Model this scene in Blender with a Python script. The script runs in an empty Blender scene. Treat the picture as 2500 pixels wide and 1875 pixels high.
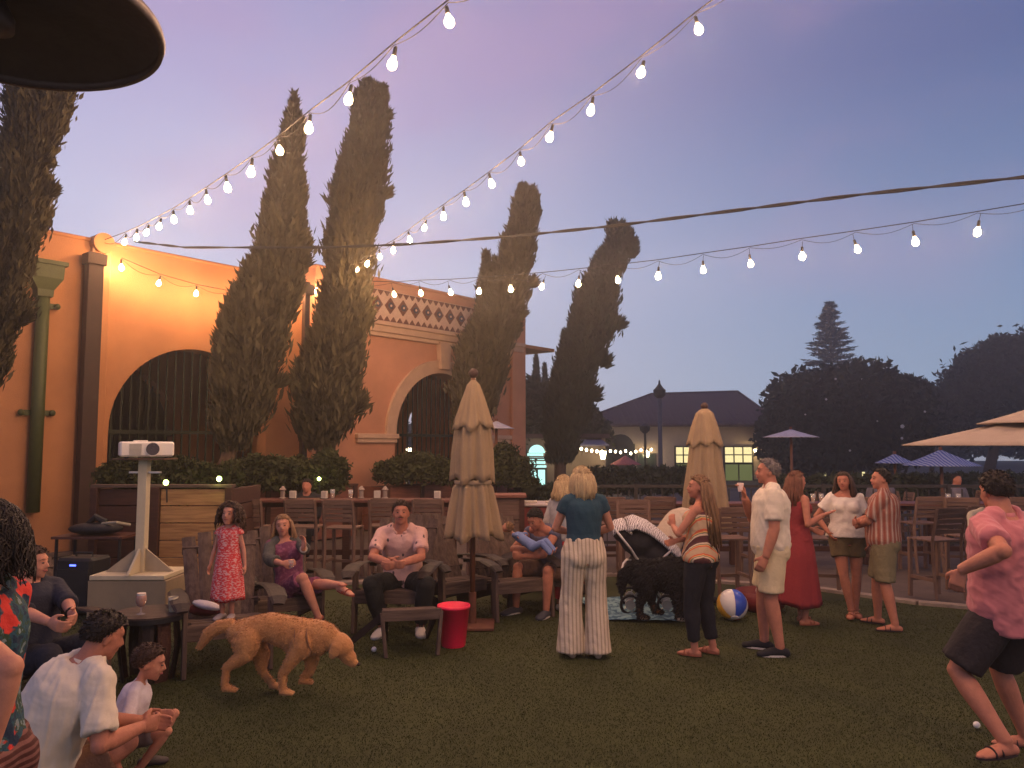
import bpy, bmesh, math, random
import numpy as np
from mathutils import Vector, Matrix, Euler
random.seed(7); rng = np.random.default_rng(7)
SC = bpy.context.scene
COL = SC.collection
R = math.radians
# ------------------------------------------------------------ camera, sky, exposure
PITCH = R(4.5); CAMZ = 1.9; F = 1878.0
cd = bpy.data.cameras.new('camera'); cam = bpy.data.objects.new('camera', cd); COL.objects.link(cam)
cam.location = (0, 0, CAMZ); cam.rotation_euler = (R(90) + PITCH, 0, 0)
cd.sensor_width = 36; cd.lens = F / 2500 * 36; cd.clip_end = 600; cd.clip_start = 0.05
SC.camera = cam
SC.render.engine = 'CYCLES'
SC.cycles.use_denoising = True
SC.cycles.max_bounces = 6; SC.cycles.diffuse_bounces = 3; SC.cycles.glossy_bounces = 2
SC.cycles.transparent_max_bounces = 12
SC.cycles.sample_clamp_indirect = 4
SC.view_settings.view_transform = 'Standard'; SC.view_settings.look = 'None'
SC.view_settings.exposure = 0.0; SC.view_settings.gamma = 1
SC.view_settings.use_curve_mapping = False
SC.render.resolution_x = 1024; SC.render.resolution_y = 768

def lin(c):
    return tuple((x / 12.92 if x <= .04045 else ((x + .055) / 1.055) ** 2.4) for x in [v / 255 for v in c])
w = bpy.data.worlds.new('World'); SC.world = w; w.use_nodes = True
nt = w.node_tree; nt.nodes.clear(); N = nt.nodes.new; L = nt.links.new
tc = N('ShaderNodeTexCoord'); sp = N('ShaderNodeSeparateXYZ'); L(tc.outputs['Generated'], sp.inputs[0])
def ramp(stops):
    r = N('ShaderNodeValToRGB'); e = r.color_ramp.elements
    while len(e) > 1: e.remove(e[-1])
    e[0].position = stops[0][0]; e[0].color = (*lin(stops[0][1]), 1)
    for p, c in stops[1:]:
        q = e.new(p); q.color = (*lin(c), 1)
    L(sp.outputs['Z'], r.inputs[0]); return r
rl = ramp([(0.0, (206, 194, 206)), (.10, (206, 202, 220)), (.22, (200, 202, 228)), (.42, (176, 170, 208)), (.7, (134, 130, 180)), (1, (104, 108, 160))])
rr = ramp([(0.0, (160, 164, 180)), (.06, (146, 168, 196)), (.2, (114, 140, 180)), (.42, (82, 100, 148)), (.7, (66, 82, 138)), (1, (54, 72, 124))])
mx = N('ShaderNodeMapRange'); mx.interpolation_type = 'SMOOTHERSTEP'
mx.inputs['From Min'].default_value = -.52; mx.inputs['From Max'].default_value = .74
L(sp.outputs['X'], mx.inputs['Value'])
mix = N('ShaderNodeMix'); mix.data_type = 'RGBA'
L(mx.outputs[0], mix.inputs[0]); L(rl.outputs[0], mix.inputs[6]); L(rr.outputs[0], mix.inputs[7])
# soft pink dusk cloud
ns = N('ShaderNodeTexNoise'); ns.inputs['Scale'].default_value = 2.1; ns.inputs['Detail'].default_value = 3
mp = N('ShaderNodeMapping'); mp.inputs['Scale'].default_value = (1, 1, 2.2); mp.inputs['Location'].default_value = (.55, .1, .2)
L(tc.outputs['Generated'], mp.inputs[0]); L(mp.outputs[0], ns.inputs['Vector'])
cr = N('ShaderNodeMapRange'); cr.interpolation_type = 'SMOOTHSTEP'
cr.inputs['From Min'].default_value = .46; cr.inputs['From Max'].default_value = .66; cr.inputs['To Max'].default_value = .30
L(ns.outputs[0], cr.inputs['Value'])
elev = N('ShaderNodeMapRange'); elev.inputs['From Min'].default_value = .12; elev.inputs['From Max'].default_value = .3
L(sp.outputs['Z'], elev.inputs['Value'])
mu = N('ShaderNodeMath'); mu.operation = 'MULTIPLY'; L(cr.outputs[0], mu.inputs[0]); L(elev.outputs[0], mu.inputs[1])
mix2 = N('ShaderNodeMix'); mix2.data_type = 'RGBA'; L(mu.outputs[0], mix2.inputs[0]); L(mix.outputs[2], mix2.inputs[6])
mix2.inputs[7].default_value = (*lin((186, 146, 184)), 1)
bg = N('ShaderNodeBackground'); bg.inputs[1].default_value = 1.07; L(mix2.outputs[2], bg.inputs[0])
sk = N('ShaderNodeTexSky'); sk.sky_type = 'NISHITA'; sk.sun_disc = False
sk.sun_elevation = R(1.0); sk.sun_rotation = R(-60)
bg2 = N('ShaderNodeBackground'); bg2.inputs[1].default_value = 0.01; L(sk.outputs[0], bg2.inputs[0])
ad = N('ShaderNodeAddShader'); L(bg.outputs[0], ad.inputs[0]); L(bg2.outputs[0], ad.inputs[1])
wo = N('ShaderNodeOutputWorld'); L(ad.outputs[0], wo.inputs[0])
sd = bpy.data.lights.new('sun', 'SUN'); sd.energy = .06; sd.angle = R(30); sd.color = (1, .75, .6)
so = bpy.data.objects.new('sun', sd); COL.objects.link(so); so.rotation_euler = (R(84), 0, R(60))
BULB_W = 40.0; BULB_COL = (1, .53, .25)

# ------------------------------------------------------------ picture-to-place helpers
def ray(u, v):
    x = (u - 1250) / F; y = (937.5 - v) / F
    return Vector((x, math.cos(PITCH) - y * math.sin(PITCH), math.sin(PITCH) + y * math.cos(PITCH)))
def P(u, v, Y):
    d = ray(u, v); return Vector((0, 0, CAMZ)) + d * (Y / d.y)
def G(u, v, z=0.0):
    d = ray(u, v); return Vector((0, 0, CAMZ)) + d * ((z - CAMZ) / d.z)
WANG = math.atan2(.774, .634); WO = Vector((-7.34, 14.0, 0))
WA = Vector((math.cos(WANG), math.sin(WANG), 0)); WN = Vector((-math.sin(WANG), math.cos(WANG), 0))
def WP(u, v, y=0.0):   # (s, z) on the facade plane, y metres behind its face
    d = ray(u, v); o = Vector((0, 0, CAMZ)) - (WO + WN * y)
    t = -o.dot(WN) / d.dot(WN); p = o + d * t
    return p.dot(WA), p.z
# ------------------------------------------------------------ materials
_M = {}
def mat(name, col, rough=.7, var=.18, scale=8, bump=.0, bscale=40, metal=0, pattern=None, emit=None, spec=.3, stretch=(1, 1, 1), sheen=0, sss=0):
    if name in _M: return _M[name]
    m = bpy.data.materials.new(name); m.use_nodes = True; _M[name] = m
    nt = m.node_tree; N = nt.nodes.new; L = nt.links.new; b = nt.nodes['Principled BSDF']
    b.inputs['Roughness'].default_value = rough; b.inputs['Metallic'].default_value = metal
    b.inputs['Specular IOR Level'].default_value = spec
    if sheen: b.inputs['Sheen Weight'].default_value = sheen
    if sss:
        b.inputs['Subsurface Weight'].default_value = sss; b.inputs['Subsurface Radius'].default_value = (.02, .008, .004)
    t = N('ShaderNodeTexCoord'); mpn = N('ShaderNodeMapping'); mpn.inputs['Scale'].default_value = stretch
    L(t.outputs['Object'], mpn.inputs[0])
    n1 = N('ShaderNodeTexNoise'); n1.inputs['Scale'].default_value = scale; n1.inputs['Detail'].default_value = 6; n1.inputs['Roughness'].default_value = .65
    L(mpn.outputs[0], n1.inputs['Vector'])
    mr = N('ShaderNodeMapRange'); mr.inputs['From Min'].default_value = .28; mr.inputs['From Max'].default_value = .72
    mr.inputs['To Min'].default_value = 1 - var; mr.inputs['To Max'].default_value = 1 + var
    L(n1.outputs[0], mr.inputs['Value'])
    vm = N('ShaderNodeVectorMath'); vm.operation = 'MULTIPLY'
    cnode = None
    if pattern: cnode = pattern(nt, t, mpn)
    if cnode is not None: L(cnode, vm.inputs[0])
    else: vm.inputs[0].default_value = col
    L(mr.outputs[0], vm.inputs[1]); L(vm.outputs[0], b.inputs['Base Color'])
    if bump:
        n2 = N('ShaderNodeTexNoise'); n2.inputs['Scale'].default_value = bscale; n2.inputs['Detail'].default_value = 4
        L(mpn.outputs[0], n2.inputs['Vector'])
        bp = N('ShaderNodeBump'); bp.inputs['Strength'].default_value = bump; bp.inputs['Distance'].default_value = .02
        L(n2.outputs[0], bp.inputs['Height']); L(bp.outputs[0], b.inputs['Normal'])
    if emit:
        b.inputs['Emission Color'].default_value = (*emit[0], 1); b.inputs['Emission Strength'].default_value = emit[1]
    return m
def pat_mix(fac_fn, c1, c2):
    def f(nt, t, mpn):
        fac = fac_fn(nt, t, mpn); mx = nt.nodes.new('ShaderNodeMix'); mx.data_type = 'RGBA'
        nt.links.new(fac, mx.inputs[0])
        mx.inputs[6].default_value = (*c1, 1); mx.inputs[7].default_value = (*c2, 1)
        return mx.outputs[2]
    return f
def step(nt, src, lo, hi):
    m = nt.nodes.new('ShaderNodeMapRange'); m.inputs['From Min'].default_value = lo; m.inputs['From Max'].default_value = hi
    nt.links.new(src, m.inputs['Value']); return m.outputs[0]
def stripes(freq, axis='X', lo=.5, hi=.6, dist=0.0):
    def f(nt, t, mpn):
        w = nt.nodes.new('ShaderNodeTexWave'); w.wave_type = 'BANDS'; w.bands_direction = axis
        w.inputs['Scale'].default_value = freq; w.inputs['Distortion'].default_value = dist
        nt.links.new(t.outputs['Object'], w.inputs['Vector']); return step(nt, w.outputs['Fac'], lo, hi)
    return f
def angstripes(n, lo=.5, hi=.6):   # stripes that run down a body: bands in the angle round its upright axis
    def f(nt, t, mpn):
        s = nt.nodes.new('ShaderNodeSeparateXYZ'); nt.links.new(t.outputs['Object'], s.inputs[0])
        a = nt.nodes.new('ShaderNodeMath'); a.operation = 'ARCTAN2'
        nt.links.new(s.outputs[0], a.inputs[0]); nt.links.new(s.outputs[1], a.inputs[1])
        m = nt.nodes.new('ShaderNodeMath'); m.operation = 'MULTIPLY'; m.inputs[1].default_value = n; nt.links.new(a.outputs[0], m.inputs[0])
        q = nt.nodes.new('ShaderNodeMath'); q.operation = 'SINE'; nt.links.new(m.outputs[0], q.inputs[0])
        return step(nt, q.outputs[0], lo, hi)
    return f
def spots(scale, lo=.18, hi=.24, stretch=None, feature='F1'):
    def f(nt, t, mpn):
        v = nt.nodes.new('ShaderNodeTexVoronoi'); v.inputs['Scale'].default_value = scale
        if stretch:
            m = nt.nodes.new('ShaderNodeMapping'); m.inputs['Scale'].default_value = stretch
            nt.links.new(t.outputs['Object'], m.inputs[0]); nt.links.new(m.outputs[0], v.inputs['Vector'])
        else: nt.links.new(t.outputs['Object'], v.inputs['Vector'])
        return step(nt, v.outputs['Distance'], lo, hi)
    return f
def noisefac(scale, lo, hi, stretch=None):
    def f(nt, t, mpn):
        v = nt.nodes.new('ShaderNodeTexNoise'); v.inputs['Scale'].default_value = scale; v.inputs['Detail'].default_value = 3
        if stretch:
            m = nt.nodes.new('ShaderNodeMapping'); m.inputs['Scale'].default_value = stretch
            nt.links.new(t.outputs['Object'], m.inputs[0]); nt.links.new(m.outputs[0], v.inputs['Vector'])
        else: nt.links.new(t.outputs['Object'], v.inputs['Vector'])
        return step(nt, v.outputs[0], lo, hi)
    return f
def pat_ramp(fac_fn, cols, const=True):
    def f(nt, t, mpn):
        fac = fac_fn(nt, t, mpn); r = nt.nodes.new('ShaderNodeValToRGB'); e = r.color_ramp.elements
        r.color_ramp.interpolation = 'CONSTANT' if const else 'LINEAR'
        while len(e) > 1: e.remove(e[-1])
        e[0].position = cols[0][0]; e[0].color = (*cols[0][1], 1)
        for p, c in cols[1:]: q = e.new(p); q.color = (*c, 1)
        nt.links.new(fac, r.inputs[0]); return r.outputs[0]
    return f
def emit_mat(name, col, strength, see=True):
    if name in _M: return _M[name]
    m = bpy.data.materials.new(name); m.use_nodes = True; _M[name] = m; nt = m.node_tree; nt.nodes.clear()
    o = nt.nodes.new('ShaderNodeOutputMaterial'); e = nt.nodes.new('ShaderNodeEmission')
    e.inputs[0].default_value = (*col, 1); e.inputs[1].default_value = strength
    if see:
        t = nt.nodes.new('ShaderNodeBsdfTransparent'); a = nt.nodes.new('ShaderNodeAddShader')
        nt.links.new(e.outputs[0], a.inputs[0]); nt.links.new(t.outputs[0], a.inputs[1]); nt.links.new(a.outputs[0], o.inputs[0])
        m.cycles.emission_sampling = 'NONE'
    else: nt.links.new(e.outputs[0], o.inputs[0])
    return m
def woodgrain(name, c1, c2, axis='X', rough=.75, sc=3.0, bump=.3):
    st = {'X': (.6, 6, 6), 'Y': (6, .6, 6), 'Z': (6, 6, .6)}[axis]
    return mat(name, c1, rough, .12, 3, bump, 14, stretch=st, pattern=pat_mix(noisefac(sc * 2, .35, .68, st), c1, c2))
# ------------------------------------------------------------ mesh collecting
class MB:
    def __init__(s): s.v = []; s.f = []
    def add(s, vs, fs):
        o = len(s.v); s.v += [tuple(x) for x in vs]; s.f += [tuple(i + o for i in f) for f in fs]; return s
    def box(s, c, size, rot=None, bev=0.0):
        hx, hy, hz = [q / 2 for q in size]
        vs = [Vector((x, y, z)) for x in (-hx, hx) for y in (-hy, hy) for z in (-hz, hz)]
        if rot is not None:
            m = rot if isinstance(rot, Matrix) else Euler(rot).to_matrix()
            vs = [m @ q for q in vs]
        c = Vector(c)
        return s.add([q + c for q in vs], [(0, 1, 3, 2), (4, 6, 7, 5), (0, 4, 5, 1), (2, 3, 7, 6), (0, 2, 6, 4), (1, 5, 7, 3)])
    def beam(s, a, b, wd, th, up=(0, 0, 1)):
        a = Vector(a); b = Vector(b); d = (b - a); l = d.length; d.normalize()
        sx = d.cross(Vector(up));
        if sx.length < 1e-4: sx = Vector((1, 0, 0))
        sx.normalize(); sz = sx.cross(d).normalized()
        return s.box((a + b) / 2, (wd, l, th), Matrix((sx, d, sz)).transposed())
    def tube(s, pts, rad, n=10, side=None, cap=True):
        pts = [Vector(p) for p in pts]; k = len(pts)
        if not isinstance(rad, (list, tuple)): rad = [rad] * k
        o = len(s.v); prev = None
        for i, p in enumerate(pts):
            d = (pts[min(i + 1, k - 1)] - pts[max(i - 1, 0)])
            d = d.normalized() if d.length > 1e-9 else Vector((0, 0, 1))
            if side is not None: a = Vector(side[i] if isinstance(side, list) else side)
            elif prev is not None: a = prev
            else: a = Vector((1, 0, 0)) if abs(d.x) < .8 else Vector((0, 1, 0))
            a = a - d * a.dot(d); a.normalize(); b = d.cross(a); prev = a
            r = rad[i]; ra, rb = (r if isinstance(r, (tuple, list)) else (r, r))
            for j in range(n):
                t = 2 * math.pi * j / n; s.v.append(tuple(p + a * (ra * math.cos(t)) + b * (rb * math.sin(t))))
        for i in range(k - 1):
            for j in range(n):
                j2 = (j + 1) % n; s.f.append((o + i * n + j, o + i * n + j2, o + (i + 1) * n + j2, o + (i + 1) * n + j))
        if cap:
            s.f.append(tuple(o + j for j in reversed(range(n)))); s.f.append(tuple(o + (k - 1) * n + j for j in range(n)))
        return s
    def ell(s, c, r, n=14, m=9, rot=None):
        c = Vector(c); r = r if isinstance(r, (tuple, list)) else (r, r, r); o = len(s.v)
        M = rot if rot is not None else Matrix.Identity(3)
        for i in range(1, m):
            ph = math.pi * i / m
            for j in range(n):
                t = 2 * math.pi * j / n
                s.v.append(tuple(c + M @ Vector((r[0] * math.sin(ph) * math.cos(t), r[1] * math.sin(ph) * math.sin(t), r[2] * math.cos(ph)))))
        a = len(s.v); s.v.append(tuple(c + M @ Vector((0, 0, r[2])))); s.v.append(tuple(c + M @ Vector((0, 0, -r[2]))))
        for i in range(m - 2):
            for j in range(n):
                j2 = (j + 1) % n; s.f.append((o + i * n + j, o + (i + 1) * n + j, o + (i + 1) * n + j2, o + i * n + j2))
        for j in range(n):
            j2 = (j + 1) % n; s.f.append((a, o + j, o + j2)); s.f.append((a + 1, o + (m - 2) * n + j2, o + (m - 2) * n + j))
        return s
    def limb(s, a, b, ra, rb, mid=None, n=12):   # tapered limb with round ends
        a = Vector(a); b = Vector(b); m = mid if mid else (ra + rb) / 2
        s.ell(a, ra, n, 7); s.ell(b, rb, n, 7)
        return s.tube([a, a.lerp(b, .35), b], [ra, m, rb], n)
    def lathe(s, prof, c=(0, 0, 0), n=24, cap=True):   # prof: (r, z)
        c = Vector(c); o = len(s.v); k = len(prof)
        for r, z in prof:
            for j in range(n):
                t = 2 * math.pi * j / n; s.v.append((c.x + r * math.cos(t), c.y + r * math.sin(t), c.z + z))
        for i in range(k - 1):
            for j in range(n):
                j2 = (j + 1) % n; s.f.append((o + i * n + j, o + i * n + j2, o + (i + 1) * n + j2, o + (i + 1) * n + j))
        if cap:
            s.f.append(tuple(o + j for j in reversed(range(n)))); s.f.append(tuple(o + (k - 1) * n + j for j in range(n)))
        return s
    def prism(s, poly, y0, y1):   # polygon in (x, z), pushed from y0 to y1
        n = len(poly); o = len(s.v)
        for y in (y0, y1):
            for x, z in poly: s.v.append((x, y, z))
        s.f.append(tuple(o + i for i in range(n))); s.f.append(tuple(o + n + i for i in reversed(range(n))))
        for i in range(n):
            j = (i + 1) % n; s.f.append((o + j, o + i, o + n + i, o + n + j))
        return s
    def mesh(s, name):
        me = bpy.data.meshes.new(name); me.from_pydata(s.v, [], s.f); me.update(); return me
    def build(s, name, m, parent=None, smooth=False, bevel=0.0, loc=None):
        me = s.mesh(name)
        bm = bmesh.new(); bm.from_mesh(me); bmesh.ops.recalc_face_normals(bm, faces=bm.faces)
        if bevel: bmesh.ops.bevel(bm, geom=list(bm.edges), offset=bevel, segments=1, affect='EDGES')
        bm.to_mesh(me); bm.free()
        if smooth: me.polygons.foreach_set('use_smooth', [True] * len(me.polygons))
        return link(name, me, m, parent, loc)
def link(name, me, m, parent=None, loc=None):
    if isinstance(m, (list, tuple)):
        for q in m: me.materials.append(q)
    elif m: me.materials.append(m)
    o = bpy.data.objects.new(name, me); COL.objects.link(o)
    if parent is not None: o.parent = parent
    if loc is not None: o.location = loc
    return o
def share(o, parent, loc=(0, 0, 0), rot=(0, 0, 0), sc=(1, 1, 1)):
    c = o.copy(); COL.objects.link(c); c.parent = parent; c.location = loc; c.rotation_euler = rot; c.scale = sc; return c
def tag(o, label=None, cat=None, group=None, kind=None):
    if label: o['label'] = label
    if cat: o['category'] = cat
    if group: o['group'] = group
    if kind: o['kind'] = kind
    return o
def thing(name, label, cat, loc=(0, 0, 0), rz=0.0, group=None):
    o = bpy.data.objects.new(name, None); o.empty_display_size = .1; COL.objects.link(o)
    o.location = loc; o.rotation_euler = (0, 0, rz); return tag(o, label, cat, group)
def struct(o): o['kind'] = 'structure'; return o
def copy_tree(o, loc=None, rz=None, label=None, parent=None):
    c = o.copy(); COL.objects.link(c); c.parent = parent
    if loc is not None: c.location = loc
    if rz is not None: c.rotation_euler = (0, 0, rz)
    if label: c['label'] = label
    for ch in [q for q in bpy.data.objects if q.parent == o]: copy_tree(ch, parent=c)
    return c
def npmesh(name, verts, faces_n, nper, smooth=False):
    """verts (n,3) array; faces (m,nper) int array"""
    me = bpy.data.meshes.new(name); me.vertices.add(len(verts)); me.vertices.foreach_set('co', np.asarray(verts, dtype=np.float32).ravel())
    m = len(faces_n); me.loops.add(m * nper); me.loops.foreach_set('vertex_index', np.asarray(faces_n, dtype=np.int32).ravel())
    me.polygons.add(m); me.polygons.foreach_set('loop_start', np.arange(0, m * nper, nper, dtype=np.int32))
    me.polygons.foreach_set('loop_total', np.full(m, nper, dtype=np.int32))
    if smooth: me.polygons.foreach_set('use_smooth', np.ones(m, dtype=bool))
    me.update(calc_edges=True); me.validate(); return me
def leaves(c, d, ln, wd, rg=rng):
    """leaf-shaped quads: centres c (n,3), directions d (n,3)"""
    n = len(c); d = d / np.linalg.norm(d, axis=1, keepdims=True)
    a = rg.normal(size=(n, 3)); sd = np.cross(d, a); sd /= np.linalg.norm(sd, axis=1, keepdims=True) + 1e-9
    ln = (ln * rg.uniform(.6, 1.3, n))[:, None]; wd = (wd * rg.uniform(.6, 1.3, n))[:, None]
    v = np.empty((n, 4, 3)); v[:, 0] = c - d * ln * .5; v[:, 1] = c + sd * wd * .5 - d * ln * .05; v[:, 2] = c + d * ln * .5; v[:, 3] = c - sd * wd * .5 - d * ln * .05
    return v.reshape(-1, 3), np.arange(n * 4).reshape(n, 4)
def wob(p, sc, seed=0):
    """cheap smooth noise, vectorised, about -1..1"""
    r = np.random.default_rng(seed); out = 0
    for k in range(5):
        q = r.normal(size=3) * sc * (1 + .5 * k); out = out + np.sin(p @ q + r.uniform(0, 6.28)) / (1 + .35 * k)
    return out / 2.6
def voxel(mb, name, vox, smooth, m, parent, disp=None, decimate=None):
    me = mb.mesh(name); o = bpy.data.objects.new('tmp', me); COL.objects.link(o)
    q = o.modifiers.new('r', 'REMESH'); q.mode = 'VOXEL'; q.voxel_size = vox; q.adaptivity = 0
    if smooth:
        q = o.modifiers.new('s', 'SMOOTH'); q.iterations = smooth; q.factor = .5
    dg = bpy.context.evaluated_depsgraph_get(); out = bpy.data.meshes.new_from_object(o.evaluated_get(dg))
    bpy.data.objects.remove(o); bpy.data.meshes.remove(me); out.name = name
    n = len(out.vertices)
    if disp is not None and n:
        co = np.empty(n * 3, dtype=np.float32); out.vertices.foreach_get('co', co); co = co.reshape(-1, 3)
        nr = np.empty(n * 3, dtype=np.float32); out.vertices.foreach_get('normal', nr); nr = nr.reshape(-1, 3)
        co = co + nr * disp(co)[:, None]; out.vertices.foreach_set('co', co.astype(np.float32).ravel())
    out.polygons.foreach_set('use_smooth', np.ones(len(out.polygons), dtype=bool)); out.update()
    out.materials.clear()
    return link(name, out, m, parent)
# ============================================================ GROUND
turf_m = mat('turf', (.037, .043, .011), .9, .22, 2.2, .15, 160)
pave_m = mat('paving_concrete', (.095, .07, .055), .85, .25, 3, .3, 30)
earth_m = mat('distant_ground', (.06, .05, .04), .95, .3, .6)
struct(MB().box((0, 41, -.3), (156, 104, .5)).build('ground', earth_m))
# back edge of the lawn, left to right (world)
edge = [G(-300, 1460), G(430, 1452), G(900, 1425), G(1500, 1408), G(1987, 1441), G(2249, 1478), G(2500, 1500), G(3000, 1545)]
poly = [(e.x, e.y) for e in edge]
lawn = MB(); vs = [(x, y, .0) for x, y in poly] + [(9, -6, .0), (-9, -6, .0)]
lawn.add(vs, [tuple(range(len(vs)))]); o = lawn.build('lawn', turf_m); struct(o)
pv = MB(); vs = [(x, y, .004) for x, y in poly] + [(14, 32, .004), (-18, 32, .004)]
pv.add(vs, [tuple(reversed(range(len(vs))))]); struct(pv.build('patio', pave_m, loc=(0, 0, -.03)))
kerb_m = mat('kerb_concrete', (.27, .21, .17), .85, .2, 9, .3, 40)
kerb = struct(MB().box((0, 30, -.2), (.01, .01, .01)).build('kerb', kerb_m))
for (a, b) in zip(poly[:-1], poly[1:]):
    a = Vector((*a, 0)); b = Vector((*b, 0)); n = max(1, int((b - a).length / .9))
    for i in range(n):
        p = a.lerp(b, i / n); q = a.lerp(b, (i + 1) / n); d = (q - p).normalized() * .006
        MB().beam(p + d + Vector((0, .07, .005)), q - d + Vector((0, .07, .005)), .14, .07).build('kerbstone', kerb_m, kerb, bevel=.006)
# turf blades, near part of the lawn
n = 330000; u_ = rng.uniform(0, 1, n)
Y = 2.6 * (9.6 / 2.6) ** u_; X = rng.uniform(-.78, .78, n) * Y
keep = np.ones(n, dtype=bool)
ex = np.array([p[0] for p in poly]); ey = np.array([p[1] for p in poly]); keep &= Y < np.interp(X, ex, ey) - .05
X = X[keep]; Y = Y[keep]; n = len(X); h = rng.uniform(.006, .014, n) ; wd = .0016 * np.maximum(1, Y / 3.2); a = rng.uniform(0, 6.28, n)
V = np.zeros((n, 3, 3)); V[:, 0, 0] = X - np.cos(a) * wd; V[:, 0, 1] = Y - np.sin(a) * wd
V[:, 1, 0] = X + np.cos(a) * wd; V[:, 1, 1] = Y + np.sin(a) * wd
lean = rng.normal(size=(n, 2)) * .007; V[:, 2, 0] = X + lean[:, 0]; V[:, 2, 1] = Y + lean[:, 1]; V[:, 2, 2] = h
blade_m = mat('turf_blade', (.038, .045, .011), .85, .30, .9, spec=.2)
tag(link('turf_blades', npmesh('turf_blades', V.reshape(-1, 3), np.arange(n * 3).reshape(n, 3), 3), blade_m),
    'short green artificial turf blades covering the lawn', 'grass', kind='stuff')
# ============================================================ ARCADE BUILDING
st1 = mat('orange_stucco', (.36, .165, .073), .92, .17, .9, .22, 60)
st2 = mat('salmon_stucco', (.44, .205, .118), .92, .17, .9, .22, 60)
trim_m = mat('cream_stone_trim', (.46, .30, .20), .85, .10, 4, .15, 50)
iron_m = mat('dark_green_iron', (.022, .028, .015), .5, .2, 20, metal=.3)
dark_m = mat('painted_dark_void', (.02, .018, .015), .9)  # near-black colour stands in for the unlit depth behind openings
bld = thing('arcade_building', 'long orange stucco building with barred arches behind the cypresses', 'building', WO, WANG)
SR = 1.63; ZS = 2.16; S1 = WP(740, 1000)[0]; SEND = 11.62; H1 = 5.56; H2 = 5.88
def archwall(mb, s0, s1, H, y0, y1, arches, zs=ZS, n=28):
    poly = [(s0, -.1)]
    for c, r in arches:
        poly += [(c - r, -.1)] + [(c - r * math.cos(math.pi * i / n), zs + r * math.sin(math.pi * i / n)) for i in range(n + 1)] + [(c + r, -.1)]
    poly += [(s1, -.1), (s1, H), (s0, H)]
    return mb.prism(poly, y0, y1)
C1 = 1.63; C2 = 8.22
archwall(MB(), -12, S1, H1, 0, .5, [(C1, SR)]).build('wall', st1, bld)
archwall(MB(), S1, SEND, H2, -.36, .5, [(C2, SR - .03)]).build('wall', st2, bld)
ow = archwall(MB(), -12, 14.5, 4.9, 3.9, 4.3, [(1.63, SR), (12.55, 1.6)]).build('inner_wall', st1, bld)
MB().box((1.0, 2.2, 4.95), (25.9, 4.1, .1)).build('arcade_ceiling', st1, bld)
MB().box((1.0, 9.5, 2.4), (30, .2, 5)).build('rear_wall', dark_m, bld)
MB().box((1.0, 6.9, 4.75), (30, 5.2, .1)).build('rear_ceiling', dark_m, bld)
MB().box((1.0, 4.7, .03), (30, 9.8, .06)).build('arcade_floor', pave_m, bld)
MB().box((SEND - .2, 2.2, 2.6), (.4, 3.4, 5.2)).build('end_wall', st2, bld)
MB().box(((S1 - 12) / 2, .25, H1 + .03), (S1 + 12 - .01, .58, .07)).build('coping', st1, bld, bevel=.02)
MB().box(((S1 + SEND) / 2, .07, H2 + .03), (SEND - S1 + .06, .94, .07)).build('coping', st2, bld, bevel=.02)
# sloping shoulder at the far corner and pilasters
MB().box((SEND - .28, -.42, 2.9), (.62, .12, 5.8)).build('pilaster', st2, bld, bevel=.02)
a = WP(203, 1000)[0]; b = WP(250, 1000)[0]; pz = WP(230, 588)[1]
MB().box(((a + b) / 2, -.06, pz / 2), (b - a, .12, pz)).build('pilaster', st1, bld, bevel=.015)
MB().tube([((a + b) / 2, .55, pz - .05), ((a + b) / 2, -.2, pz - .05)], [(b - a) * .56] * 2, 20).build('pilaster_cap', st1, bld)
brown_m = mat('dark_brown_metal', (.035, .016, .010), .6, .2, 6, .1)
mb = MB(); a2 = WP(197, 1000, -.25)[0]; b2 = WP(236, 1000, -.25)[0]; zt = WP(235, 618, -.25)[1]
mb.box(((a2 + b2) / 2, -.22, zt / 2), (b2 - a2, .2, zt)); mb.box(((a2 + b2) / 2, -.23, zt - .12), (b2 - a2 + .07, .26, .2)); mb.build('downspout', brown_m, bld, bevel=.01)
# green rain hopper and pipe
grn_m = mat('green_painted_metal', (.05, .062, .02), .55, .15, 10, .1)
ds = bpy.data.objects.new('green_downpipe', None); COL.objects.link(ds); ds.parent = bld
sg, zt = WP(106, 690, -.1); zb = WP(90, 1250, -.1)[1]; zh = WP(120, 640, -.1)[1]
MB().tube([(sg, -.12, zt - .1), (sg, -.12, zb)], .105, 14).build('pipe', grn_m, ds, smooth=True)
hw = .31
mb = MB(); mb.tube([(sg, -.16, zh), (sg, -.16, zh - .06)], [(hw * 1.02, .27)] * 2, 4, side=(1, -.0, 0))
vs = []
for z, wx, wy in ((zh, hw, .2), (zh - .07, hw, .2), (zh - .07, hw * .86, .17), (zh - .30, hw * .82, .16), (zh - .5, .13, .11), (zh - .62, .12, .11)):
    vs += [(sg - wx, -.12 - wy, z), (sg + wx, -.12 - wy, z), (sg + wx, .0, z), (sg - wx, .0, z)]
fs = [(0, 1, 2, 3)] + [(4 * i + j, 4 * i + (j + 1) % 4, 4 * i + 4 + (j + 1) % 4, 4 * i + 4 + j) for i in range(5) for j in range(4)] + [(23, 22, 21, 20)]
MB().add(vs, fs).build('hopper', grn_m, ds)
for v in (745, 1008):
    z = WP(110, v, -.1)[1]; mb = MB(); mb.box((sg, -.05, z), (.52, .04, .09)); mb.ell((sg - .24, -.09, z), (.05, .05, .055)); mb.ell((sg + .24, -.09, z), (.05, .05, .055)); mb.build('bracket', grn_m, ds)
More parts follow.
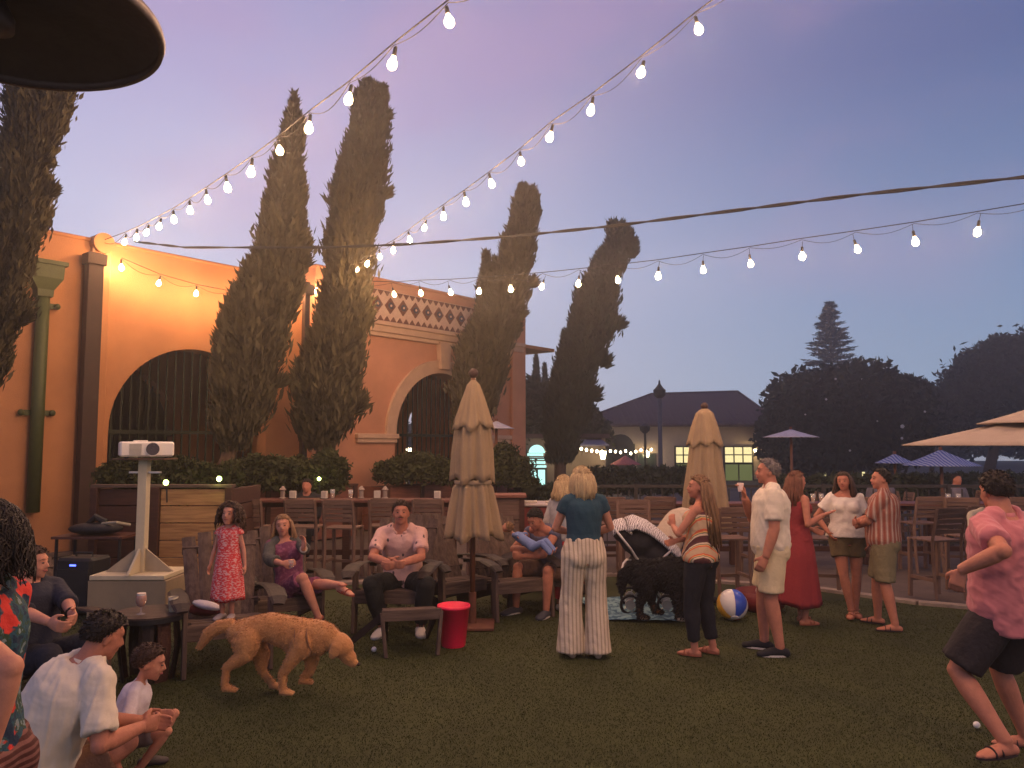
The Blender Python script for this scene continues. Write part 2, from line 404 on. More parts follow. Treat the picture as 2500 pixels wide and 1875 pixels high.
# arch band, imposts, keystone, cornice on the salmon part
yf = -.36
mb = MB(); nn = 30; r0 = SR - .03; r1 = r0 + .29
ring = [(C2 - r1 * math.cos(math.pi * i / nn), ZS + r1 * math.sin(math.pi * i / nn)) for i in range(nn + 1)] + [(C2 + r0 * math.cos(math.pi * i / nn), ZS + r0 * math.sin(math.pi * i / nn)) for i in range(nn + 1)]
mb.prism(ring, yf - .05, yf + .02).build('arch_band', trim_m, bld)
ring2 = [(C2 - (r1 + .05) * math.cos(math.pi * i / nn), ZS + (r1 + .05) * math.sin(math.pi * i / nn)) for i in range(nn + 1)] + [(C2 + (r1 + .003) * math.cos(math.pi * i / nn), ZS + (r1 + .003) * math.sin(math.pi * i / nn)) for i in range(nn + 1)]
MB().prism(ring2, yf - .09, yf + .02).build('arch_moulding', trim_m, bld)
for s0, s1 in ((C2 - r0 - 1.25, C2 - r0 + .04), (C2 + r0 - .04, SEND - .6)):
    mb = MB(); mb.box(((s0 + s1) / 2, yf - .05, ZS - .06), (s1 - s0, .14, .12)); mb.box(((s0 + s1) / 2, yf - .03, ZS - .17), (s1 - s0 - .06, .1, .1)); mb.build('impost', trim_m, bld, bevel=.012)
zc = WP(1000, 815, yf)[1]
mb = MB(); kt = zc - .12
mb.prism([(C2 - .15, ZS + r0 + .1), (C2 + .15, ZS + r0 + .1), (C2 + .21, kt), (C2 - .21, kt)], yf - .16, yf + .02).build('keystone', trim_m, bld)
sl = WP(893, 800, yf)[0]
for dz, h, pr in ((.0, .16, .16), (-.13, .1, .10), (.13, .10, .22)):
    MB().box(((sl + SEND - .1) / 2, yf - pr / 2, zc + dz), (SEND - .1 - sl, pr + .02, h)).build('cornice', trim_m, bld, bevel=.012)
# frieze
fr_m = mat('cream_frieze_tile', (.52, .36, .26), .6, .12, 10)
tile_b = mat('dark_blue_glazed_tile', (.035, .035, .06), .35, .2, 20)
tile_r = mat('rust_brown_tile', (.13, .05, .03), .5, .3, 14)
fz0 = zc + .2; fz1 = H2 - .22
s0f = sl + .05; s1f = SEND - .65
MB().box(((s0f + s1f) / 2, yf - .015, (fz0 + fz1) / 2), (s1f - s0f, .04, fz1 - fz0)).build('frieze_panel', fr_m, bld)
lz = (fz0 + fz1) / 2 + .02; nl = int((s1f - s0f) / .42); lo_ = None; dsk = None
for i in range(nl):
    sx = s0f + .25 + i * .42
    if lo_ is None:
        lo_ = MB().prism([(-.17, 0), (0, -.20), (.17, 0), (0, .20)], -.02, .01).build('lozenge_tile', tile_r, bld, loc=(sx, yf - .045, lz))
        dsk = MB().tube([(0, -.035, 0), (0, -.015, 0)], .085, 14).build('roundel', tile_b, lo_)
        ds2 = MB().tube([(0, -.045, 0), (0, -.03, 0)], .03, 10).build('roundel_centre', fr_m, dsk)
        ds2.parent = lo_
    else:
        q = share(lo_, bld, (sx, yf - .045, lz)); share(dsk, q); share(ds2, q)
    for z, up in ((fz0 + .07, 1), (fz1 - .07, -1)):
        for k in (-.105, .105):
            if i == 0 and k < 0 and up == 1:
                tri = MB().prism([(-.09, -.05), (.09, -.05), (0, .07)], -.02, .01).build('triangle_tile', tile_r, bld, loc=(sx + k, yf - .045, z))
            else: share(tri, bld, (sx + k, yf - .045, z), (0, 0 if up > 0 else math.pi, 0))
# dark downspout near the join
sj = WP(742, 1000, -.45)[0]; mb = MB(); mb.box((sj, yf - .09, H2 * .47), (.13, .12, H2 * .92)); mb.box((sj, yf - .12, H2 * .9), (.26, .2, .22)); mb.build('downspout', brown_m, bld, bevel=.008)
# railings in the arches
def rails(c, r, y, parent):
    gr = bpy.data.objects.new('arch_grille', None); COL.objects.link(gr); gr.parent = parent; gr.location = (c, y, 0)
    k = int(2 * r / .165); first = None
    for i in range(1, k):
        x = -r + 2 * r * i / k; z = ZS + math.sqrt(max(0, r * r - x * x)) - .02
        MB().box((x, 0, (z + .05) / 2), (.03, .03, z - .05)).build('bar', iron_m, gr)
    MB().box((0, -.005, ZS - .02), (2 * r - .02, .05, .07)).build('rail', iron_m, gr)
    MB().box((0, -.005, .75), (2 * r - .02, .05, .06)).build('rail', iron_m, gr)
rails(C1, SR, .3, bld); rails(C2, SR - .03, .1, bld); rails(1.63, SR, 4.1, bld)
# ============================================================ FAR HOUSE
fh_m = mat('beige_stucco_far', (.44, .34, .25), .9, .12, 1, .1, 20)
roof_m = mat('dark_terracotta_roof', (.075, .040, .042), .85, .25, 3, .5, 6, stretch=(6, 1, 1))  # dark red-brown roof tone, varied at random
lit_y = emit_mat('lit_window_yellow', (.95, .80, .38), 1.25, False)
lit_c = emit_mat('lit_window_cyan', (.55, 1.0, .92), 1.3, False)
glass_d = mat('dark_window_glass', (.02, .03, .02), .15, .1, 5, spec=.6)
YH = 42.0
fh = thing('hip_roofed_house', 'low beige house with dark hip roof beyond the closed parasols', 'house', (P(1600, 1085, YH).x, YH, 0))
bx = fh.location.x
def fx(u, Y=YH): return P(u, 1085, Y).x - bx
def fz(v, Y=YH): return P(1600, v, Y).z
ze = fz(1036)
x0, x1 = fx(1392), fx(1905)
MB().box(((x0 + x1) / 2, 5.0, ze / 2), (x1 - x0 - .8, 9.4, ze)).build('wall', fh_m, fh)
rz = P(1700, 962, YH + 5).z; xa = P(1592, 962, YH + 5).x - bx; xb = P(1800, 958, YH + 5).x - bx
MB().add([(x0, -.4, ze), (x1, -.4, ze), (x1, 10.5, ze), (x0, 10.5, ze), (xa, 5, rz), (xb, 5, rz + .15), (x0, -.4, ze - .12), (x1, -.4, ze - .12), (x1, 10.5, ze - .12), (x0, 10.5, ze - .12)],
    [(0, 1, 5, 4), (1, 2, 5), (2, 3, 4, 5), (3, 0, 4), (0, 6, 7, 1), (1, 7, 8, 2), (2, 8, 9, 3), (3, 9, 6, 0), (6, 9, 8, 7)]).build('roof', roof_m, fh)
for a_, b_ in (((x0, -.4, ze), (xa, 5, rz)), ((x1, -.4, ze), (xb, 5, rz + .15)), ((xa, 5, rz), (xb, 5, rz + .15)), ((x0, -.45, ze - .05), (x1, -.45, ze - .05))): MB().tube([a_, b_], .09, 6).build('ridge_cap', roof_m, fh)
for k in range(1, 34):
    xx = x0 + (x1 - x0) * k / 34; f_ = 1.0
    if xx < xa: f_ = (xx - x0) / (xa - x0)
    if xx > xb: f_ = (x1 - xx) / (x1 - xb)
    MB().tube([(xx, -.4, ze + .02), (xx, -.4 + 5.4 * f_, ze + .02 + (rz - ze) * f_)], .045, 5).build('tile_row', roof_m, fh)
frame_m = mat('dark_window_frame', (.03, .028, .02), .6)
def win(parent, xc, zc_, w_, h_, m, y=.28, nx=1, nz=1, top=None):
    f = MB()
    for sx in (-1, 1): f.box((xc + sx * (w_ / 2 + .04), y - .05, zc_), (.08, .1, h_ + .16))
    for sz in (-1, 1): f.box((xc, y - .05, zc_ + sz * (h_ / 2 + .04)), (w_, .1, .08))
    for i in range(1, nx): f.box((xc - w_ / 2 + w_ * i / nx, y - .05, zc_), (.06, .08, h_))
    for i in range(1, nz): f.box((xc, y - .05, zc_ - h_ / 2 + h_ * i / nz), (w_, .08, .06))
    fo = f.build('window', frame_m, parent)
    MB().box((xc, y - .03, zc_), (w_, .03, h_)).build('pane', m, fo); return fo
for (ua, ub, va, vb, m, nx) in ((1652, 1688, 1092, 1130, lit_y, 1), (1772, 1838, 1092, 1129, lit_y, 2)):
    win(fh, (fx(ua) + fx(ub)) / 2, (fz(va) + fz(vb)) / 2, fx(ub) - fx(ua), fz(va) - fz(vb), m, nx=nx + 1, nz=2)
lit_g = emit_mat('dim_lit_glass', (.30, .34, .12), .42, False)
for (ua, ub, va, vb, m, nx) in ((1652, 1688, 1134, 1175, lit_g, 1), (1772, 1838, 1134, 1178, lit_g, 2), (1560, 1600, 1110, 1165, glass_d, 2)):
    win(fh, (fx(ua) + fx(ub)) / 2, (fz(va) + fz(vb)) / 2, fx(ub) - fx(ua), fz(va) - fz(vb), m, nx=nx)
win(fh, fx(1516), fz(1122), fx(1548) - fx(1484), fz(1090) - fz(1160), dark_m, nx=3)
MB().tube([(fx(1516), .25, fz(1092)), (fx(1516), .05, fz(1092))], [(fx(1548) - fx(1516))] * 2, 20).build('arched_doorhead', dark_m, fh)
# low wing with the cyan window
YW = 31.0
wg = thing('low_wing_building', 'low dim building wing with glowing cyan arched window', 'building', (P(1340, 1085, YW).x, YW, 0))
def wx(u): return P(u, 1085, YW).x - wg.location.x
def wz(v): return P(1340, v, YW).z
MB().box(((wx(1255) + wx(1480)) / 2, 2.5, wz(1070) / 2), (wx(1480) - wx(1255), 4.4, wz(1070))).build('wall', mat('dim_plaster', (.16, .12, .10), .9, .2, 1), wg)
MB().box(((wx(1240) + wx(1488)) / 2, 2.4, wz(1064)), (wx(1488) - wx(1240), 5, .16)).build('roof', roof_m, wg)
win(wg, wx(1312), wz(1177), wx(1331) - wx(1293), wz(1146) - wz(1206), lit_c, nx=2)
aw = MB(); r_ = (wx(1331) - wx(1291)) / 2; cx_ = wx(1311); cz_ = wz(1110)
ao = MB().box((cx_, .2, wz(1119)), (2 * r_ + .1, .12, .06)).build('arched_window', frame_m, wg)
for k in range(4):
    MB().box((cx_ + .1 * (k - 1.5) * .4, .22, wz(1115) - .16 * (k - .2) + .05), (2 * r_ * (.98), .06, .1)).build('pane', lit_c, ao)
ar = [(cx_ - r_ * math.cos(math.pi * i / 14), wz(1106) + r_ * math.sin(math.pi * i / 14)) for i in range(15)]
MB().prism(ar, .2, .26).build('pane', lit_c, ao)
awn_m = mat('grey_awning_canvas', (.20, .18, .22), .9)
MB().add([(wx(1375), -1.6, wz(1086)), (wx(1475), -1.6, wz(1086)), (wx(1470), .25, wz(1072)), (wx(1385), .25, wz(1072)), (wx(1375), -1.6, wz(1089)), (wx(1475), -1.6, wz(1089)), (wx(1470), .25, wz(1076)), (wx(1385), .25, wz(1076))],
    [(0, 1, 2, 3), (7, 6, 5, 4), (0, 4, 5, 1), (1, 5, 6, 2), (3, 2, 6, 7), (0, 3, 7, 4)]).build('awning', awn_m, wg)
# wall lanterns on the far house
def wall_lantern(u, v, Y, label, r=.16):
    p = P(u, v, Y); t = thing('wall_lantern', label, 'lantern', p, 0, 'lit lanterns on the far walls')
    MB().lathe([(.03, r * 1.5), (r * .9, r * .9), (r, r), (r * .3, r * 1.0)], n=8).build('cap', frame_m, t)
    MB().lathe([(r * .5, -r * 1.1), (r * .9, r * .85)], n=8).build('lamp_glass', emit_mat('lantern_glow', (1, .86, .5), 6, True), t)
    MB().beam((0, 0, r * 1.1), (0, .45, r * .9), .04, .04).build('bracket', frame_m, t)
    l = bpy.data.lights.new('lamp', 'POINT'); l.energy = 22; l.color = (1, .72, .34); l.shadow_soft_size = .08
    lo = bpy.data.objects.new('lamp', l); COL.objects.link(lo); lo.parent = t
wall_lantern(1377, 1108, YW - .5, 'lit wall lantern under the grey awning left end')
wall_lantern(1472, 1110, YW - .5, 'lit wall lantern at the grey awning right end')
wall_lantern(1580, 1108, YH - .2, 'large lit wall lantern by the arched doorway')
wall_lantern(1845, 1101, YH - .2, 'small lit wall lantern right of the yellow window', .12)
# other house windows glimpsed through trees
hw2 = thing('hidden_house', 'dark house with tall narrow yellow windows glimpsed under the round tree', 'house', (P(2010, 1085, 48).x, 48, 0))
def hx(u): return P(u, 1085, 48).x - hw2.location.x
def hz(v): return P(2010, v, 48).z
MB().box(((hx(1880) + hx(2200)) / 2, 2, hz(1105) / 2), (hx(2200) - hx(1880), 3.6, hz(1105))).build('wall', mat('dark_plaster', (.08, .07, .06), .9), hw2)  # wall in one dark plaster colour
for (ua, ub, va, vb) in ((1992, 2003, 1145, 1184), (2006, 2017, 1145, 1184), (1931, 1940, 1138, 1158), (2103, 2111, 1152, 1168)):
    win(hw2, (hx(ua) + hx(ub)) / 2, (hz(va) + hz(vb)) / 2, hx(ub) - hx(ua), hz(va) - hz(vb), lit_y, y=.15)
# ============================================================ TREES
cyp_m = mat('cypress_foliage', (.058, .050, .026), .85, .45, 2.2, spec=.15)
cyp_l = mat('cypress_foliage_far', (.035, .042, .024), .85, .45, 1.5, spec=.15)
bark_m = mat('cypress_bark', (.11, .07, .045), .9, .3, 6, .6, 20, stretch=(3, 3, .6))
tree_m = mat('dark_tree_foliage', (.018, .025, .018), .85, .5, 1.3, spec=.15)
pine_m = mat('pine_needles', (.026, .040, .034), .85, .4, 1.5, spec=.1)
def cypress(label, Y, prof, n=15000, spires=(), trunk=None, group='tall leaning cypress trees', m=cyp_m, ll=.24, zbase=0.0, name='cypress_tree', tufts=()):
    """prof: (v, u_left, u_right) from the foot up"""
    q0 = P((prof[0][1] + prof[0][2]) / 2, prof[0][0], Y)
    if trunk: tb = P(trunk[0][0], trunk[0][1], Y); base = Vector((tb.x, tb.y, zbase))
    else: base = Vector((q0.x, Y, zbase))
    t = thing(name, label, 'tree', base, 0, group)
    allv = []; allf = []; off = 0
    rg = np.random.default_rng(int(Y * 100) + len(prof))
    def column(pr, n):
        nonlocal off
        rows = []
        for v, a, b in pr:
            c = P((a + b) / 2, v, Y) - base; hw = (P(b, v, Y).x - P(a, v, Y).x) / 2; rows.append((c.z, c.x, hw))
        rows.sort(); zz = np.array([r[0] for r in rows]); cx = np.array([r[1] for r in rows]); ww = np.array([r[2] for r in rows])
        wts = np.interp(np.linspace(zz[0], zz[-1], 60), zz, ww) + .05; wts /= wts.sum()
        z = rg.choice(np.linspace(zz[0], zz[-1], 60), n, p=wts) + rg.uniform(-.5, .5, n) * (zz[-1] - zz[0]) / 60
        th = rg.uniform(0, 2 * np.pi, n); rad = np.interp(z, zz, ww)
        pt = np.stack([np.cos(th), np.sin(th), z * .9], 1)
        lump = .93 + .20 * wob(pt * np.array([1, 1, 1]), 2.3, 3) + .16 * wob(pt, 7, 5)
        rr = rad * lump * (rg.uniform(.74, 1.0, n) + .22 * rg.uniform(0, 1, n) ** 5)
        c = np.stack([np.interp(z, zz, cx) + rr * np.cos(th), rr * np.sin(th), z], 1)
        d = np.stack([np.cos(th) * .45, np.sin(th) * .45, np.full(n, 1.0)], 1) + rg.normal(size=(n, 3)) * .3
        v_, f_ = leaves(c, d, ll, ll * .26, rg); allv.append(v_); allf.append(f_ + off); off += len(v_)
        # solid heart of the crown
        K = 44; Q = 22; zs = np.linspace(zz[0], zz[-1], K); vs = np.zeros((K, Q, 3))
        for i in range(K):
            tt = np.arange(Q) * 2 * np.pi / Q; r0 = np.interp(zs[i], zz, ww)
            pt = np.stack([np.cos(tt), np.sin(tt), np.full(Q, zs[i] * .9)], 1)
            r_ = r0 * (.93 + .20 * wob(pt, 2.3, 3) + .16 * wob(pt, 7, 5)) * (.80 if 0 < i < K - 1 else .35)
            vs[i, :, 0] = np.interp(zs[i], zz, cx) + r_ * np.cos(tt); vs[i, :, 1] = r_ * np.sin(tt); vs[i, :, 2] = zs[i]
        ii, jj = np.meshgrid(np.arange(K - 1), np.arange(Q), indexing='ij'); j2 = (jj + 1) % Q
        f = np.stack([ii * Q + jj, ii * Q + j2, (ii + 1) * Q + j2, (ii + 1) * Q + jj], -1).reshape(-1, 4)
        allv.append(vs.reshape(-1, 3)); allf.append(f + off); off += K * Q
    column(prof, n)
    for s in spires: column(s, max(700, int(n * .12)))
    for (u, v, r) in tufts:   # ragged side sprays
        k = 170; c0 = P(u, v, Y) - base; r = r / F * Y; dd = rg.normal(size=(k, 3)); dd /= np.linalg.norm(dd, axis=1, keepdims=True)
        c = np.array(c0) + dd * r * rg.uniform(.2, 1.15, (k, 1)) * np.array([1, .8, 1.2]); v_, f_ = leaves(c, dd * .6 + np.array([.6 if u > (prof[0][1]) else -.6, 0, .7]), ll, ll * .26, rg)
        allv.append(v_); allf.append(f_ + off); off += len(v_)
    link('crown', npmesh('crown', np.concatenate(allv), np.concatenate(allf), 4), m, t)
    mb = MB()
    if trunk:
        pts = [P(u, v, Y) - base for u, v, r in trunk]; pts[0].z = 0; rs = [r for _, _, r in trunk]
        mb.tube(pts, rs, 10)
    else: mb.tube([(0, 0, 0), (q0 - base) + Vector((0, 0, .6))], [.22, .16], 10)
    mb.build('trunk', bark_m, t, smooth=True)
    return t
cypress('near leaning cypress at far left below the patio heater', 9.0,
    [(990, -190, -60), (900, -130, 5), (800, -100, 35), (770, -90, 72), (700, -75, 50), (600, -50, 90), (480, -10, 118), (400, 0, 118), (300, 18, 145), (215, 40, 176), (120, 60, 185), (-60, 100, 190)], n=24000, ll=.13,
    tufts=[(62, 770, 18), (130, 462, 16), (112, 400, 12), (20, 330, 14)])
cypress('slender cypress in front of the first arch with a single pointed tip', 14.2,
    [(1085, 535, 600), (1040, 520, 640), (960, 520, 665), (850, 528, 690), (760, 545, 720), (660, 600, 742), (560, 640, 752), (450, 655, 742), (380, 670, 738), (300, 694, 742), (262, 708, 728), (235, 715, 722)],
    spires=[[(860, 530, 590), (790, 545, 590), (745, 560, 576)]], trunk=[(538, 1200, .16), (552, 1130, .14), (575, 1050, .12)], tufts=[(748, 600, 14), (745, 640, 13), (690, 930, 12)])
cypress('tallest cypress between the two arches with a broken ragged top', 15.8,
    [(1085, 745, 815), (1040, 722, 862), (960, 712, 885), (880, 730, 885), (780, 770, 908), (680, 790, 905), (560, 800, 920), (450, 815, 938), (340, 850, 948), (290, 858, 948), (240, 866, 932), (210, 880, 925)],
    spires=[[(560, 805, 860), (450, 815, 855), (385, 830, 842)], [(250, 918, 945), (215, 928, 940)], [(245, 870, 900), (203, 894, 906)]], n=18000,
    trunk=[(760, 1200, .18), (785, 1120, .15), (800, 1050, .13)], tufts=[(880, 985, 22), (945, 470, 12), (945, 280, 10)])
cypress('third cypress rising behind the closed beige parasol', 19.4,
    [(1060, 1110, 1180), (960, 1105, 1225), (850, 1115, 1250), (760, 1165, 1275), (680, 1200, 1290), (600, 1225, 1305), (520, 1248, 1315), (480, 1260, 1316), (462, 1268, 1308)],
    spires=[[(760, 1160, 1210), (680, 1172, 1205), (615, 1182, 1190)], [(760, 1190, 1230), (680, 1200, 1225), (632, 1204, 1214)], [(485, 1265, 1285), (455, 1272, 1280)]], ll=.27, tufts=[(1300, 690, 14), (1270, 765, 14), (1262, 800, 10)])
cypress('fourth cypress leaning right beyond the end of the building', 25.0,
    [(1120, 1335, 1400), (1010, 1330, 1440), (900, 1352, 1455), (860, 1365, 1475), (780, 1392, 1508), (720, 1400, 1505), (650, 1440, 1522), (590, 1478, 1545), (560, 1482, 1540), (545, 1488, 1525)],
    spires=[[(900, 1365, 1400), (810, 1374, 1386)], [(620, 1530, 1556), (585, 1540, 1552)]], ll=.32, m=cyp_l, tufts=[(1515, 790, 14), (1480, 880, 14), (1455, 960, 16), (1545, 600, 12)])
for (u, v0, v1, hw) in ((1309, 1040, 866, 11), (1330, 1040, 890, 9)):
    cypress('thin young cypress left of the fourth cypress' if u == 1309 else 'shorter thin young cypress beside the fourth cypress', 34, [(v0, u - hw, u + hw), ((v0 + v1) / 2, u - hw, u + hw), (v1 + 30, u - hw * .5, u + hw * .5), (v1, u - 2, u + 2)], n=2500, ll=.3, m=cyp_l, group='young cypresses beyond the corner')
def bushy(name, label, Y, blobs, n, m, ll, trunk=None, group=None, depth=.8, cat='tree', zfloor=0.0, core=True):
    """blobs: (u, v, ru, rv) picture-size lobes of one crown"""
    u0 = sum(b[0] for b in blobs) / len(blobs); base = P(u0, 1085, Y); base.z = zfloor
    t = thing(name, label, cat, base, 0, group); rg = np.random.default_rng(int(Y * 37 + u0)); allv = []; allf = []; off = 0
    area = sum(b[2] * b[3] for b in blobs); coremb = MB()
    for (u, v, ru, rv) in blobs:
        k = int(n * ru * rv / area) + 30; c0 = np.array(P(u, v, Y) - base); rx = ru / F * Y; rz_ = rv / F * Y; ry = rx * depth
        d = rg.normal(size=(k, 3)); d /= np.linalg.norm(d, axis=1, keepdims=True)
        lump = 1 + .30 * wob(d * 1.0 + c0 * .3, 3.2, 11) + .20 * wob(d + c0, 9, 12)
        rr = (lump * (rg.uniform(.58, 1.0, k) + .1 * rg.uniform(0, 1, k) ** 5))[:, None]; c = c0 + d * rr * np.array([rx, ry, rz_])
        c = c[c[:, 2] > .02]; dd = rg.normal(size=(len(c), 3)) + np.array([0, 0, .4])
        v_, f_ = leaves(c, dd, ll, ll * .45, rg); allv.append(v_); allf.append(f_ + off); off += len(v_)
        if core:
            mb = MB().ell(c0, (rx * .66, ry * .66, rz_ * .66), 12, 8); vs = np.array(mb.v); fs = []
            for f in mb.f: fs.append(f if len(f) == 4 else (f[0], f[1], f[2], f[2]))
            q = [f for f in mb.f if len(f) == 4]; allv.append(vs); allf.append(np.array(q) + off); off += len(vs)
    link('crown' if cat == 'tree' else 'foliage', npmesh('crown', np.concatenate(allv), np.concatenate(allf), 4), m, t)
    if trunk:
        b = blobs[0]; mb = MB(); top = P(b[0], b[1], Y) - base
        mb.tube([(0, 0, 0), top * .5 + Vector((.1, 0, 0)), top], [trunk, trunk * .8, trunk * .4], 8)
        for k in range(3):
            c = P(blobs[(k + 1) % len(blobs)][0], blobs[(k + 1) % len(blobs)][1], Y) - base; mb.tube([top * (.4 + .1 * k), c], [trunk * .5, trunk * .15], 6)
        mb.build('trunk', bark_m, t, smooth=True)
    return t
mag = bushy('magnolia_tree', 'wide round dark tree with pale blossoms behind the standing people', 38,
    [(2090, 1020, 175, 120), (1950, 1010, 90, 90), (2080, 950, 110, 60), (2200, 1000, 75, 80), (1900, 1060, 60, 65), (2000, 1100, 120, 60), (2180, 1090, 90, 60), (1935, 965, 50, 35), (2150, 945, 60, 40), (2225, 960, 45, 40)], 26000, tree_m, .45, .3)
fl = MB()
bl_m = mat('pale_blossom', (.5, .5, .5), .8)
for (u, v, r) in ((2203, 1041, 9), (2202, 1070, 6), (2017, 975, 5), (2105, 925, 5), (2142, 1028, 4), (2075, 1100, 5), (2040, 925, 5), (2258, 1005, 5), (1966, 1012, 4)):
    p = P(u, v, 35.4 if v > 960 else 36.5) - mag.location; q = MB(); s_ = r / F * 20
    for k in range(5):
        a = k * 1.256; q.ell(p + Vector((math.cos(a) * s_ * .5, 0, math.sin(a) * s_ * .5)), (s_ * .6, s_ * .3, s_ * .5), 8, 5)
    q.build('blossom', bl_m, mag, smooth=True)
bushy('leafy_tree', 'big dark tree rising at the right edge behind the open parasol', 50,
    [(2450, 960, 130, 120), (2400, 890, 60, 45), (2470, 855, 70, 40), (2360, 960, 60, 70), (2340, 1020, 60, 60), (2500, 920, 60, 70), (2560, 900, 90, 120), (2365, 885, 35, 22), (2310, 955, 22, 20), (2340, 915, 22, 14)], 20000, tree_m, .5, .35)
bushy('leafy_tree', 'small pointed dark tree between the round tree and the right edge tree', 47, [(2278, 1000, 24, 40), (2278, 970, 9, 25), (2255, 965, 14, 35)], 3000, tree_m, .45, .15)
bushy('broad_shrub', 'dark rounded hedge tree right of the building corner', 32, [(1290, 1000, 45, 75), (1345, 1010, 55, 80), (1400, 1030, 60, 80), (1270, 960, 25, 35), (1440, 1060, 50, 50), (1290, 1080, 60, 60)], 14000, cyp_l, .35, .2)
# layered conifer
def conifer():
    Y = 60; base = P(2037, 1085, Y); base.z = 0; t = thing('norfolk_pine', 'tall layered conifer rising above the round dark tree', 'tree', base)
    zt = P(2037, 733, Y).z; zb = P(2037, 930, Y).z; rg = np.random.default_rng(5); C = []; D = []
    mb = MB(); mb.tube([(0, 0, 0), (0, 0, zt * .97)], [.35, .03], 8)
    tiers = 22
    for i in range(tiers):
        f = i / (tiers - 1); z = zt - .25 - (zt - zb - .2) * f ** 1.05; rad = .25 + 2.25 * f ** .9
        for k in range(12):
            a = rg.uniform(0, 6.28); rr = rad * rg.uniform(.75, 1.1); tip = np.array([math.cos(a) * rr, math.sin(a) * rr, z + .12 * rr + rg.normal() * .05])
            mb.tube([(0, 0, z), tip], [.04, .015], 4)
            for j in range(34):
                q = rg.uniform(.12, 1.05); C.append(np.array([tip[0] * q, tip[1] * q, z + (tip[2] - z) * q - .05]) + rg.normal(size=3) * np.array([.08, .08, .05])); D.append(np.array([math.cos(a), math.sin(a), .15]) + rg.normal(size=3) * .35)
    v_, f_ = leaves(np.array(C), np.array(D), .42, .09, rg)
    link('crown', npmesh('crown', v_, f_, 4), pine_m, t); mb.build('trunk', bark_m, t)
conifer()
# far dark tree line closing the horizon
bushy('tree_line', 'far dark tree line along the horizon', 75, [(u, 1075 - 10 * math.sin(u * .013), 150, 50) for u in range(-420, 3000, 180)], 16000, tree_m, .9, group=None, cat='trees', depth=.3)['kind'] = 'stuff'
# ============================================================ STRING LIGHTS
glow_m = emit_mat('bulb_glow', (1.0, .74, .40), 22.0)
sock_m = mat('black_rubber_socket', (.02, .02, .02), .6)
wire_m = mat('black_cable', (.015, .015, .017), .6)
bulb_me = MB().lathe([(.014, .03), (.018, .0), (.034, -.03), (.042, -.055), (.040, -.08), (.026, -.1), (.006, -.108)], n=14).mesh('bulb'); bulb_me.materials.append(glow_m)
sock_me = MB().lathe([(.006, .10), (.017, .09), (.019, .02), (.017, .015)], n=10).mesh('socket'); sock_me.materials.append(sock_m)
for me in (bulb_me, sock_me): me.polygons.foreach_set('use_smooth', [True] * len(me.polygons))
def string_lights(label, pts, power=1.0, drop=.16, sup=None, group='strings of festoon lights', sc=1.0, lamp=True):
    t = thing('string_light', label, 'string lights', pts[0], 0, group); o0 = Vector(pts[0])
    mb = MB(); mb2 = MB(); rg = random.Random(len(pts))
    tops = [Vector(p) - o0 + Vector((0, 0, drop)) for p in pts]
    mb.tube([q + Vector((0, 0, .02)) for q in tops], .007 * sc, 5)
    for a, b in zip(tops[:-1], tops[1:]):
        sg_ = .10 * sc * rg.uniform(.5, 1.2); ps = [a.lerp(b, k / 8) + Vector((0, 0, -sg_ * math.sin(math.pi * k / 8))) for k in range(9)]
        mb2.tube(ps, .0045 * sc, 4)
    mb.build('support_cable', wire_m, t); mb2.build('cable', wire_m, t)
    for p in pts:
        q = Vector(p) - o0 + Vector((0, 0, .05)); j = Euler((rg.uniform(-.3, .3), rg.uniform(-.3, .3), 0))
        b = bpy.data.objects.new('bulb', bulb_me); COL.objects.link(b); b.parent = t; b.location = q; b.rotation_euler = j; b.scale = (sc * rg.uniform(.92, 1.05),) * 3
        s = bpy.data.objects.new('socket', sock_me); COL.objects.link(s); s.parent = b
        if drop > .12: MB().tube([(0, 0, .09), (.01, 0, (drop - .05) / sc / 1.05)], .004, 4).build('hanger', wire_m, b)
        if lamp:
            l = bpy.data.lights.get('festoon_lamp')
            if l is None:
                l = bpy.data.lights.new('festoon_lamp', 'POINT'); l.energy = BULB_W; l.color = BULB_COL; l.shadow_soft_size = .04
            lo = bpy.data.objects.new('lamp', l); COL.objects.link(lo); lo.parent = b; lo.location = (0, 0, -.055)
    return t
D = 1.1302
px1 = [(968, 48), (850, 137), (755, 215), (668, 277), (603, 327), (543, 370), (490, 405), (447, 432), (410, 455), (375, 475), (345, 490), (318, 503), (295, 513), (270, 523), (222, 541)]
s1 = [P(u * D, v * D, .588 * (9.74 + k)) for k, (u, v) in enumerate(px1[:-1])] + [P(249, 611, 13.7)]
d1 = s1[0] - s1[1]; d1.z = 0.02; pre = [s1[0] + d1 * k + Vector((0, 0, .002 * k * k)) for k in range(16, 0, -1)]
string_lights('longest festoon string running from overhead down to the left pilaster', pre + s1)
px2 = [(1507, 65), (1387, 158), (1278, 238), (1190, 296), (1125, 350), (1060, 397), (1005, 436), (958, 467), (918, 493), (884, 518), (850, 540), (820, 555), (795, 570)]
s2 = [P(u * D, v * D, .683 * (9.77 + k)) for k, (u, v) in enumerate(px2)]
d2 = s2[0] - s2[1]; d2.z = .02; pre = [s2[0] + d2 * k + Vector((0, 0, .002 * k * k)) for k in range(16, 0, -1)]
e2 = s2[-1] - s2[-2]
string_lights('middle festoon string sagging from overhead to behind the tallest cypress', pre + s2 + [s2[-1] + e2 * k for k in (1, 2, 3)])
px3 = [(2113, 501), (1976, 522), (1850, 539), (1733, 554), (1621, 570), (1519, 583), (1422, 596), (1334, 605), (1250, 613), (1172, 620), (1103, 624), (1035, 629), (972, 632), (908, 633), (850, 636)]
s3 = []
for (u, v) in px3:
    u *= D; s3.append(P(u, v * D, 33990 / ((u - 1250) + 2479)))
s3 += [P(772, 710, 16.9)]
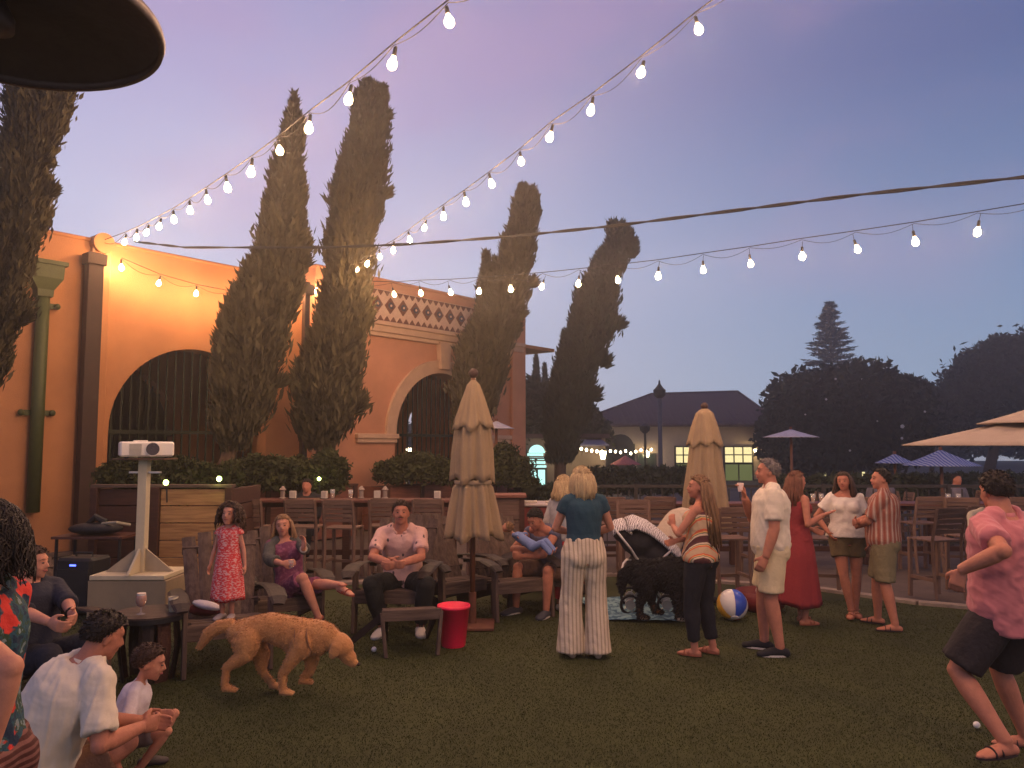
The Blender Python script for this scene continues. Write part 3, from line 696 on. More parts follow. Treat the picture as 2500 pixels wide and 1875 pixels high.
d3 = s3[0] - s3[1]; pre = [s3[0] + d3 * k for k in range(9, 0, -1)]
string_lights('low festoon string crossing the sky from right to the salmon gable', pre + s3, drop=.24)
s4 = [P(u * D, v * D, Y) for u, v, Y in ((262, 578, 13.8), (344, 612, 14.2), (424, 634, 14.7), (500, 648, 15.2), (572, 655, 15.9), (638, 636, 16.5))]
string_lights('short festoon string sagging across the orange wall above the first arch', s4)
# plain guy cable
cb = [P(u, v, Y) for u, v, Y in ((452, 604, 14.0), (791, 604, 13.0), (1000, 596, 12.0), (1250, 577, 11.2), (1500, 551, 10.3), (1808, 512, 9.4), (2100, 475, 8.6), (2500, 432, 7.6), (2900, 396, 6.8))]
st = thing('guy_cable', 'twisted black guy cable strung from the orange wall across the sky', 'cable', cb[0])
wall_end = P(330, 590, 14.6)
pts = [wall_end - cb[0]] + [p - cb[0] for p in cb]
fine = []
for a, b in zip(pts[:-1], pts[1:]):
    for k in range(8): fine.append(a.lerp(b, k / 8))
mb = MB()
for ph in (0, math.pi):
    mb.tube([q + Vector((0, .012 * math.cos(i * .9 + ph), .012 * math.sin(i * .9 + ph))) for i, q in enumerate(fine)], .013, 5)
mb.build('cable', wire_m, st)
# far strings at the low wing and the house
def far_string(label, pts, n, r=.055, Yv=.0):
    t = thing('far_string_light', label, 'string lights', pts[0], 0, 'far strings of lights'); o0 = Vector(pts[0]); rg = random.Random(n)
    q = []
    for i in range(n):
        f = i / (n - 1) * (len(pts) - 1); k = min(int(f), len(pts) - 2); p = Vector(pts[k]).lerp(Vector(pts[k + 1]), f - k)
        q.append(p - o0 + Vector((0, 0, rg.uniform(-.06, .06))))
    MB().tube([p + Vector((0, 0, .09)) for p in q], .012, 4).build('cable', wire_m, t)
    m = emit_mat('far_bulb_glow', (1, .84, .56), 7.0)
    me = MB().ell((0, 0, 0), (r, r, r * 1.25), 8, 6).mesh('bulb'); me.materials.append(m)
    for p in q:
        b = bpy.data.objects.new('bulb', me); COL.objects.link(b); b.parent = t; b.location = p
    return t
far_string('far string of tiny lights seen through the second arch', [P(990, 1098, 27.5), P(1040, 1096, 27.5), P(1098, 1101, 27.5)], 16, .05)
far_string('far cluster of tiny lights left of the cyan window', [P(1246, 1106, 29), P(1262, 1095, 29), P(1278, 1102, 29)], 7, .05)
far_string('far string of tiny lights over the grey awning', [P(1335, 1101, 29), P(1400, 1096, 29), P(1470, 1104, 29)], 12, .05)
far_string('far string of tiny lights leading to the arched doorway', [P(1490, 1101, 40), P(1540, 1104, 40), P(1590, 1098, 40)], 9, .06)
# ============================================================ PATIO HEATER overhead
p = P(-22, 18, 1.75); hz_ = p.z
ht = thing('patio_heater', 'dark domed patio heater looming overhead at the top left corner', 'patio heater', (p.x, p.y, 0))
hm = mat('dark_brushed_metal', (.15, .125, .12), .5, .15, 8, .1, metal=.5)
rr = .375
MB().lathe([(rr - .012, -.03), (rr, -.03), (rr + .004, -.015), (rr, 0), (rr * .8, .035), (rr * .5, .062), (rr * .2, .078), (.001, .08), (.001, .074), (rr * .5, .056), (rr * .8, .028), (rr - .008, -.005)], (0, 0, hz_), n=72, cap=False).build('reflector', hm, ht, smooth=True)
MB().lathe([(.02, -.055), (.05, -.05), (.05, -.02), (.03, .02)], (0, 0, hz_), n=24).build('burner', hm, ht, smooth=True)
MB().tube([(0, 0, .7), (0, 0, hz_ - .05)], .014, 14).build('pole', hm, ht, smooth=True)
MB().lathe([(.23, 0), (.23, .06), (.2, .1), (.2, .68), (.17, .74), (.03, .76)], n=32).build('tank_housing', hm, ht, smooth=True)
# ============================================================ PROJECTOR ON STAND
cream = mat('cream_painted_board', (.27, .21, .13), .75, .1, 6, .08, 20)
cream2 = mat('cream_painted_post', (.52, .45, .30), .7, .1, 6)
YP = 8.6; sx_ = P(339, 1400, YP).x; zb = P(339, 1400, YP).z
stn = thing('projector_stand', 'cream projector stand with gusseted post on a big box base', 'stand', (sx_, YP, 0))
ztop = P(350, 1122, YP).z
za = P(339, 1408, YP).z
MB().box((P(336, 1450, YP).x - sx_, .1, za / 2 + .0), (.84, .7, za)).build('box_base', cream, stn, bevel=.008)
MB().box((P(336, 1450, YP).x - sx_, .05, za + .03), (.80, .62, .05)).build('base_plate', cream2, stn, bevel=.006)
MB().box((.02, 0, (za + ztop) / 2), (.10, .10, ztop - za)).build('post', cream2, stn, bevel=.006)
gz = P(345, 1338, YP).z
g = MB(); g.prism([(-.36, za + .06), (.38, za + .06), (.07, gz), (-.03, gz)], -.012, .012); g.build('gusset', mat('pale_plywood_gusset', (.34, .28, .19), .8, .15, 7), stn)
g = MB(); g.add([(0.008, -.3, za + .06), (.032, -.3, za + .06), (.008, .3, za + .06), (.032, .3, za + .06), (.008, -.05, gz), (.032, -.05, gz), (.008, .05, gz), (.032, .05, gz)], [(0, 1, 5, 4), (2, 6, 7, 3), (0, 4, 6, 2), (1, 3, 7, 5), (4, 5, 7, 6), (0, 2, 3, 1)]); g.build('gusset', cream2, stn)
MB().box((.03, 0, P(345, 1153, YP).z), (.34, .05, .02)).build('crossbar', mat('bare_metal', (.5, .47, .42), .4, .1, 10, metal=.6), stn)
MB().box((.03, 0, ztop + .008), (.56, .36, .016)).build('top_shelf', mat('dark_wood_shelf', (.10, .05, .03), .6), stn)
wh = mat('white_plastic', (.74, .68, .58), .45, .04, 6)
pj = thing('projector', 'white video projector with round dark lens on its stand', 'projector', (sx_ + .03, YP, ztop + .017), R(30))
MB().box((0, 0, .10), (.54, .34, .165)).build('body', wh, pj, bevel=.018)
MB().tube([(.05, -.165, .10), (.05, -.185, .10)], [.076, .078], 28).build('lens_ring', wh, pj)
MB().tube([(.05, -.184, .10), (.05, -.190, .10)], [.068, .068], 28).build('lens', mat('dark_lens', (.04, .02, .015), .25, .3, 30, spec=.8), pj)
for k in range(9): MB().box((-.12, -.172, .046 + k * .013), (.12, .006, .007)).build('vent_slat', mat('grey_vent', (.30, .27, .22), .6), pj)
MB().box((-.06, .02, .188), (.14, .12, .016)).build('top_cover', wh, pj, bevel=.004)
for x in (-.2, .2): MB().tube([(x, -.1, 0), (x, -.1, .02)], .02, 10).build('foot', sock_m, pj)
# ============================================================ SPEAKER, GEAR TABLE
blk = mat('black_plastic', (.012, .012, .014), .6, .2, 20)
spk = thing('speaker', 'black portable speaker with small blue light near the left wall', 'speaker', (P(203, 1430, 8.9).x, 8.9, 0), R(-8))
MB().box((0, 0, .32), (.44, .36, .62)).build('cabinet', blk, spk, bevel=.03)
MB().box((0, -.185, .28), (.38, .012, .46)).build('grille', mat('black_mesh', (.02, .02, .02), .8, .4, 120, .4, 200), spk)
MB().box((.0, -.185, .555), (.07, .012, .018)).build('power_light', emit_mat('blue_led', (.08, .12, 1), 5, False), spk)
MB().tube([(-.1, 0, .63), (-.1, 0, .67), (.1, 0, .67), (.1, 0, .63)], .012, 8).build('handle', blk, spk)
gt = thing('gear_table', 'small dark table holding black audio gear beside the left wall', 'table', (P(240, 1250, 9.6).x, 9.6, 0), 0)
MB().box((0, 0, .78), (.85, .5, .03)).build('tabletop', mat('dark_red_wood', (.08, .03, .02), .6, .2, 10), gt)
for x in (-.38, .38):
    for y in (-.2, .2): MB().tube([(x, y, 0), (x, y, .77)], .02, 8).build('leg', blk, gt)
ab = thing('audio_mixer', 'rounded black audio gear with cables on the dark table', 'audio gear', (P(236, 1250, 9.55).x, 9.55, .797))
MB().ell((0, 0, .075), (.33, .18, .075), 20, 10).build('body', blk, ab, smooth=True)
MB().tube([(-.1, 0, .12), (0, -.02, .22), (.12, 0, .15)], .04, 10).build('cable_coil', blk, ab)
MB().tube([(.1, -.05, .14), (.3, -.1, .16), (.42, 0, .12)], .018, 8).build('cable', mat('pale_cable', (.3, .26, .18), .7), ab)
# ============================================================ PLANTERS
pl1 = woodgrain('golden_weathered_plank', (.42, .23, .09), (.26, .13, .05), 'X', .7, 2.5)
pl2 = woodgrain('dark_red_plank', (.07, .028, .018), (.045, .018, .012), 'X')
pl3 = woodgrain('grey_weathered_wood', (.13, .088, .066), (.06, .038, .028), 'Z', .85, 3)
pl3y = woodgrain('grey_weathered_wood_y', (.15, .105, .08), (.085, .055, .04), 'Y', .85, 3)
pl3x = woodgrain('grey_weathered_wood_x', (.13, .088, .066), (.06, .038, .028), 'X', .85, 3)
soil = mat('potting_soil', (.03, .02, .015), .95)
YB = 10.1
xl, xm, xr = P(235, 1200, YB).x, P(378, 1200, YB).x, P(562, 1200, YB).x
zt = P(400, 1193, YB).z
pb = thing('wooden_planter', 'big planter box of golden weathered planks behind the girl', 'planter', (xm, YB, 0))
hh = zt / 6
for i in range(6):
    MB().box(((xr - xm) / 2 + .04, 0, hh * (i + .5)), (xr - xm - .1, .05, hh - .012)).build('plank', pl1, pb, bevel=.006)
    MB().box(((xl - xm) / 2 - .04, .02, hh * (i + .5)), (xm - xl - .1, .05, hh - .012)).build('plank', pl2, pb, bevel=.006)  # left panel: its shade is put into the darker plank colour
    MB().box((xr - xm, .6, hh * (i + .5)), (.05, 1.1, hh - .012)).build('plank', pl2, pb, bevel=.006)
    MB().box((xl - xm, .6, hh * (i + .5)), (.05, 1.1, hh - .012)).build('plank', pl2, pb, bevel=.006)
for x in (-.0, xr - xm, xl - xm): MB().box((x, -.02, zt / 2 + .01), (.17 if x == 0 else .09, .1, zt + .02)).build('post', pl2, pb, bevel=.006)
MB().box(((xr + xl) / 2 - xm, 0, zt + .035), (xr - xl + .1, .12, .04)).build('rim_board', pl3x, pb, bevel=.004)
MB().box(((xr + xl) / 2 - xm, .6, zt - .08), (xr - xl - .1, 1.1, .1)).build('soil', soil, pb)
shr = mat('shrub_foliage', (.036, .042, .014), .8, .5, 4, spec=.2)
bushy('planter_shrub', 'low spreading shrub filling the golden plank planter', YB + .6, [(290, 1165, 55, 40), (380, 1160, 60, 42), (470, 1165, 60, 40), (545, 1172, 45, 32), (330, 1135, 40, 25), (430, 1140, 40, 25)], 9000, shr, .11, group='shrubs in the planters', cat='shrub', zfloor=zt - .1)
def raised_bed(u0, u1, v_top, y, label, blobs, lab2, tint):
    s0, _ = WP(u0, 1150, y); s1, z = WP(u1, 1150, y); zt = WP((u0 + u1) / 2, v_top, y)[1]
    c = WO + WA * ((s0 + s1) / 2) + WN * y
    t = thing('raised_planter', label, 'planter', (c.x, c.y, 0), WANG, 'raised planters along the arcade')
    ln = s1 - s0; k = max(2, round(zt / .3)); hh = zt / k
    for i in range(k):
        MB().box((0, -.4, hh * (i + .5)), (ln, .05, hh - .012)).build('plank', tint, t, bevel=.006)
        for sx in (-1, 1): MB().box((sx * ln / 2, .0, hh * (i + .5)), (.05, .76, hh - .012)).build('plank', tint, t, bevel=.006)
    for i in range(int(ln / 1.2) + 2): MB().box((-ln / 2 + ln * i / (int(ln / 1.2) + 1), -.45, zt / 2), (.09, .05, zt)).build('post', pl2, t)
    MB().box((0, -.42, zt + .02), (ln + .1, .14, .04)).build('rim_board', pl2, t, bevel=.004)
    MB().box((0, 0, zt - .06), (ln - .1, .74, .08)).build('soil', soil, t)
    Yc = c.y
    for bl, lb in zip(blobs, lab2): bushy('planter_shrub', lb, bl[0], bl[1], bl[2], shr, .13, group='shrubs in the planters', cat='shrub', zfloor=zt - .1)
red_pl = woodgrain('red_brown_plank', (.20, .075, .05), (.12, .045, .03), 'X')
raised_bed(500, 835, 1192, -1.3, 'long raised planter under the two big cypresses',
    [(13.6, [(580, 1165, 60, 45), (660, 1155, 60, 40), (620, 1135, 40, 25)], 6000), (14.6, [(760, 1165, 70, 42), (815, 1160, 40, 45), (800, 1130, 30, 35), (720, 1150, 45, 35)], 6500)],
    ['low dark shrub at the foot of the slender cypress', 'spiky shrub at the foot of the tallest cypress'], red_pl)
raised_bed(915, 1270, 1178, -1.3, 'reddish raised planter under the second arch',
    [(17.2, [(960, 1150, 50, 30), (1030, 1140, 60, 35), (1090, 1150, 50, 32), (1000, 1125, 40, 22)], 6500), (18.6, [(1200, 1140, 50, 45), (1260, 1155, 45, 45), (1230, 1110, 35, 30), (1290, 1190, 30, 30)], 6500)],
    ['rounded shrub below the second arch left of the beige parasol', 'dark shrub right of the closed beige parasol'], red_pl)
up_m = emit_mat('garden_uplight', (.75, 1.0, .25), 6)
for (u, v, Y, lb) in ((535, 1169, 9.9 + .5, 'small green garden light in the golden planter shrub'), (779, 1169, 14.0, 'small green garden light below the tallest cypress'), (405, 1178, 10.0, 'tiny pale garden light left in the golden planter')):
    p = P(u, v, Y - .35 if u != 779 else Y); t = thing('garden_light', lb, 'garden light', p, 0, 'garden lights in the shrubs')
    MB().tube([(0, .05, -.25), (0, .02, 0)], .01, 6).build('stake', blk, t)
    MB().ell((0, 0, 0), (.035, .02, .035), 10, 6).build('lens', up_m, t)
    if u != 405:
        l = bpy.data.lights.new('lamp', 'POINT'); l.energy = 1.2; l.color = (.8, 1, .3); l.shadow_soft_size = .03
        lo = bpy.data.objects.new('lamp', l); COL.objects.link(lo); lo.parent = t; lo.location = (0, -.06, 0)
# ============================================================ BAR TABLE, BAR CHAIRS
bart = woodgrain('bar_dark_red_wood', (.13, .045, .03), (.075, .028, .02), 'X', .55)
def bar_table(label, xa, xb, Y, zt=1.06, nleg=5):
    t = thing('bar_table', label, 'bar table', ((xa + xb) / 2, Y, 0), 0, 'long bar height tables'); ln = xb - xa
    for k in range(3): MB().box((0, -.18 + .18 * k, zt - .02), (ln, .172, .04)).build('plank', bart, t, bevel=.005)
    MB().box((0, 0, zt - .08), (ln - .1, .08, .08)).build('beam', bart, t)
    for i in range(nleg):
        x = -ln / 2 + .15 + (ln - .3) * i / (nleg - 1); MB().box((x, 0, (zt - .05) / 2), (.11, .11, zt - .05)).build('leg', pl2, t, bevel=.006)
    MB().box((0, 0, .25), (ln - .3, .06, .08)).build('footrail', pl2, t)
    return t
bar_table('long dark red bar table behind the seated woman and man', P(565, 1215, 12).x, P(1130, 1215, 12).x, 12.0)
bar_table('long bar table along the patio behind the standing people', P(1440, 1215, 12.4).x, P(2620, 1215, 12.4).x, 12.4, .98, 8)
tan_w = woodgrain('tan_slat_wood', (.17, .10, .075), (.10, .06, .042), 'X', .8, 3)
tan_z = woodgrain('tan_leg_wood', (.19, .115, .085), (.12, .07, .05), 'Z', .8, 3)
def bar_chair(label, loc, rz, seat=.72, top=1.12, wd=.46, mx=tan_w, mz=tan_z, nb=5, group='slatted bar chairs at the long table'):
    t = thing('bar_chair', label, 'chair', loc, rz, group)
    for sx in (-1, 1):
        x = sx * (wd / 2 - .02)
        MB().beam((x, .2, 0), (x, .17, seat), .045, .045).build('leg', mz, t, bevel=.004)
        MB().tube([(x, -.24, 0), (x, -.2, seat * .55), (x, -.2, seat), (x, -.3, top)], [(.026, .022)] * 4, 4, side=(1, 0, 0)).build('leg', mz, t)
        MB().beam((x, -.2, seat * .35), (x, .18, seat * .35), .03, .04).build('stretcher', mz, t)
    MB().beam((-wd / 2, .18, seat * .3), (wd / 2, .18, seat * .3), .03, .04, up=(0, 0, 1)).build('footrest', mx, t)
    for k in range(5): MB().box((0, -.17 + .085 * k, seat), (wd, .075, .022)).build('seat_slat', mx, t, bevel=.003)
    for k in range(nb):
        f = (k + .6) / nb; z = seat + .08 + (top - seat - .08) * f; y = -.2 - .1 * (z - seat) / (top - seat)
        MB().box((0, y, z), (wd - .05, .02, (top - seat) / nb * (.62 if k < nb - 1 else .9))).build('back_slat', mx, t, bevel=.003)
    return t
bc = [(614, 11.2, 'slatted bar chair right of the golden planter'), (748, 11.25, 'slatted bar chair behind the seated woman'), (841, 11.15, 'slatted bar chair between the seated woman and man'),
      (944, 11.4, 'slatted bar chair left behind the man in pale shirt'), (1056, 11.3, 'slatted bar chair just left of the closed parasol'), (1180, 11.5, 'slatted bar chair partly hidden right behind the closed parasol')]
b0 = None
for (u, Y, lb) in bc:
    x = P(u, 1230, Y).x
    if b0 is None: b0 = bar_chair(lb, (x, Y, 0), R(2))
    else: copy_tree(b0, (x, Y, 0), R(random.uniform(-9, 9)), lb)
for (u, Y, rz, lb) in ((2280, 9.75, 14, 'tan patio chair right of the man in striped shirt'), (2010, 9.9, -10, 'tan patio chair behind the woman in white blouse'), (1775, 9.9, 8, 'tan patio chair left of the tall man in white shirt'), (1550, 10.6, 175, 'grey slatted chair behind the stroller'), (2370, 10.1, 5, 'tan patio chair left of the running man')):
    copy_tree(b0, (P(u, 1300, Y).x, Y, 0), R(rz), lb)
for (u, Y, rz, lb) in ((1480, 11.7, 4, 'chair at the far bar just right of the blonde woman'), (1610, 11.8, -8, 'chair at the far bar behind the person in beige'), (1855, 11.6, 10, 'chair at the far bar hidden behind the tall man'), (2100, 11.7, -5, 'chair at the far bar between the blouse woman and striped man'), (2245, 11.8, 6, 'chair at the far bar above the empty patio chair'), (2335, 11.6, -12, 'chair at the far bar left of the striding man'), (2470, 11.7, 3, 'chair at the far bar behind the striding man head')):
    copy_tree(b0, (P(u, 1300, Y).x, Y, 0), R(rz), lb)
# small things on the bar tables
gl = mat('clear_glass_cup', (.6, .6, .58), .1, .05, 5, spec=.8); gl.node_tree.nodes['Principled BSDF'].inputs['Alpha'].default_value = .3; pap = mat('white_paper', (.48, .42, .35), .8)
def small(kind, u, Y, z, lb):
    p = P(u, 1210, Y)
    if kind == 'drinking_glass':
        t = thing(kind, lb, 'glass', (p.x, Y, z), 0, 'glasses on the bar tables'); MB().lathe([(.03, 0), (.04, .14), (.037, .14), (.028, .01)], n=14, cap=False).build('cup', gl, t, smooth=True); MB().lathe([(.028, .012), (.034, .08)], n=14).build('drink', mat('amber_drink', (.35, .14, .03), .2), t)
    elif kind == 'table_lantern':
        t = thing(kind, lb, 'lantern', (p.x, Y, z), 0, 'small lanterns on the bar tables'); MB().lathe([(.045, 0), (.05, .02), (.035, .03), (.035, .13), (.055, .14), (.02, .19), (.004, .2)], n=10).build('body', mat('pale_tin', (.28, .22, .18), .5, metal=.3), t)
    elif kind == 'menu_holder':
        t = thing(kind, lb, 'menu holder', (p.x, Y, z), R(random.uniform(-30, 30)), 'paper holders on the bar tables'); MB().box((0, 0, .06), (.10, .05, .12)).build('card', pap, t, bevel=.004); MB().box((0, 0, .005), (.12, .07, .01)).build('stand', blk, t)
    return t
items = [('table_lantern', 690, 12, 'small pale lantern left on the long bar table'), ('menu_holder', 715, 12.05, 'white paper holder beside the left bar table lantern'), ('menu_holder', 792, 12, 'white paper holder in the middle of the long bar table'), ('drinking_glass', 812, 12.1, 'glass right of the middle paper holder'),
         ('drinking_glass', 856, 12, 'tall glass below the orange wall pier'), ('table_lantern', 882, 12.05, 'small pale lantern below the arch impost'), ('table_lantern', 940, 12, 'small pale lantern behind the seated man head'), ('menu_holder', 921, 12.1, 'white paper holder at the arch foot'), ('menu_holder', 1068, 12, 'white paper holder just left of the closed parasol')]
for k, u, Y, lb in items: small(k, u, Y, 1.062, lb)
for i, (u, lb) in enumerate(((1985, 'glass nearest the red dressed woman on the far bar'), (2005, 'second glass near the red dressed woman on the far bar'), (2315, 'glass behind the empty patio chair'), (2340, 'glass left of the running man'))): small('drinking_glass', u, 12.3, .982, lb)
# red counter and side boxes
rc = thing('serving_counter', 'dark red serving counter right of the closed parasol', 'counter', (P(1345, 1230, 11).x, 11, 0))
zt = P(1345, 1232, 11).z
MB().box((0, 0, zt / 2), (.95, .6, zt)).build('cabinet', mat('dark_red_paint', (.20, .035, .03), .6, .15, 6), rc, bevel=.01)
MB().box((0, 0, zt + .015), (1.02, .68, .03)).build('countertop', mat('pale_counter', (.4, .33, .3), .4), rc, bevel=.005)
for (dx, s_, n_) in ((-.3, (.2, .12, .03), 'menu'), (.05, (.26, .16, .025), 'menu'), (.33, (.16, .12, .04), 'napkin_stack')):
    o = MB().box((0, 0, s_[2] / 2), s_).build(n_, pap, None, loc=(rc.location.x + dx, 10.9, zt + .032)); tag(o, {-.3: 'left white menu lying on the red counter', .05: 'wide white menu in the middle of the red counter', .33: 'white napkin stack at the right end of the red counter'}[dx], 'paper', 'papers on the red counter')
bxp = thing('plank_box', 'pale plank box with dark posts left of the red counter', 'planter', (P(1238, 1260, 10.6).x, 10.6, 0))
zt = P(1238, 1213, 10.6).z
for i in range(4): MB().box((0, 0, zt * (i + .5) / 4), (.34, .4, zt / 4 - .012)).build('plank', tan_w, bxp, bevel=.006)
for x in (-.2, .2): MB().box((x, -.18, zt / 2), (.07, .08, zt)).build('post', pl2, bxp)
MB().box((-.05, 0, zt + .02), (.62, .5, .04)).build('top_board', red_pl, bxp, bevel=.005)
# ============================================================ ADIRONDACK CHAIRS
arm_m = mat('dark_oiled_wood', (.022, .014, .012), .6, .25, 10, .2)
def adirondack(label, loc, rz, s=1.0, light=pl3):
    t = thing('adirondack_chair', label, 'chair', loc, rz, 'wooden adirondack chairs on the lawn edge'); t.scale = (s, s, s)
    for k in range(5):
        x = (k - 2) * .122; lean = abs(k - 2); top = 1.02 - .025 * lean * lean * .5
        MB().tube([(x * .86, -.22, .30), (x * .95, -.42, .62), (x * 1.06, -.60, top)], [(.052, .011), (.058, .011), (.056, .010)], 6, side=(1, 0, 0)).build('back_slat', light, t)
    for z, y in ((.42, -.325), (.86, -.565)): MB().box((0, y, z), (.62, .03, .07), (R(-22), 0, 0)).build('back_brace', pl3x, t)
    for k in range(6):
        f = k / 5; MB().box((0, -.2 + .53 * f, .325 + .06 * f + .012 * math.sin(f * 3.1)), (.60, .085, .022), (R(6), 0, 0)).build('seat_slat', pl3x, t, bevel=.004)
    MB().box((0, .365, .335), (.64, .024, .12)).build('front_apron', pl3x, t, bevel=.004)
    for sx in (-1, 1):
        MB().beam((sx * .32, .35, 0), (sx * .32, .31, .56), .11, .035, up=(1, 0, 0)).build('front_leg', light, t, bevel=.005)
        MB().beam((sx * .29, .36, .36), (sx * .29, -.82, .03), .03, .12, up=(0, 0, 1)).build('rear_leg', arm_m, t, bevel=.004)
        pts = [(sx * .35, -.46, .54), (sx * .37, -.1, .585), (sx * .37, .2, .60), (sx * .36, .42, .575), (sx * .35, .5, .53)]
        MB().tube(pts, [(.05, .013), (.065, .014), (.075, .015), (.07, .014), (.045, .012)], 8, side=(1, 0, 0)).build('armrest', arm_m, t)
    MB().box((0, -.42, .52), (.74, .05, .03)).build('arm_brace', arm_m, t)
    return t
ac = adirondack('wide grey adirondack chair the girl in red stands on', (P(548, 1500, 6.9).x, 6.9, 0), R(206), 1.06)
def adk(lb, loc, rz, s=1.0): q = copy_tree(ac, loc, R(rz), lb); q.scale = (s, s, s); return q
adk('adirondack chair holding the woman in purple dress', (P(690, 1450, 7.95).x, 8.0, 0), 205)
adk('adirondack chair holding the man in pale pink shirt', (P(965, 1480, 8.25).x, 8.3, 0), 176, 1.08)
adk('empty adirondack chair between the seated man and the closed parasol', (P(1105, 1400, 8.9).x, 8.9, 0), 215, 1.05)
adk('empty adirondack chair right of the closed parasol', (P(1245, 1400, 8.9).x, 8.9, 0), 205, 1.05)
adk('adirondack chair under the man bending over the baby', (P(1330, 1400, 9.4).x, 9.4, 0), 160)
adk('adirondack chair under the man in dark jacket at left', (P(95, 1480, 5.9).x, 5.95, 0), 235, 1.0)
ft = thing('footstool', 'low grey slatted footstool in front of the man in pale pink shirt', 'footstool', (P(1000, 1560, 7.3).x, 7.32, 0), R(12))
for k in range(5): MB().box((0, -.16 + .085 * k, .385 - .012 * k), (.50, .078, .022), (R(-8), 0, 0)).build('slat', pl3x, ft, bevel=.003)
MB().box((0, -.205, .36), (.54, .024, .10)).build('front_board', pl3x, ft, bevel=.004)
for sx in (-1, 1):
    MB().beam((sx * .23, -.24, 0), (sx * .27, -.17, .38), .085, .032, up=(1, 0, 0)).build('leg', pl3, ft, bevel=.004)
    MB().beam((sx * .22, -.14, .34), (sx * .20, .42, .02), .03, .08).build('rear_leg', arm_m, ft, bevel=.004)
MB().beam((-.24, -.12, .36), (-.62, .05, .02), .035, .06).build('brace', arm_m, ft)
# ============================================================ BARREL TABLE, GLASSES
bt = thing('barrel_table', 'low round dark barrel-top table beside the wide adirondack', 'table', (P(368, 1490, 6.45).x, 6.45, 0))
zt = P(368, 1493, 6.45).z; rad = .285
dkw = woodgrain('dark_stained_wood', (.075, .045, .035), (.045, .028, .022), 'X', .6, 3)
for k in range(5):
    y0 = -rad + 2 * rad * k / 5; y1 = y0 + 2 * rad / 5 - .004; pp = []
    for i in range(9):
        y = y0 + (y1 - y0) * i / 8; pp.append((math.sqrt(max(0, rad * rad - y * y)) + .0005, y))
    vs = [(x, y, z) for z in (zt - .03, zt) for x, y in pp + [(-x, y) for x, y in reversed(pp)]]; n_ = len(vs) // 2
    MB().add(vs, [tuple(reversed(range(n_))), tuple(range(n_, 2 * n_))] + [(i, (i + 1) % n_, n_ + (i + 1) % n_, n_ + i) for i in range(n_)]).build('plank', dkw, bt)
MB().lathe([(rad + .008, -.05), (rad + .008, -.012), (rad - .01, -.012), (rad - .01, -.05)], (0, 0, zt), n=40, cap=False).build('hoop', blk, bt)
for k in range(10):
    a = 2 * math.pi * k / 10
    if k in (2, 7): continue
    p = Vector((math.cos(a), math.sin(a), 0)); q = p * .19; MB().tube([q + Vector((0, 0, 0)), q * 1.2 + Vector((0, 0, zt * .5)), q * 1.1 + Vector((0, 0, zt - .04))], [(.055, .012)] * 3, 6, side=(-p.y, p.x, 0)).build('stave', pl2 if k % 2 else arm_m, bt)
beer = mat('amber_beer', (.42, .12, .02), .15, .1, 8, spec=.7); foam = mat('beer_foam', (.72, .62, .5), .7)
tx, ty = bt.location.x, bt.location.y
bg_ = thing('beer_glass', 'stemmed tulip glass of amber beer on the barrel table', 'glass', (P(344, 1490, 6.35).x, 6.35, zt))
MB().lathe([(.034, 0), (.034, .004), (.006, .012), (.006, .05), (.03, .07), (.043, .10), (.042, .135), (.034, .165)], n=20, cap=False).build('cup', gl, bg_, smooth=True)
MB().lathe([(.003, .055), (.028, .071), (.0405, .10), (.040, .135), (.035, .150)], n=20).build('beer', beer, bg_, smooth=True)
MB().lathe([(.035, .150), (.034, .168)], n=20).build('foam', foam, bg_)
eg = thing('empty_glass', 'nearly empty clear glass at the right edge of the barrel table', 'glass', (P(422, 1490, 6.45).x, 6.45, zt))
MB().lathe([(.03, 0), (.03, .01), (.038, .06), (.04, .12), (.037, .12), (.034, .06), (.02, .012)], n=18, cap=False).build('cup', mat('pale_glass', (.35, .32, .22), .15, spec=.8), eg, smooth=True)
# bench/chair clutter: clothes on the seat beside the girl
cl = thing('folded_clothes', 'white and dark red clothes heaped on the seat behind the girl', 'clothes', (P(505, 1470, 6.95).x, 6.95, .40))
MB().ell((0, 0, .05), (.16, .12, .06), 16, 8).build('dark_red_cloth', mat('dark_red_cloth', (.16, .025, .02), .9, .3, 8, .4, 25), cl, smooth=True)
MB().ell((.02, -.05, .09), (.13, .08, .035), 16, 8, Euler((0, R(14), 0)).to_matrix()).build('white_cloth', mat('white_cotton', (.68, .62, .58), .9, .1, 8, .4, 25), cl, smooth=True)
# ============================================================ RED BUCKET, BALLS
rb = thing('red_bucket', 'bright red tapered plastic bucket on the lawn', 'bucket', G(1107, 1577))
zh = P(1107, 1476, rb.location.y).z
MB().lathe([(.105, 0), (.113, .01), (.152, zh - .03), (.157, zh - .03), (.157, zh), (.148, zh), (.108, .02)], n=36, cap=False).build('shell', mat('red_plastic', (.85, .02, .075), .4, .06, 5, spec=.5), rb, smooth=False)
MB().lathe([(.001, 0.012), (.107, .012)], n=36, cap=False).build('bottom', mat('red_plastic', None), rb)
for o in bpy.data.objects:
    if o.parent == rb: o.data.polygons.foreach_set('use_smooth', [True] * len(o.data.polygons))
for (u, v, r, lb) in ((913, 1594, .024, 'small white ball on the turf in front of the seated man'), (2385, 1781, .022, 'small white ball on the turf by the running man foot')):
    g_ = G(u, v); o = MB().ell((0, 0, 0), r, 20, 12).build('ball', mat('white_ball_plastic', (.78, .74, .66), .4, .04), None, smooth=True, loc=(g_.x, g_.y, r + .008)); tag(o, lb, 'ball', 'small white balls on the lawn')
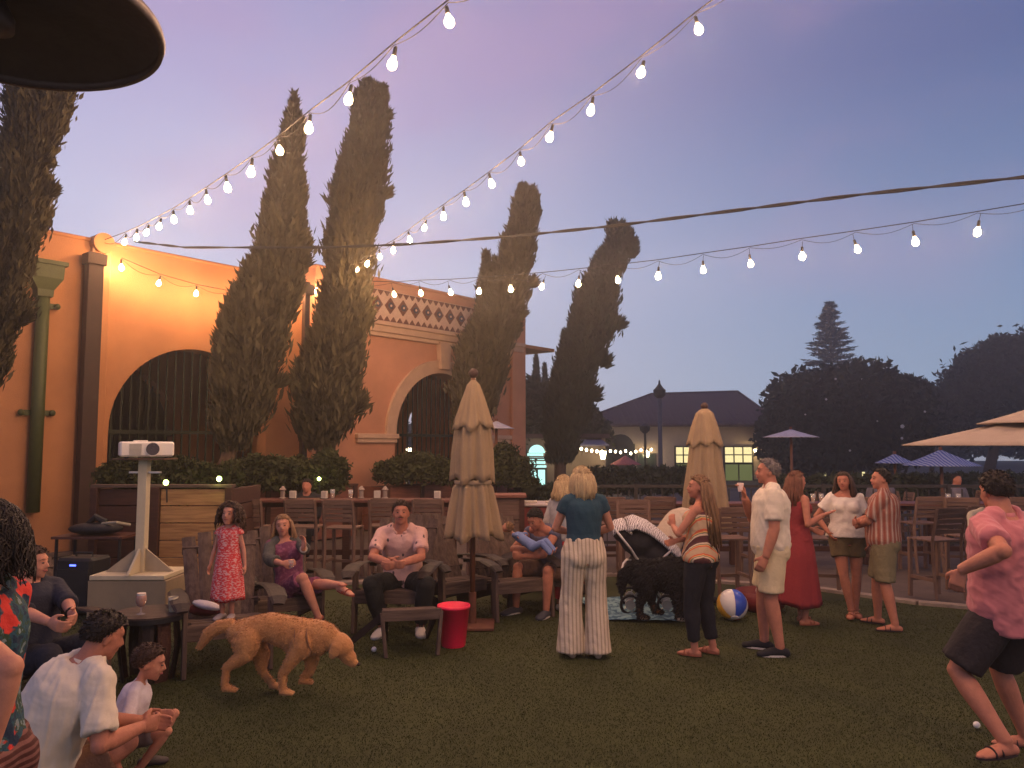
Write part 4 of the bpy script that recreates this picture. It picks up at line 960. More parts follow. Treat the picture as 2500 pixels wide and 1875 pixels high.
# beach ball
g_ = G(1795, 1519); R_ = .165
bb = thing('beach_ball', 'inflatable beach ball with white, blue, red and yellow panels', 'beach ball', (g_.x, g_.y + .1, R_), R(20)); bb.rotation_euler = (R(38), R(-20), R(200))
cols = [(.70, .66, .60), (.03, .08, .45), (.70, .66, .60), (.62, .03, .06), (.70, .66, .60), (.80, .42, .04)]
names = ['white_panel', 'blue_panel', 'white_panel', 'red_panel', 'white_panel', 'yellow_panel']
for k in range(6):
    vs = []; fs = []; m_ = 10; n_ = 7
    for i in range(m_ + 1):
        for j in range(n_ + 1):
            ph = math.pi * (.04 + .92 * i / m_); th = (k + j / n_ * .985) * math.pi / 3; rr_ = R_ * (1 + .012 * math.sin(math.pi * j / n_) - .006)
            vs.append((rr_ * math.sin(ph) * math.cos(th), rr_ * math.sin(ph) * math.sin(th), rr_ * math.cos(ph)))
    for i in range(m_):
        for j in range(n_): fs.append((i * (n_ + 1) + j, (i + 1) * (n_ + 1) + j, (i + 1) * (n_ + 1) + j + 1, i * (n_ + 1) + j + 1))
    MB().add(vs, fs).build(names[k], mat('ball_' + names[k], cols[k], .35, .04, 4, spec=.5), bb, smooth=True)
for s_ in (1, -1): MB().tube([(0, 0, s_ * R_ * .96), (0, 0, s_ * R_ * 1.0)], [.045, .03], 12).build('end_cap', mat('ball_white_panel', None), bb, smooth=True)
# dark red tub with pale ball
g_ = G(1880, 1500)
tb = thing('toy_tub', 'dark red round tub behind the beach ball', 'tub', (g_.x - .02, g_.y + .25, 0))
MB().lathe([(.20, 0), (.26, .05), (.28, .22), (.265, .22), (.24, .05), (.18, .02)], n=30, cap=False).build('shell', mat('dark_red_plastic', (.14, .02, .02), .5), tb, smooth=True)
MB().lathe([(.001, .03), (.2, .03)], n=30, cap=False).build('bottom', mat('dark_red_plastic', None), tb)
o = MB().ell((0, 0, 0), .07, 18, 10).build('pale_ball', mat('white_ball_plastic', None), None, smooth=True, loc=(g_.x - .02, g_.y + .2, .22)); tag(o, 'pale ball resting in the dark red tub', 'ball')
# blanket
g0 = G(1560, 1490)
vs = []; fs = []; nx, ny = 40, 26
for i in range(nx + 1):
    for j in range(ny + 1):
        x = -.62 + 1.24 * i / nx; y = -.6 + 1.2 * j / ny; e = .04 * math.sin(y * 7 + 1) * (abs(x) / .62) ** 3
        vs.append((x * (1 + .06 * math.sin(y * 4)) + e, y * (1 + .07 * math.sin(x * 5 + 1)), .016 + .012 * math.sin(x * 13 + y * 5) * math.sin(y * 11 - x * 3) + .008 * math.sin(x * 31) * math.sin(y * 27)))
for i in range(nx):
    for j in range(ny): a = i * (ny + 1) + j; fs.append((a, a + ny + 1, a + ny + 2, a + 1))
bl = MB().add(vs, fs).build('blanket', mat('blue_patterned_cloth', None, .9, .15, 6, .3, 40, pattern=pat_mix(noisefac(16, .45, .56), (.05, .12, .17), (.20, .34, .36))), None, smooth=True, loc=(g0.x, g0.y, .012))
tag(bl, 'rumpled blue patterned blanket under the black dog', 'blanket')
sm_ = bl.modifiers.new('thickness', 'SOLIDIFY'); sm_.thickness = .006
# ============================================================ PARASOLS
tan_c = mat('tan_canvas', (.29, .205, .12), .9, .10, 5, .25, 60)
pole_m = woodgrain('parasol_pole_wood', (.16, .06, .03), (.10, .04, .02), 'Z', .5)
def folded(label, Y, uc, prof, tiers, vtop, base=True, group='closed tan parasols', seed=1, rs=1.0):
    x = P(uc, 1100, Y).x; t = thing('closed_parasol', label, 'parasol', (x, Y, 0), 0, group)
    zt = P(uc, vtop, Y).z
    MB().tube([(0, 0, 0), (0, 0, zt)], .028, 12).build('pole', pole_m, t, smooth=True)
    MB().lathe([(.03, 0), (.05, .03), (.055, .06), (.03, .09), (.012, .1)], (0, 0, zt - .02), n=14).build('finial', mat('dark_turned_wood', (.05, .02, .015), .5), t, smooth=True)
    for (pr, nf, nm, ph) in tiers:
        vs = []; n = 96; 
        for v, hw, fold in pr:
            z = P(uc, v, Y).z; r = hw / F * Y
            for j in range(n):
                a = 2 * math.pi * j / n
                w_ = 1 + fold * (.55 * math.sin(nf * a + ph + .5 * math.sin(z * 3)) + .45 * math.sin((nf * 2 + 1) * a + 1.3 * ph + z))
                dz = 0
                if v == pr[-1][0]: dz = -.03 * math.sin(nf * a + ph) - .02 * math.sin(3 * a + seed)
                vs.append((r * w_ * math.cos(a), r * w_ * math.sin(a), z + dz))
        # denser rows by interpolation
        rows = len(pr); V = np.array(vs).reshape(rows, n, 3); out = []
        for i in range(rows - 1):
            for k in range(5): f = k / 5; out.append(V[i] * (1 - f) + V[i + 1] * f)
        out.append(V[-1]); out = np.array(out); out[:, :, 0] += 0
        K = len(out); inner = out[::-1] * np.array([.94, .94, 1]); full = np.concatenate([out, inner[0:1] * 1, inner[-1:]])
        ii, jj = np.meshgrid(np.arange(K), np.arange(n), indexing='ij'); j2 = (jj + 1) % n; f = np.stack([ii * n + jj, (ii + 1) * n + jj, (ii + 1) * n + j2, ii * n + j2], -1).reshape(-1, 4)
        f = f[:(K) * n]
        link(nm, npmesh(nm, full[:K + 1].reshape(-1, 3), f, 4, True), tan_c, t)
    if base:
        MB().box((0, -.02, .02), (.46, .46, .03)).build('base_plate', mat('rusty_base_plate', (.13, .05, .03), .7, .3, 8), t, bevel=.006)
        MB().tube([(0, 0, .03), (0, 0, .35)], .04, 14).build('base_sleeve', mat('rusty_base_plate', None), t)
    return t
t = folded('closed tan parasol tied at the middle left of the blonde woman', 8.25, 1155,
    None, [([(928, 6, .02), (940, 16, .05), (975, 28, .10), (1045, 50, .13)], 7, 'top_flounce', .4),
           ([(1035, 40, .10), (1100, 47, .13), (1172, 50, .16)], 6, 'canopy', 1.2),
           ([(1174, 36, .10), (1190, 44, .2), (1240, 52, .24), (1310, 63, .26)], 7, 'skirt', 2.4)], 918)
zs_ = P(1155, 1176, 8.25).z
MB().lathe([(.20, -.02), (.205, .0), (.20, .02)], (0, 0, zs_), n=32, cap=False).build('tie_strap', mat('strap_webbing', (.30, .22, .14), .9), t, smooth=True)
t = folded('closed tan parasol behind the long haired woman', 11.0, 1722,
    None, [([(998, 8, .02), (1008, 20, .05), (1040, 30, .10), (1086, 42, .12)], 7, 'top_flounce', .9),
           ([(1080, 34, .10), (1130, 38, .14), (1190, 46, .16), (1290, 54, .22)], 7, 'canopy', .3)], 996, base=True, seed=3)
def open_parasol(label, Y, uc, vtop, vedge, hw, m, group, ribs=8, tiers=1, pole=True, rot=0.0, vpole=None, cat='parasol'):
    c = P(uc, vedge, Y); t = thing('open_parasol', label, cat, (c.x, Y, 0), rot, group); ze = c.z; zt = P(uc, vtop, Y).z; r = hw / F * Y
    def canopy(r0, z0, z1, nm):
        vs = []; K = 6; n = ribs * 6
        for i in range(K + 1):
            f = i / K
            for j in range(n):
                a = 2 * math.pi * j / n; q = abs(((j % 6) / 6) - .5) * 2
                rr_ = (.02 + (r0 - .02) * f) * (1 - .06 * (1 - q) * 1); z = z1 + (z0 - z1) * (f ** .92) + (-.03 * (1 - q) * f * (0) ) + .045 * r0 * (1 - q) * math.sin(math.pi * f) * -.6
                vs.append((rr_ * math.cos(a), rr_ * math.sin(a), z))
        V = np.array(vs); ii, jj = np.meshgrid(np.arange(K), np.arange(n), indexing='ij'); j2 = (jj + 1) % n; f_ = np.stack([ii * n + jj, (ii + 1) * n + jj, (ii + 1) * n + j2, ii * n + j2], -1).reshape(-1, 4)
        o = link(nm, npmesh(nm, V, f_, 4), m, t); s_ = o.modifiers.new('thickness', 'SOLIDIFY'); s_.thickness = .01
    if tiers == 2:
        zm = zt - (zt - ze) * .42; canopy(r, ze, zm + .1, 'canopy'); canopy(r * .46, zm - .02, zt, 'vent_canopy')
    else: canopy(r, ze, zt, 'canopy')
    for k in range(ribs):
        a = 2 * math.pi * k / ribs; MB().tube([(0, 0, zt - .1 if tiers == 1 else zm), (r * .97 * math.cos(a), r * .97 * math.sin(a), ze - .01)], .012, 5).build('rib', pole_m, t)
    if pole: MB().tube([(0, 0, 0), (0, 0, zt + .06)], .035, 12).build('pole', pole_m, t, smooth=True)
    return t
open_parasol('large open tan two-tier parasol at the right edge', 8.0, 2560, 985, 1086, 325, mat('greyish_tan_canvas', (.30, .235, .185), .9, .08, 5, .2, 60), 'open parasols nearby', 8, 2, rot=R(8))
wc = mat('pale_grey_canvas', (.48, .46, .50), .9)
open_parasol('pale flat parasol peeking out behind the closed tan parasol', 19.0, 1212, 1028, 1046, 44, wc, 'pale parasols far off')
open_parasol('pale flat parasol standing before the round dark tree', 19.0, 1931, 1048, 1067, 68, wc, 'pale parasols far off')
bs = mat('blue_white_striped_canvas', None, .9, .05, 5, pattern=pat_mix(stripes(3.2, 'Z', .45, .55), (.28, .32, .45), (.05, .09, .30)))
bs2 = mat('blue_white_ring_canvas', None, .9, .05, 5, pattern=pat_mix(stripes(4.5, 'X', .45, .55), (.30, .34, .46), (.05, .09, .28)))
open_parasol('wide blue and white striped parasol with a pale post', 16.5, 2298, 1098, 1136, 88, bs2, 'blue striped parasols far off')
open_parasol('smaller blue and white striped parasol left of the wide one', 18.0, 2185, 1108, 1130, 46, bs2, 'blue striped parasols far off')
open_parasol('faded pink parasol in front of the arched doorway', 30.0, 1527, 1112, 1134, 38, mat('pink_canvas', (.35, .09, .10), .9), 'pink parasol far off')
# lamp post and far lamp
lp = thing('lamp_post', 'tall slim dark lamp post with pointed top before the far house', 'lamp post', (P(1612, 1085, 30).x, 30, 0))
zt = P(1612, 972, 30).z
MB().lathe([(.16, 0), (.14, .3), (.09, .5), (.08, zt)], n=12).build('post', mat('blue_grey_metal', (.05, .055, .08), .6), lp, smooth=True)
MB().lathe([(.10, zt), (.22, zt + .1), (.25, zt + .32), (.17, zt + .38), (.05, zt + .55), (.03, zt + .68), (.01, zt + .72)], n=10).build('lantern_head', blk, lp)
l2 = thing('short_lamp', 'small dark lamp head on a short post left of the tall lamp post', 'lamp post', (P(1575, 1085, 33).x, 33, 0))
zt = P(1575, 1058, 33).z
MB().tube([(0, 0, 0), (0, 0, zt)], .05, 8).build('post', blk, l2); MB().lathe([(.08, 0), (.2, .12), (.24, .3), (.08, .42)], (0, 0, zt), n=10).build('lamp_head', blk, l2)
# ============================================================ MIDDLE DISTANCE (dark terrace)
hd = mat('clipped_hedge', (.026, .034, .018), .9, .5, 5)
for (u0, u1, Y, v, lb) in ((1440, 1760, 22, 1150, 'dark clipped hedge behind the stroller'), (1900, 2240, 17, 1172, 'dark clipped hedge behind the striped shirt man'), (2240, 2700, 21, 1165, 'dark clipped hedge under the striped parasols'), (1290, 1470, 19, 1195, 'low dark hedge left of the stroller')):
    bushy('hedge', lb, Y, [(u, v + 22, 40, 34) for u in range(u0, u1, 46)], 9000, hd, .2, group='dark hedges on the terrace', cat='hedge', depth=.7)
fence_m = mat('dark_fence_metal', (.03, .025, .022), .6)
def fence(label, xa, xb, Y, h, n):
    t = thing('railing_fence', label, 'fence', ((xa + xb) / 2, Y, 0), 0, 'dark railings on the terrace'); ln = xb - xa
    for z in (h, h * .55, .15): MB().box((0, 0, z), (ln, .05, .05)).build('rail', fence_m, t)
    for i in range(n + 1): MB().box((-ln / 2 + ln * i / n, 0, h / 2 + .02), (.06, .06, h + .04)).build('post', fence_m, t)
    me = None; k = int(ln / .2)
    for i in range(1, k):
        if me is None: o = MB().box((0, 0, h / 2), (.018, .018, h - .1)).build('baluster', fence_m, t, loc=(-ln / 2 + ln * i / k, 0, 0)); me = o
        else: share(me, t, (-ln / 2 + ln * i / k, 0, 0))
fence('dark railing behind the stroller and far bar table', P(1400, 1200, 14).x, P(2620, 1200, 14).x, 14.0, 1.15, 8)
def cafe_set(x, Y, label, label2):
    t = thing('cafe_table', label, 'table', (x, Y, 0), 0, 'round tables on the terrace')
    MB().lathe([(.42, .72), (.42, .75)], n=20).build('tabletop', pl3x, t); MB().tube([(0, 0, 0), (0, 0, .72)], .04, 8).build('pedestal', blk, t); MB().lathe([(.25, 0), (.22, .04), (.04, .06)], n=16).build('foot', blk, t)
    for k, (dx, rz) in enumerate(((-.65, -90), (.65, 90))): copy_tree(b0, (x + dx, Y, 0), R(rz), label2[k]).scale = (.85, .85, .85)
cafe_set(P(2290, 1200, 15.8).x, 15.8, 'round table under the wide striped parasol', ['left chair at the table under the wide striped parasol', 'right chair at the table under the wide striped parasol'])
cafe_set(P(2110, 1200, 15.4).x, 15.4, 'round table below the smaller striped parasol', ['left chair at the table below the smaller striped parasol', 'right chair at the table below the smaller striped parasol'])
cafe_set(P(2420, 1200, 15.2).x, 15.2, 'round table behind the running man', ['left chair at the table behind the running man', 'right chair at the table behind the running man'])
# ============================================================ STROLLER
YS = 9.0; gx = P(1570, 1400, YS)
sb = thing('stroller', 'black baby stroller with pale chevron patterned canopy cover', 'stroller', (gx.x, YS, 0))
def L_(u, v, y=0.0): q = P(u, v, YS + y); return (q.x - gx.x, y, q.z)
chev = mat('chevron_cloth', None, .9, .04, 5, pattern=pat_mix(lambda nt, t, mpn: (lambda w_: step(nt, w_.outputs['Fac'], .35, .5))((lambda: (lambda w: (w.inputs['Scale'].__setattr__('default_value', 17), w.inputs['Distortion'].__setattr__('default_value', 5), w.inputs['Detail Scale'].__setattr__('default_value', 2.2), nt.links.new(t.outputs['Object'], w.inputs['Vector']), w)[-1])(nt.nodes.new('ShaderNodeTexWave')))()), (.12, .09, .09), (.72, .68, .66)))
bks = mat('black_stroller_fabric', (.016, .015, .018), .85, .3, 8, .3, 30)
sil = mat('brushed_silver_tube', (.5, .47, .44), .35, .05, metal=.8)
def curvedsheet(nm, pts, w0, w1, m, th=.02, arch=.08):
    mb = MB(); n = len(pts)
    vs = []; K = 9
    for i, p in enumerate(pts):
        wv = w0 + (w1 - w0) * i / (n - 1)
        for k in range(K):
            s_ = k / (K - 1) * 2 - 1; vs.append((p[0], p[1] + s_ * wv / 2, p[2] - arch * s_ * s_))
    V = np.array(vs); fs = [(i * K + k, i * K + k + 1, (i + 1) * K + k + 1, (i + 1) * K + k) for i in range(n - 1) for k in range(K - 1)]
    o = link(nm, npmesh(nm, V, np.array(fs), 4, True), m, sb); s_ = o.modifiers.new('thickness', 'SOLIDIFY'); s_.thickness = th
curvedsheet('canopy_cover', [L_(1528, 1268), L_(1545, 1262), L_(1575, 1274), L_(1605, 1296), L_(1632, 1320), L_(1648, 1334), L_(1638, 1350)], .46, .50, chev, .03, .12)
curvedsheet('canopy_edge', [L_(1492, 1282), L_(1503, 1272), L_(1518, 1268), L_(1534, 1280)], .40, .44, chev, .02, .10)
mb = MB(); mb.ell(L_(1520, 1300), (.12, .2, .11), 16, 10); mb.ell(L_(1560, 1320), (.22, .22, .17), 16, 10); mb.ell(L_(1600, 1350), (.18, .22, .14), 16, 10); mb.ell(L_(1570, 1380), (.2, .2, .14), 16, 10)
voxel(mb, 'seat_shell', .02, 4, bks, sb)
for y in (-.24, .24):
    MB().tube([L_(1500, 1290, y), L_(1540, 1340, y), L_(1590, 1420, y), L_(1625, 1478, y)], .014, 8).build('frame_tube', sil, sb, smooth=True)
    MB().tube([L_(1648, 1335, y), L_(1600, 1380, y), L_(1540, 1470, y)], .014, 8).build('frame_tube', sil, sb, smooth=True)
    for (u, v) in ((1628, 1470), (1538, 1468)):
        c = Vector(L_(u, v, y)); c.z = .115
        wv = bpy.data.objects.new('wheel', None); COL.objects.link(wv); wv.parent = sb; wv.location = c
        MB().tube([(0, -.02, 0), (0, .02, 0)], .055, 18).build('rim', sil, wv)
        ring = MB(); K = 24
        ring.tube([(.1 * math.cos(2 * math.pi * k / K), 0, .1 * math.sin(2 * math.pi * k / K)) for k in range(K + 1)], .017, 6, cap=False).build('tyre', blk, wv)
        for k in range(5): MB().tube([(0, 0, 0), (.09 * math.cos(k * 1.256), 0, .09 * math.sin(k * 1.256))], .006, 5).build('spoke', sil, wv)
MB().tube([L_(1513, 1410, -.26), L_(1522, 1375, -.26), L_(1530, 1366, -.2), L_(1552, 1370, .1)], .012, 8).build('leash_bar', mat('white_webbing', (.7, .64, .58), .6), sb, smooth=True)
# ============================================================ PEOPLE
skin = mat('skin', (.50, .225, .145), .6, .16, 14, .1, 60, spec=.22, sss=.08)
skin2 = mat('tanned_skin', (.42, .17, .105), .6, .16, 14, .1, 60, spec=.22, sss=.08)
lip_m = mat('lips', (.32, .085, .07), .45, .05)
eye_w = mat('eye_white', (.13, .095, .08), .3, .02); iris_m = mat('dark_iris', (.03, .018, .012), .2, .02)
brow_m = mat('eyebrow_hair', (.12, .06, .035), .8)
nail_m = None
def hairmat(nm, c, c2=None):
    c2 = c2 or tuple(v * .5 for v in c)
    return mat(nm, c, .55, .2, 30, .6, 60, stretch=(3, 3, .35), spec=.35, pattern=pat_mix(noisefac(22, .35, .65, (3, 3, .25)), c, c2))
H_BLOND = hairmat('blonde_hair', (.52, .38, .20), (.36, .24, .12)); H_LONG = hairmat('light_brown_hair', (.26, .14, .065), (.14, .07, .03))
H_BROWN = hairmat('brown_hair', (.07, .035, .02)); H_DARK = hairmat('dark_hair', (.022, .014, .010)); H_GREY = hairmat('grey_hair', (.24, .20, .18), (.14, .12, .11)); H_RED = hairmat('auburn_hair', (.20, .07, .035)); H_STRAW = hairmat('dark_blonde_hair', (.34, .20, .10), (.2, .11, .05))
def ik(a, b, l1, l2, pole):
    d = b - a; L = d.length; mx = (l1 + l2) * .995
    if L > mx: b = a + d * (mx / L); d = b - a; L = mx
    if L < abs(l1 - l2) + .01: L = abs(l1 - l2) + .01
    x = (l1 * l1 - l2 * l2 + L * L) / (2 * L); h = math.sqrt(max(0, l1 * l1 - x * x)); dn = d.normalized()
    p = Vector(pole) - dn * Vector(pole).dot(dn)
    p = p.normalized() if p.length > 1e-5 else Vector((0, 0, 1))
    return a + dn * x + p * h, b
class Person: pass
def person(label, loc, yaw, H, sex='m', skn=None, fat=1.0, hs=.93, group=None, name='person', vox=.0085, **k):
    """k: pelvis, neck, hands L/R, feet L/R (ankles), poles, head=(yaw, pitch, roll), sh=shoulder twist; tuples are body-local metres for a 1.7 m figure, Vectors are world points"""
    s = H / 1.7; skn = skn or skin; pr = Person(); pr.s = s; pr.sex = sex
    t = thing(name, label, 'person', loc, R(yaw), group); inv = (Matrix.Translation(Vector(loc)) @ Matrix.Rotation(R(yaw), 4, 'Z')).inverted()
    def J(p): return inv @ p if isinstance(p, Vector) else Vector(p) * s
    pel = J(k.get('pelvis', (0, 0, .93))); neck = J(k.get('neck', (0, -.01, 1.43)))
    hx = Matrix.Rotation(R(k.get('hip', 0)), 3, 'Z') @ Vector((1, 0, 0)); sx = Matrix.Rotation(R(k.get('sh', 0)), 3, 'Z') @ Vector((1, 0, 0))
    sx = (sx + Vector((0, 0, k.get('tilt', 0)))).normalized()
    up = (neck - pel).normalized(); hw = (.092 if sex == 'f' else .088) * s; sw = {'m': .182, 'f': .152, 'c': .145}[sex] * s * (1 + (fat - 1) * .3)
    fw = up.cross(sx) * 1.0; fw = sx.cross(up) * -1.0   # forward of the chest
    if fw.dot(Vector((0, 1, 0))) < 0 and abs(fw.y) > .2: fw = -fw
    sho = neck - up * .045 * s; A = {}
    for sd, q in (('R', 1), ('L', -1)):
        S = sho + sx * q * sw
        W_ = J(k['hand' + sd]) if 'hand' + sd in k else S + Vector((q * .05, .05, -.50)) * s
        E, W_ = ik(S, W_, .285 * s, .255 * s, k.get('elbow' + sd, (q * .5, -1, -.2)))
        hp = pel + hx * q * hw + Vector((0, 0, -.02 * s)); F_ = J(k['foot' + sd]) if 'foot' + sd in k else Vector((q * .095 * s, -.01 * s, .075 * s))
        K_, F_ = ik(hp, F_, .425 * s, .415 * s, k.get('knee' + sd, (q * .12, 1, .1)))
        A[sd] = dict(S=S, E=E, W=W_, H=hp, K=K_, F=F_)
    pr.A = A; pr.pel = pel; pr.neck = neck; pr.t = t; pr.sx = sx; pr.hx = hx; pr.fw = fw; pr.up = up
    g = {'m': 1.0, 'f': .86, 'c': .80}[sex] * s; gf = g * (1 + (fat - 1) * .6)
    # torso sections: (t, halfwidth, halfdepth)
    if sex == 'f': sec = [(-.17, .09, .08), (-.10, .155, .105), (0, .178, .118), (.14, .155, .105), (.34, .125, .092), (.55, .138, .10), (.74, .148, .108), (.86, .145, .098), (.94, .11, .075), (1.02, .055, .05)]
    elif sex == 'c': sec = [(-.17, .08, .075), (-.08, .13, .10), (.05, .145, .11), (.3, .14, .112), (.6, .145, .11), (.8, .15, .105), (.9, .13, .09), (.97, .09, .065), (1.04, .05, .045)]
    else: sec = [(-.17, .09, .08), (-.08, .15, .105), (.03, .168, .118), (.2, .160, .112), (.4, .158, .110), (.62, .176, .12), (.8, .182, .122), (.9, .165, .105), (.97, .115, .078), (1.04, .06, .055)]
    sp = (neck - pel)
    bow = k.get('bow', 0.0) * s
    def torso(mb, infl, t0=-.2, t1=1.1, scale=1.0, extra=None):
        pts = []; rad = []; sd = []
        ss = [q for q in sec if t0 <= q[0] <= t1]
        def at(tt):
            for a, b in zip(sec[:-1], sec[1:]):
                if a[0] <= tt <= b[0]:
                    f = (tt - a[0]) / (b[0] - a[0]); return (tt, a[1] + (b[1] - a[1]) * f, a[2] + (b[2] - a[2]) * f)
            return sec[0] if tt < sec[0][0] else sec[-1]
        ss = [at(t0)] * (t0 > sec[0][0]) + [q for q in ss if t0 + .02 < q[0] < t1 - .02] + [at(t1)] * (t1 < sec[-1][0])
        if t0 < sec[0][0]: ss = [(t0, sec[1][1], sec[1][2])] + [q for q in sec[1:] if t0 < q[0] < t1]+ [at(t1)] * (t1 < sec[-1][0])
        for tt, a, b in ss:
            c = pel + sp * tt - fw * bow * math.sin(math.pi * min(1, max(0, tt)))
            belly = (fat - 1) * .6 * math.exp(-((tt - .25) / .25) ** 2) * s * .12
            pts.append(c + fw * belly * .6); fz = 1 + (fat - 1) * .5
            wn = extra(tt) if extra else 0
            rad.append(((a * s * fz + infl + wn), (b * s * fz + infl + belly * .6 + wn)))
            sd.append(hx.lerp(sx, min(1, max(0, tt))))
        mb.tube(pts, rad, 20, side=sd)
        return mb
    pr.torso = torso
    def traps(mb, infl=0, inner=.03):
        for q in (-1, 1):
            a_ = neck + sx * q * inner * s + up * .012 * s; b_ = A['R' if q > 0 else 'L']['S'] + up * .002 * s
            mb.tube([a_, a_.lerp(b_, .5) - up * .004 * s, b_], [(.050 * gf + infl), (.047 * gf + infl), (.050 * gf + infl)], 12)
    pr.traps = traps
    def bust(mb, infl=0):
        if sex == 'f':
            for q in (-1, 1): mb.ell(pel + sp * .70 + sx * q * .068 * s + fw * (.075 * s + infl * .6), (.062 * s + infl, .058 * s + infl, .062 * s + infl), 12, 8)
    def butt(mb, infl=0):
        for q in (-1, 1): mb.ell(pel + hx * q * .07 * s - fw * .038 * s - up * .035 * s, (.086 * s * (1 if sex != 'c' else .8) + infl * 1.1), 12, 8)
    pr.bust = bust; pr.butt = butt
    def arm(mb, sd, infl=0, f=1.0, fl=0.0, start=0.0):   # f: 0..1 upper, 1..2 forearm
        a = A[sd]; r = [.052 * gf, .046 * gf, .040 * gf, .043 * gf, .028 * gf]
        S, E, W_ = a['S'], a['E'], a['W']; P_ = []; Rr = []
        n = 10
        for i in range(n + 1):
            q = start + (f - start) * i / n
            p = S.lerp(E, q) if q <= 1 else E.lerp(W_, q - 1)
            xs = [0, .5, 1, 1.3, 2]; rad = float(np.interp(q, xs, r)) + infl + fl * q
            P_.append(p); Rr.append(rad)
        mb.tube(P_, Rr, 14); mb.ell(P_[0], Rr[0] * 1.0, 14, 9)
        return mb
    def leg(mb, sd, infl=0, f=1.0, flare=None, start=0.0):
        a = A[sd]; r = {'m': (.088, .078, .054, .058, .040, .037), 'f': (.092, .080, .053, .055, .037, .034), 'c': (.070, .062, .044, .045, .036, .032)}[sex]
        xs = [0, .45, 1, 1.32, 1.8, 2]; P_ = []; Rr = []; n = 14; Hh, K_, F_ = a['H'], a['K'], a['F']; fz = (1 + (fat - 1) * .35)
        back = (K_ - Hh).cross(F_ - K_)
        for i in range(n + 1):
            q = start + (f - start) * i / n; p = Hh.lerp(K_, q) if q <= 1 else K_.lerp(F_, q - 1)
            rad = float(np.interp(q, xs, [v * s * fz for v in r])) + infl
            if flare: rad = max(rad, float(np.interp(q, [v[0] for v in flare], [v[1] * s for v in flare])))
            P_.append(p); Rr.append(rad)
        mb.tube(P_, Rr, 16)
        if start < .1: mb.ell(P_[0], Rr[0], 14, 9)
        if infl and f > .98: mb.ell(K_, (.055 if sex != 'c' else .045) * s + infl * 1.15, 12, 8)
        return mb
    pr.arm = arm; pr.leg = leg
    # ---- body
    mb = MB(); torso(mb, 0); bust(mb); butt(mb); traps(mb)
    for sd, q in (('R', 1), ('L', -1)):
        a = A[sd]; arm(mb, sd, 0, 2.0); mb.ell(a['E'], .041 * gf, 12, 8); leg(mb, sd, 0, 2.0); mb.ell(a['K'], (.055 if sex != 'c' else .045) * s, 12, 8)
        mb.ell(a['S'] - up * .01 * s, (.058 * gf, .058 * gf, .056 * gf), 12, 8)
        # hand
        hd = k.get('hdir' + sd); fd = (a['W'] - a['E']).normalized()
        hd = (Vector(hd).normalized() if hd else (fd + Vector((0, .25, -.1))).normalized())
        pn = k.get('palm' + sd); pn = Vector(pn) if pn else Vector((-q, .1, 0)); pn = (pn - hd * pn.dot(hd)).normalized(); sdv = hd.cross(pn) * (q)
        if sdv.dot(Vector((0, 1, 0))) < 0 and not k.get('palm' + sd): sdv = -sdv
        hk = s * ({'m': 1.06, 'f': .92, 'c': 1.0}[sex]); W_ = a['W']; curl = k.get('curl' + sd, .45)
        mb.tube([W_, W_ + hd * .03 * hk, W_ + hd * .085 * hk], [(.026 * hk, .019 * hk), (.038 * hk, .018 * hk), (.042 * hk, .015 * hk)], 10, side=sdv)
        for i in range(4):
            off = sdv * (.030 - .020 * i) * hk; ln = (.072, .080, .075, .058)[i] * hk; b0_ = W_ + hd * .08 * hk + off
            d1_ = (hd + pn * curl * .6).normalized(); d2_ = (hd * (1 - curl * .5) + pn * curl * 1.6).normalized(); d3_ = (hd * (1 - curl) + pn * curl * 2.2).normalized()
            p1 = b0_ + d1_ * ln * .45; p2 = p1 + d2_ * ln * .32; p3 = p2 + d3_ * ln * .25
            mb.tube([b0_ - hd * .01, b0_, p1, p2, p3], [.0098 * hk, .0102 * hk, .0096 * hk, .009 * hk, .0075 * hk], 7); mb.ell(p3, .0078 * hk, 7, 5)
        tb_ = W_ + hd * .02 * hk + sdv * .028 * hk; t1_ = tb_ + (hd * .7 + sdv * .7 + pn * .3).normalized() * .042 * hk; t2_ = t1_ + (hd * .95 + sdv * .1 + pn * (.3 + curl * .5)).normalized() * .032 * hk
        mb.tube([tb_, t1_, t2_], [.014 * hk, .0115 * hk, .009 * hk], 8); mb.ell(t2_, .009 * hk, 7, 5)
        a['HC'] = W_ + hd * .085 * hk + pn * .02; a['hd'] = hd; a['pn'] = pn
        # foot
        tdir = k.get('toe' + sd); tdir = Vector(tdir).normalized() if tdir else Vector((q * .22, 1, 0)).normalized()
        F_ = a['F']; fu = Vector((0, 0, 1)) if not k.get('fup' + sd) else Vector(k['fup' + sd]).normalized()
        fu = (fu - tdir * fu.dot(tdir)).normalized(); sdf = tdir.cross(fu); fk = s * (1.0 if sex == 'm' else .9)
        hl = F_ - tdir * .045 * fk - fu * .045 * fk; tip = F_ + tdir * .165 * fk - fu * .058 * fk
        mb.tube([hl, F_ - fu * .04 * fk, F_ + tdir * .06 * fk - fu * .040 * fk, F_ + tdir * .12 * fk - fu * .052 * fk, tip],
                [(.028 * fk, .026 * fk), (.034 * fk, .036 * fk), (.038 * fk, .033 * fk), (.045 * fk, .021 * fk), (.036 * fk, .014 * fk)], 12, side=sdf)
        mb.ell(hl, .030 * fk, 10, 7); mb.ell(tip, (.034 * fk, .02 * fk, .014 * fk), 10, 6)
        mb.tube([F_ + fu * .02, F_ - fu * .03 * fk], [.036 * s, .034 * s], 10)
        a['toe'] = tdir; a['fu'] = fu; a['hl'] = hl; a['tip'] = tip; a['sdf'] = sdf; a['fk'] = fk
    # head
    hyaw, hpit, hrol = k.get('head', (0, 0, 0)); hsz = hs * s
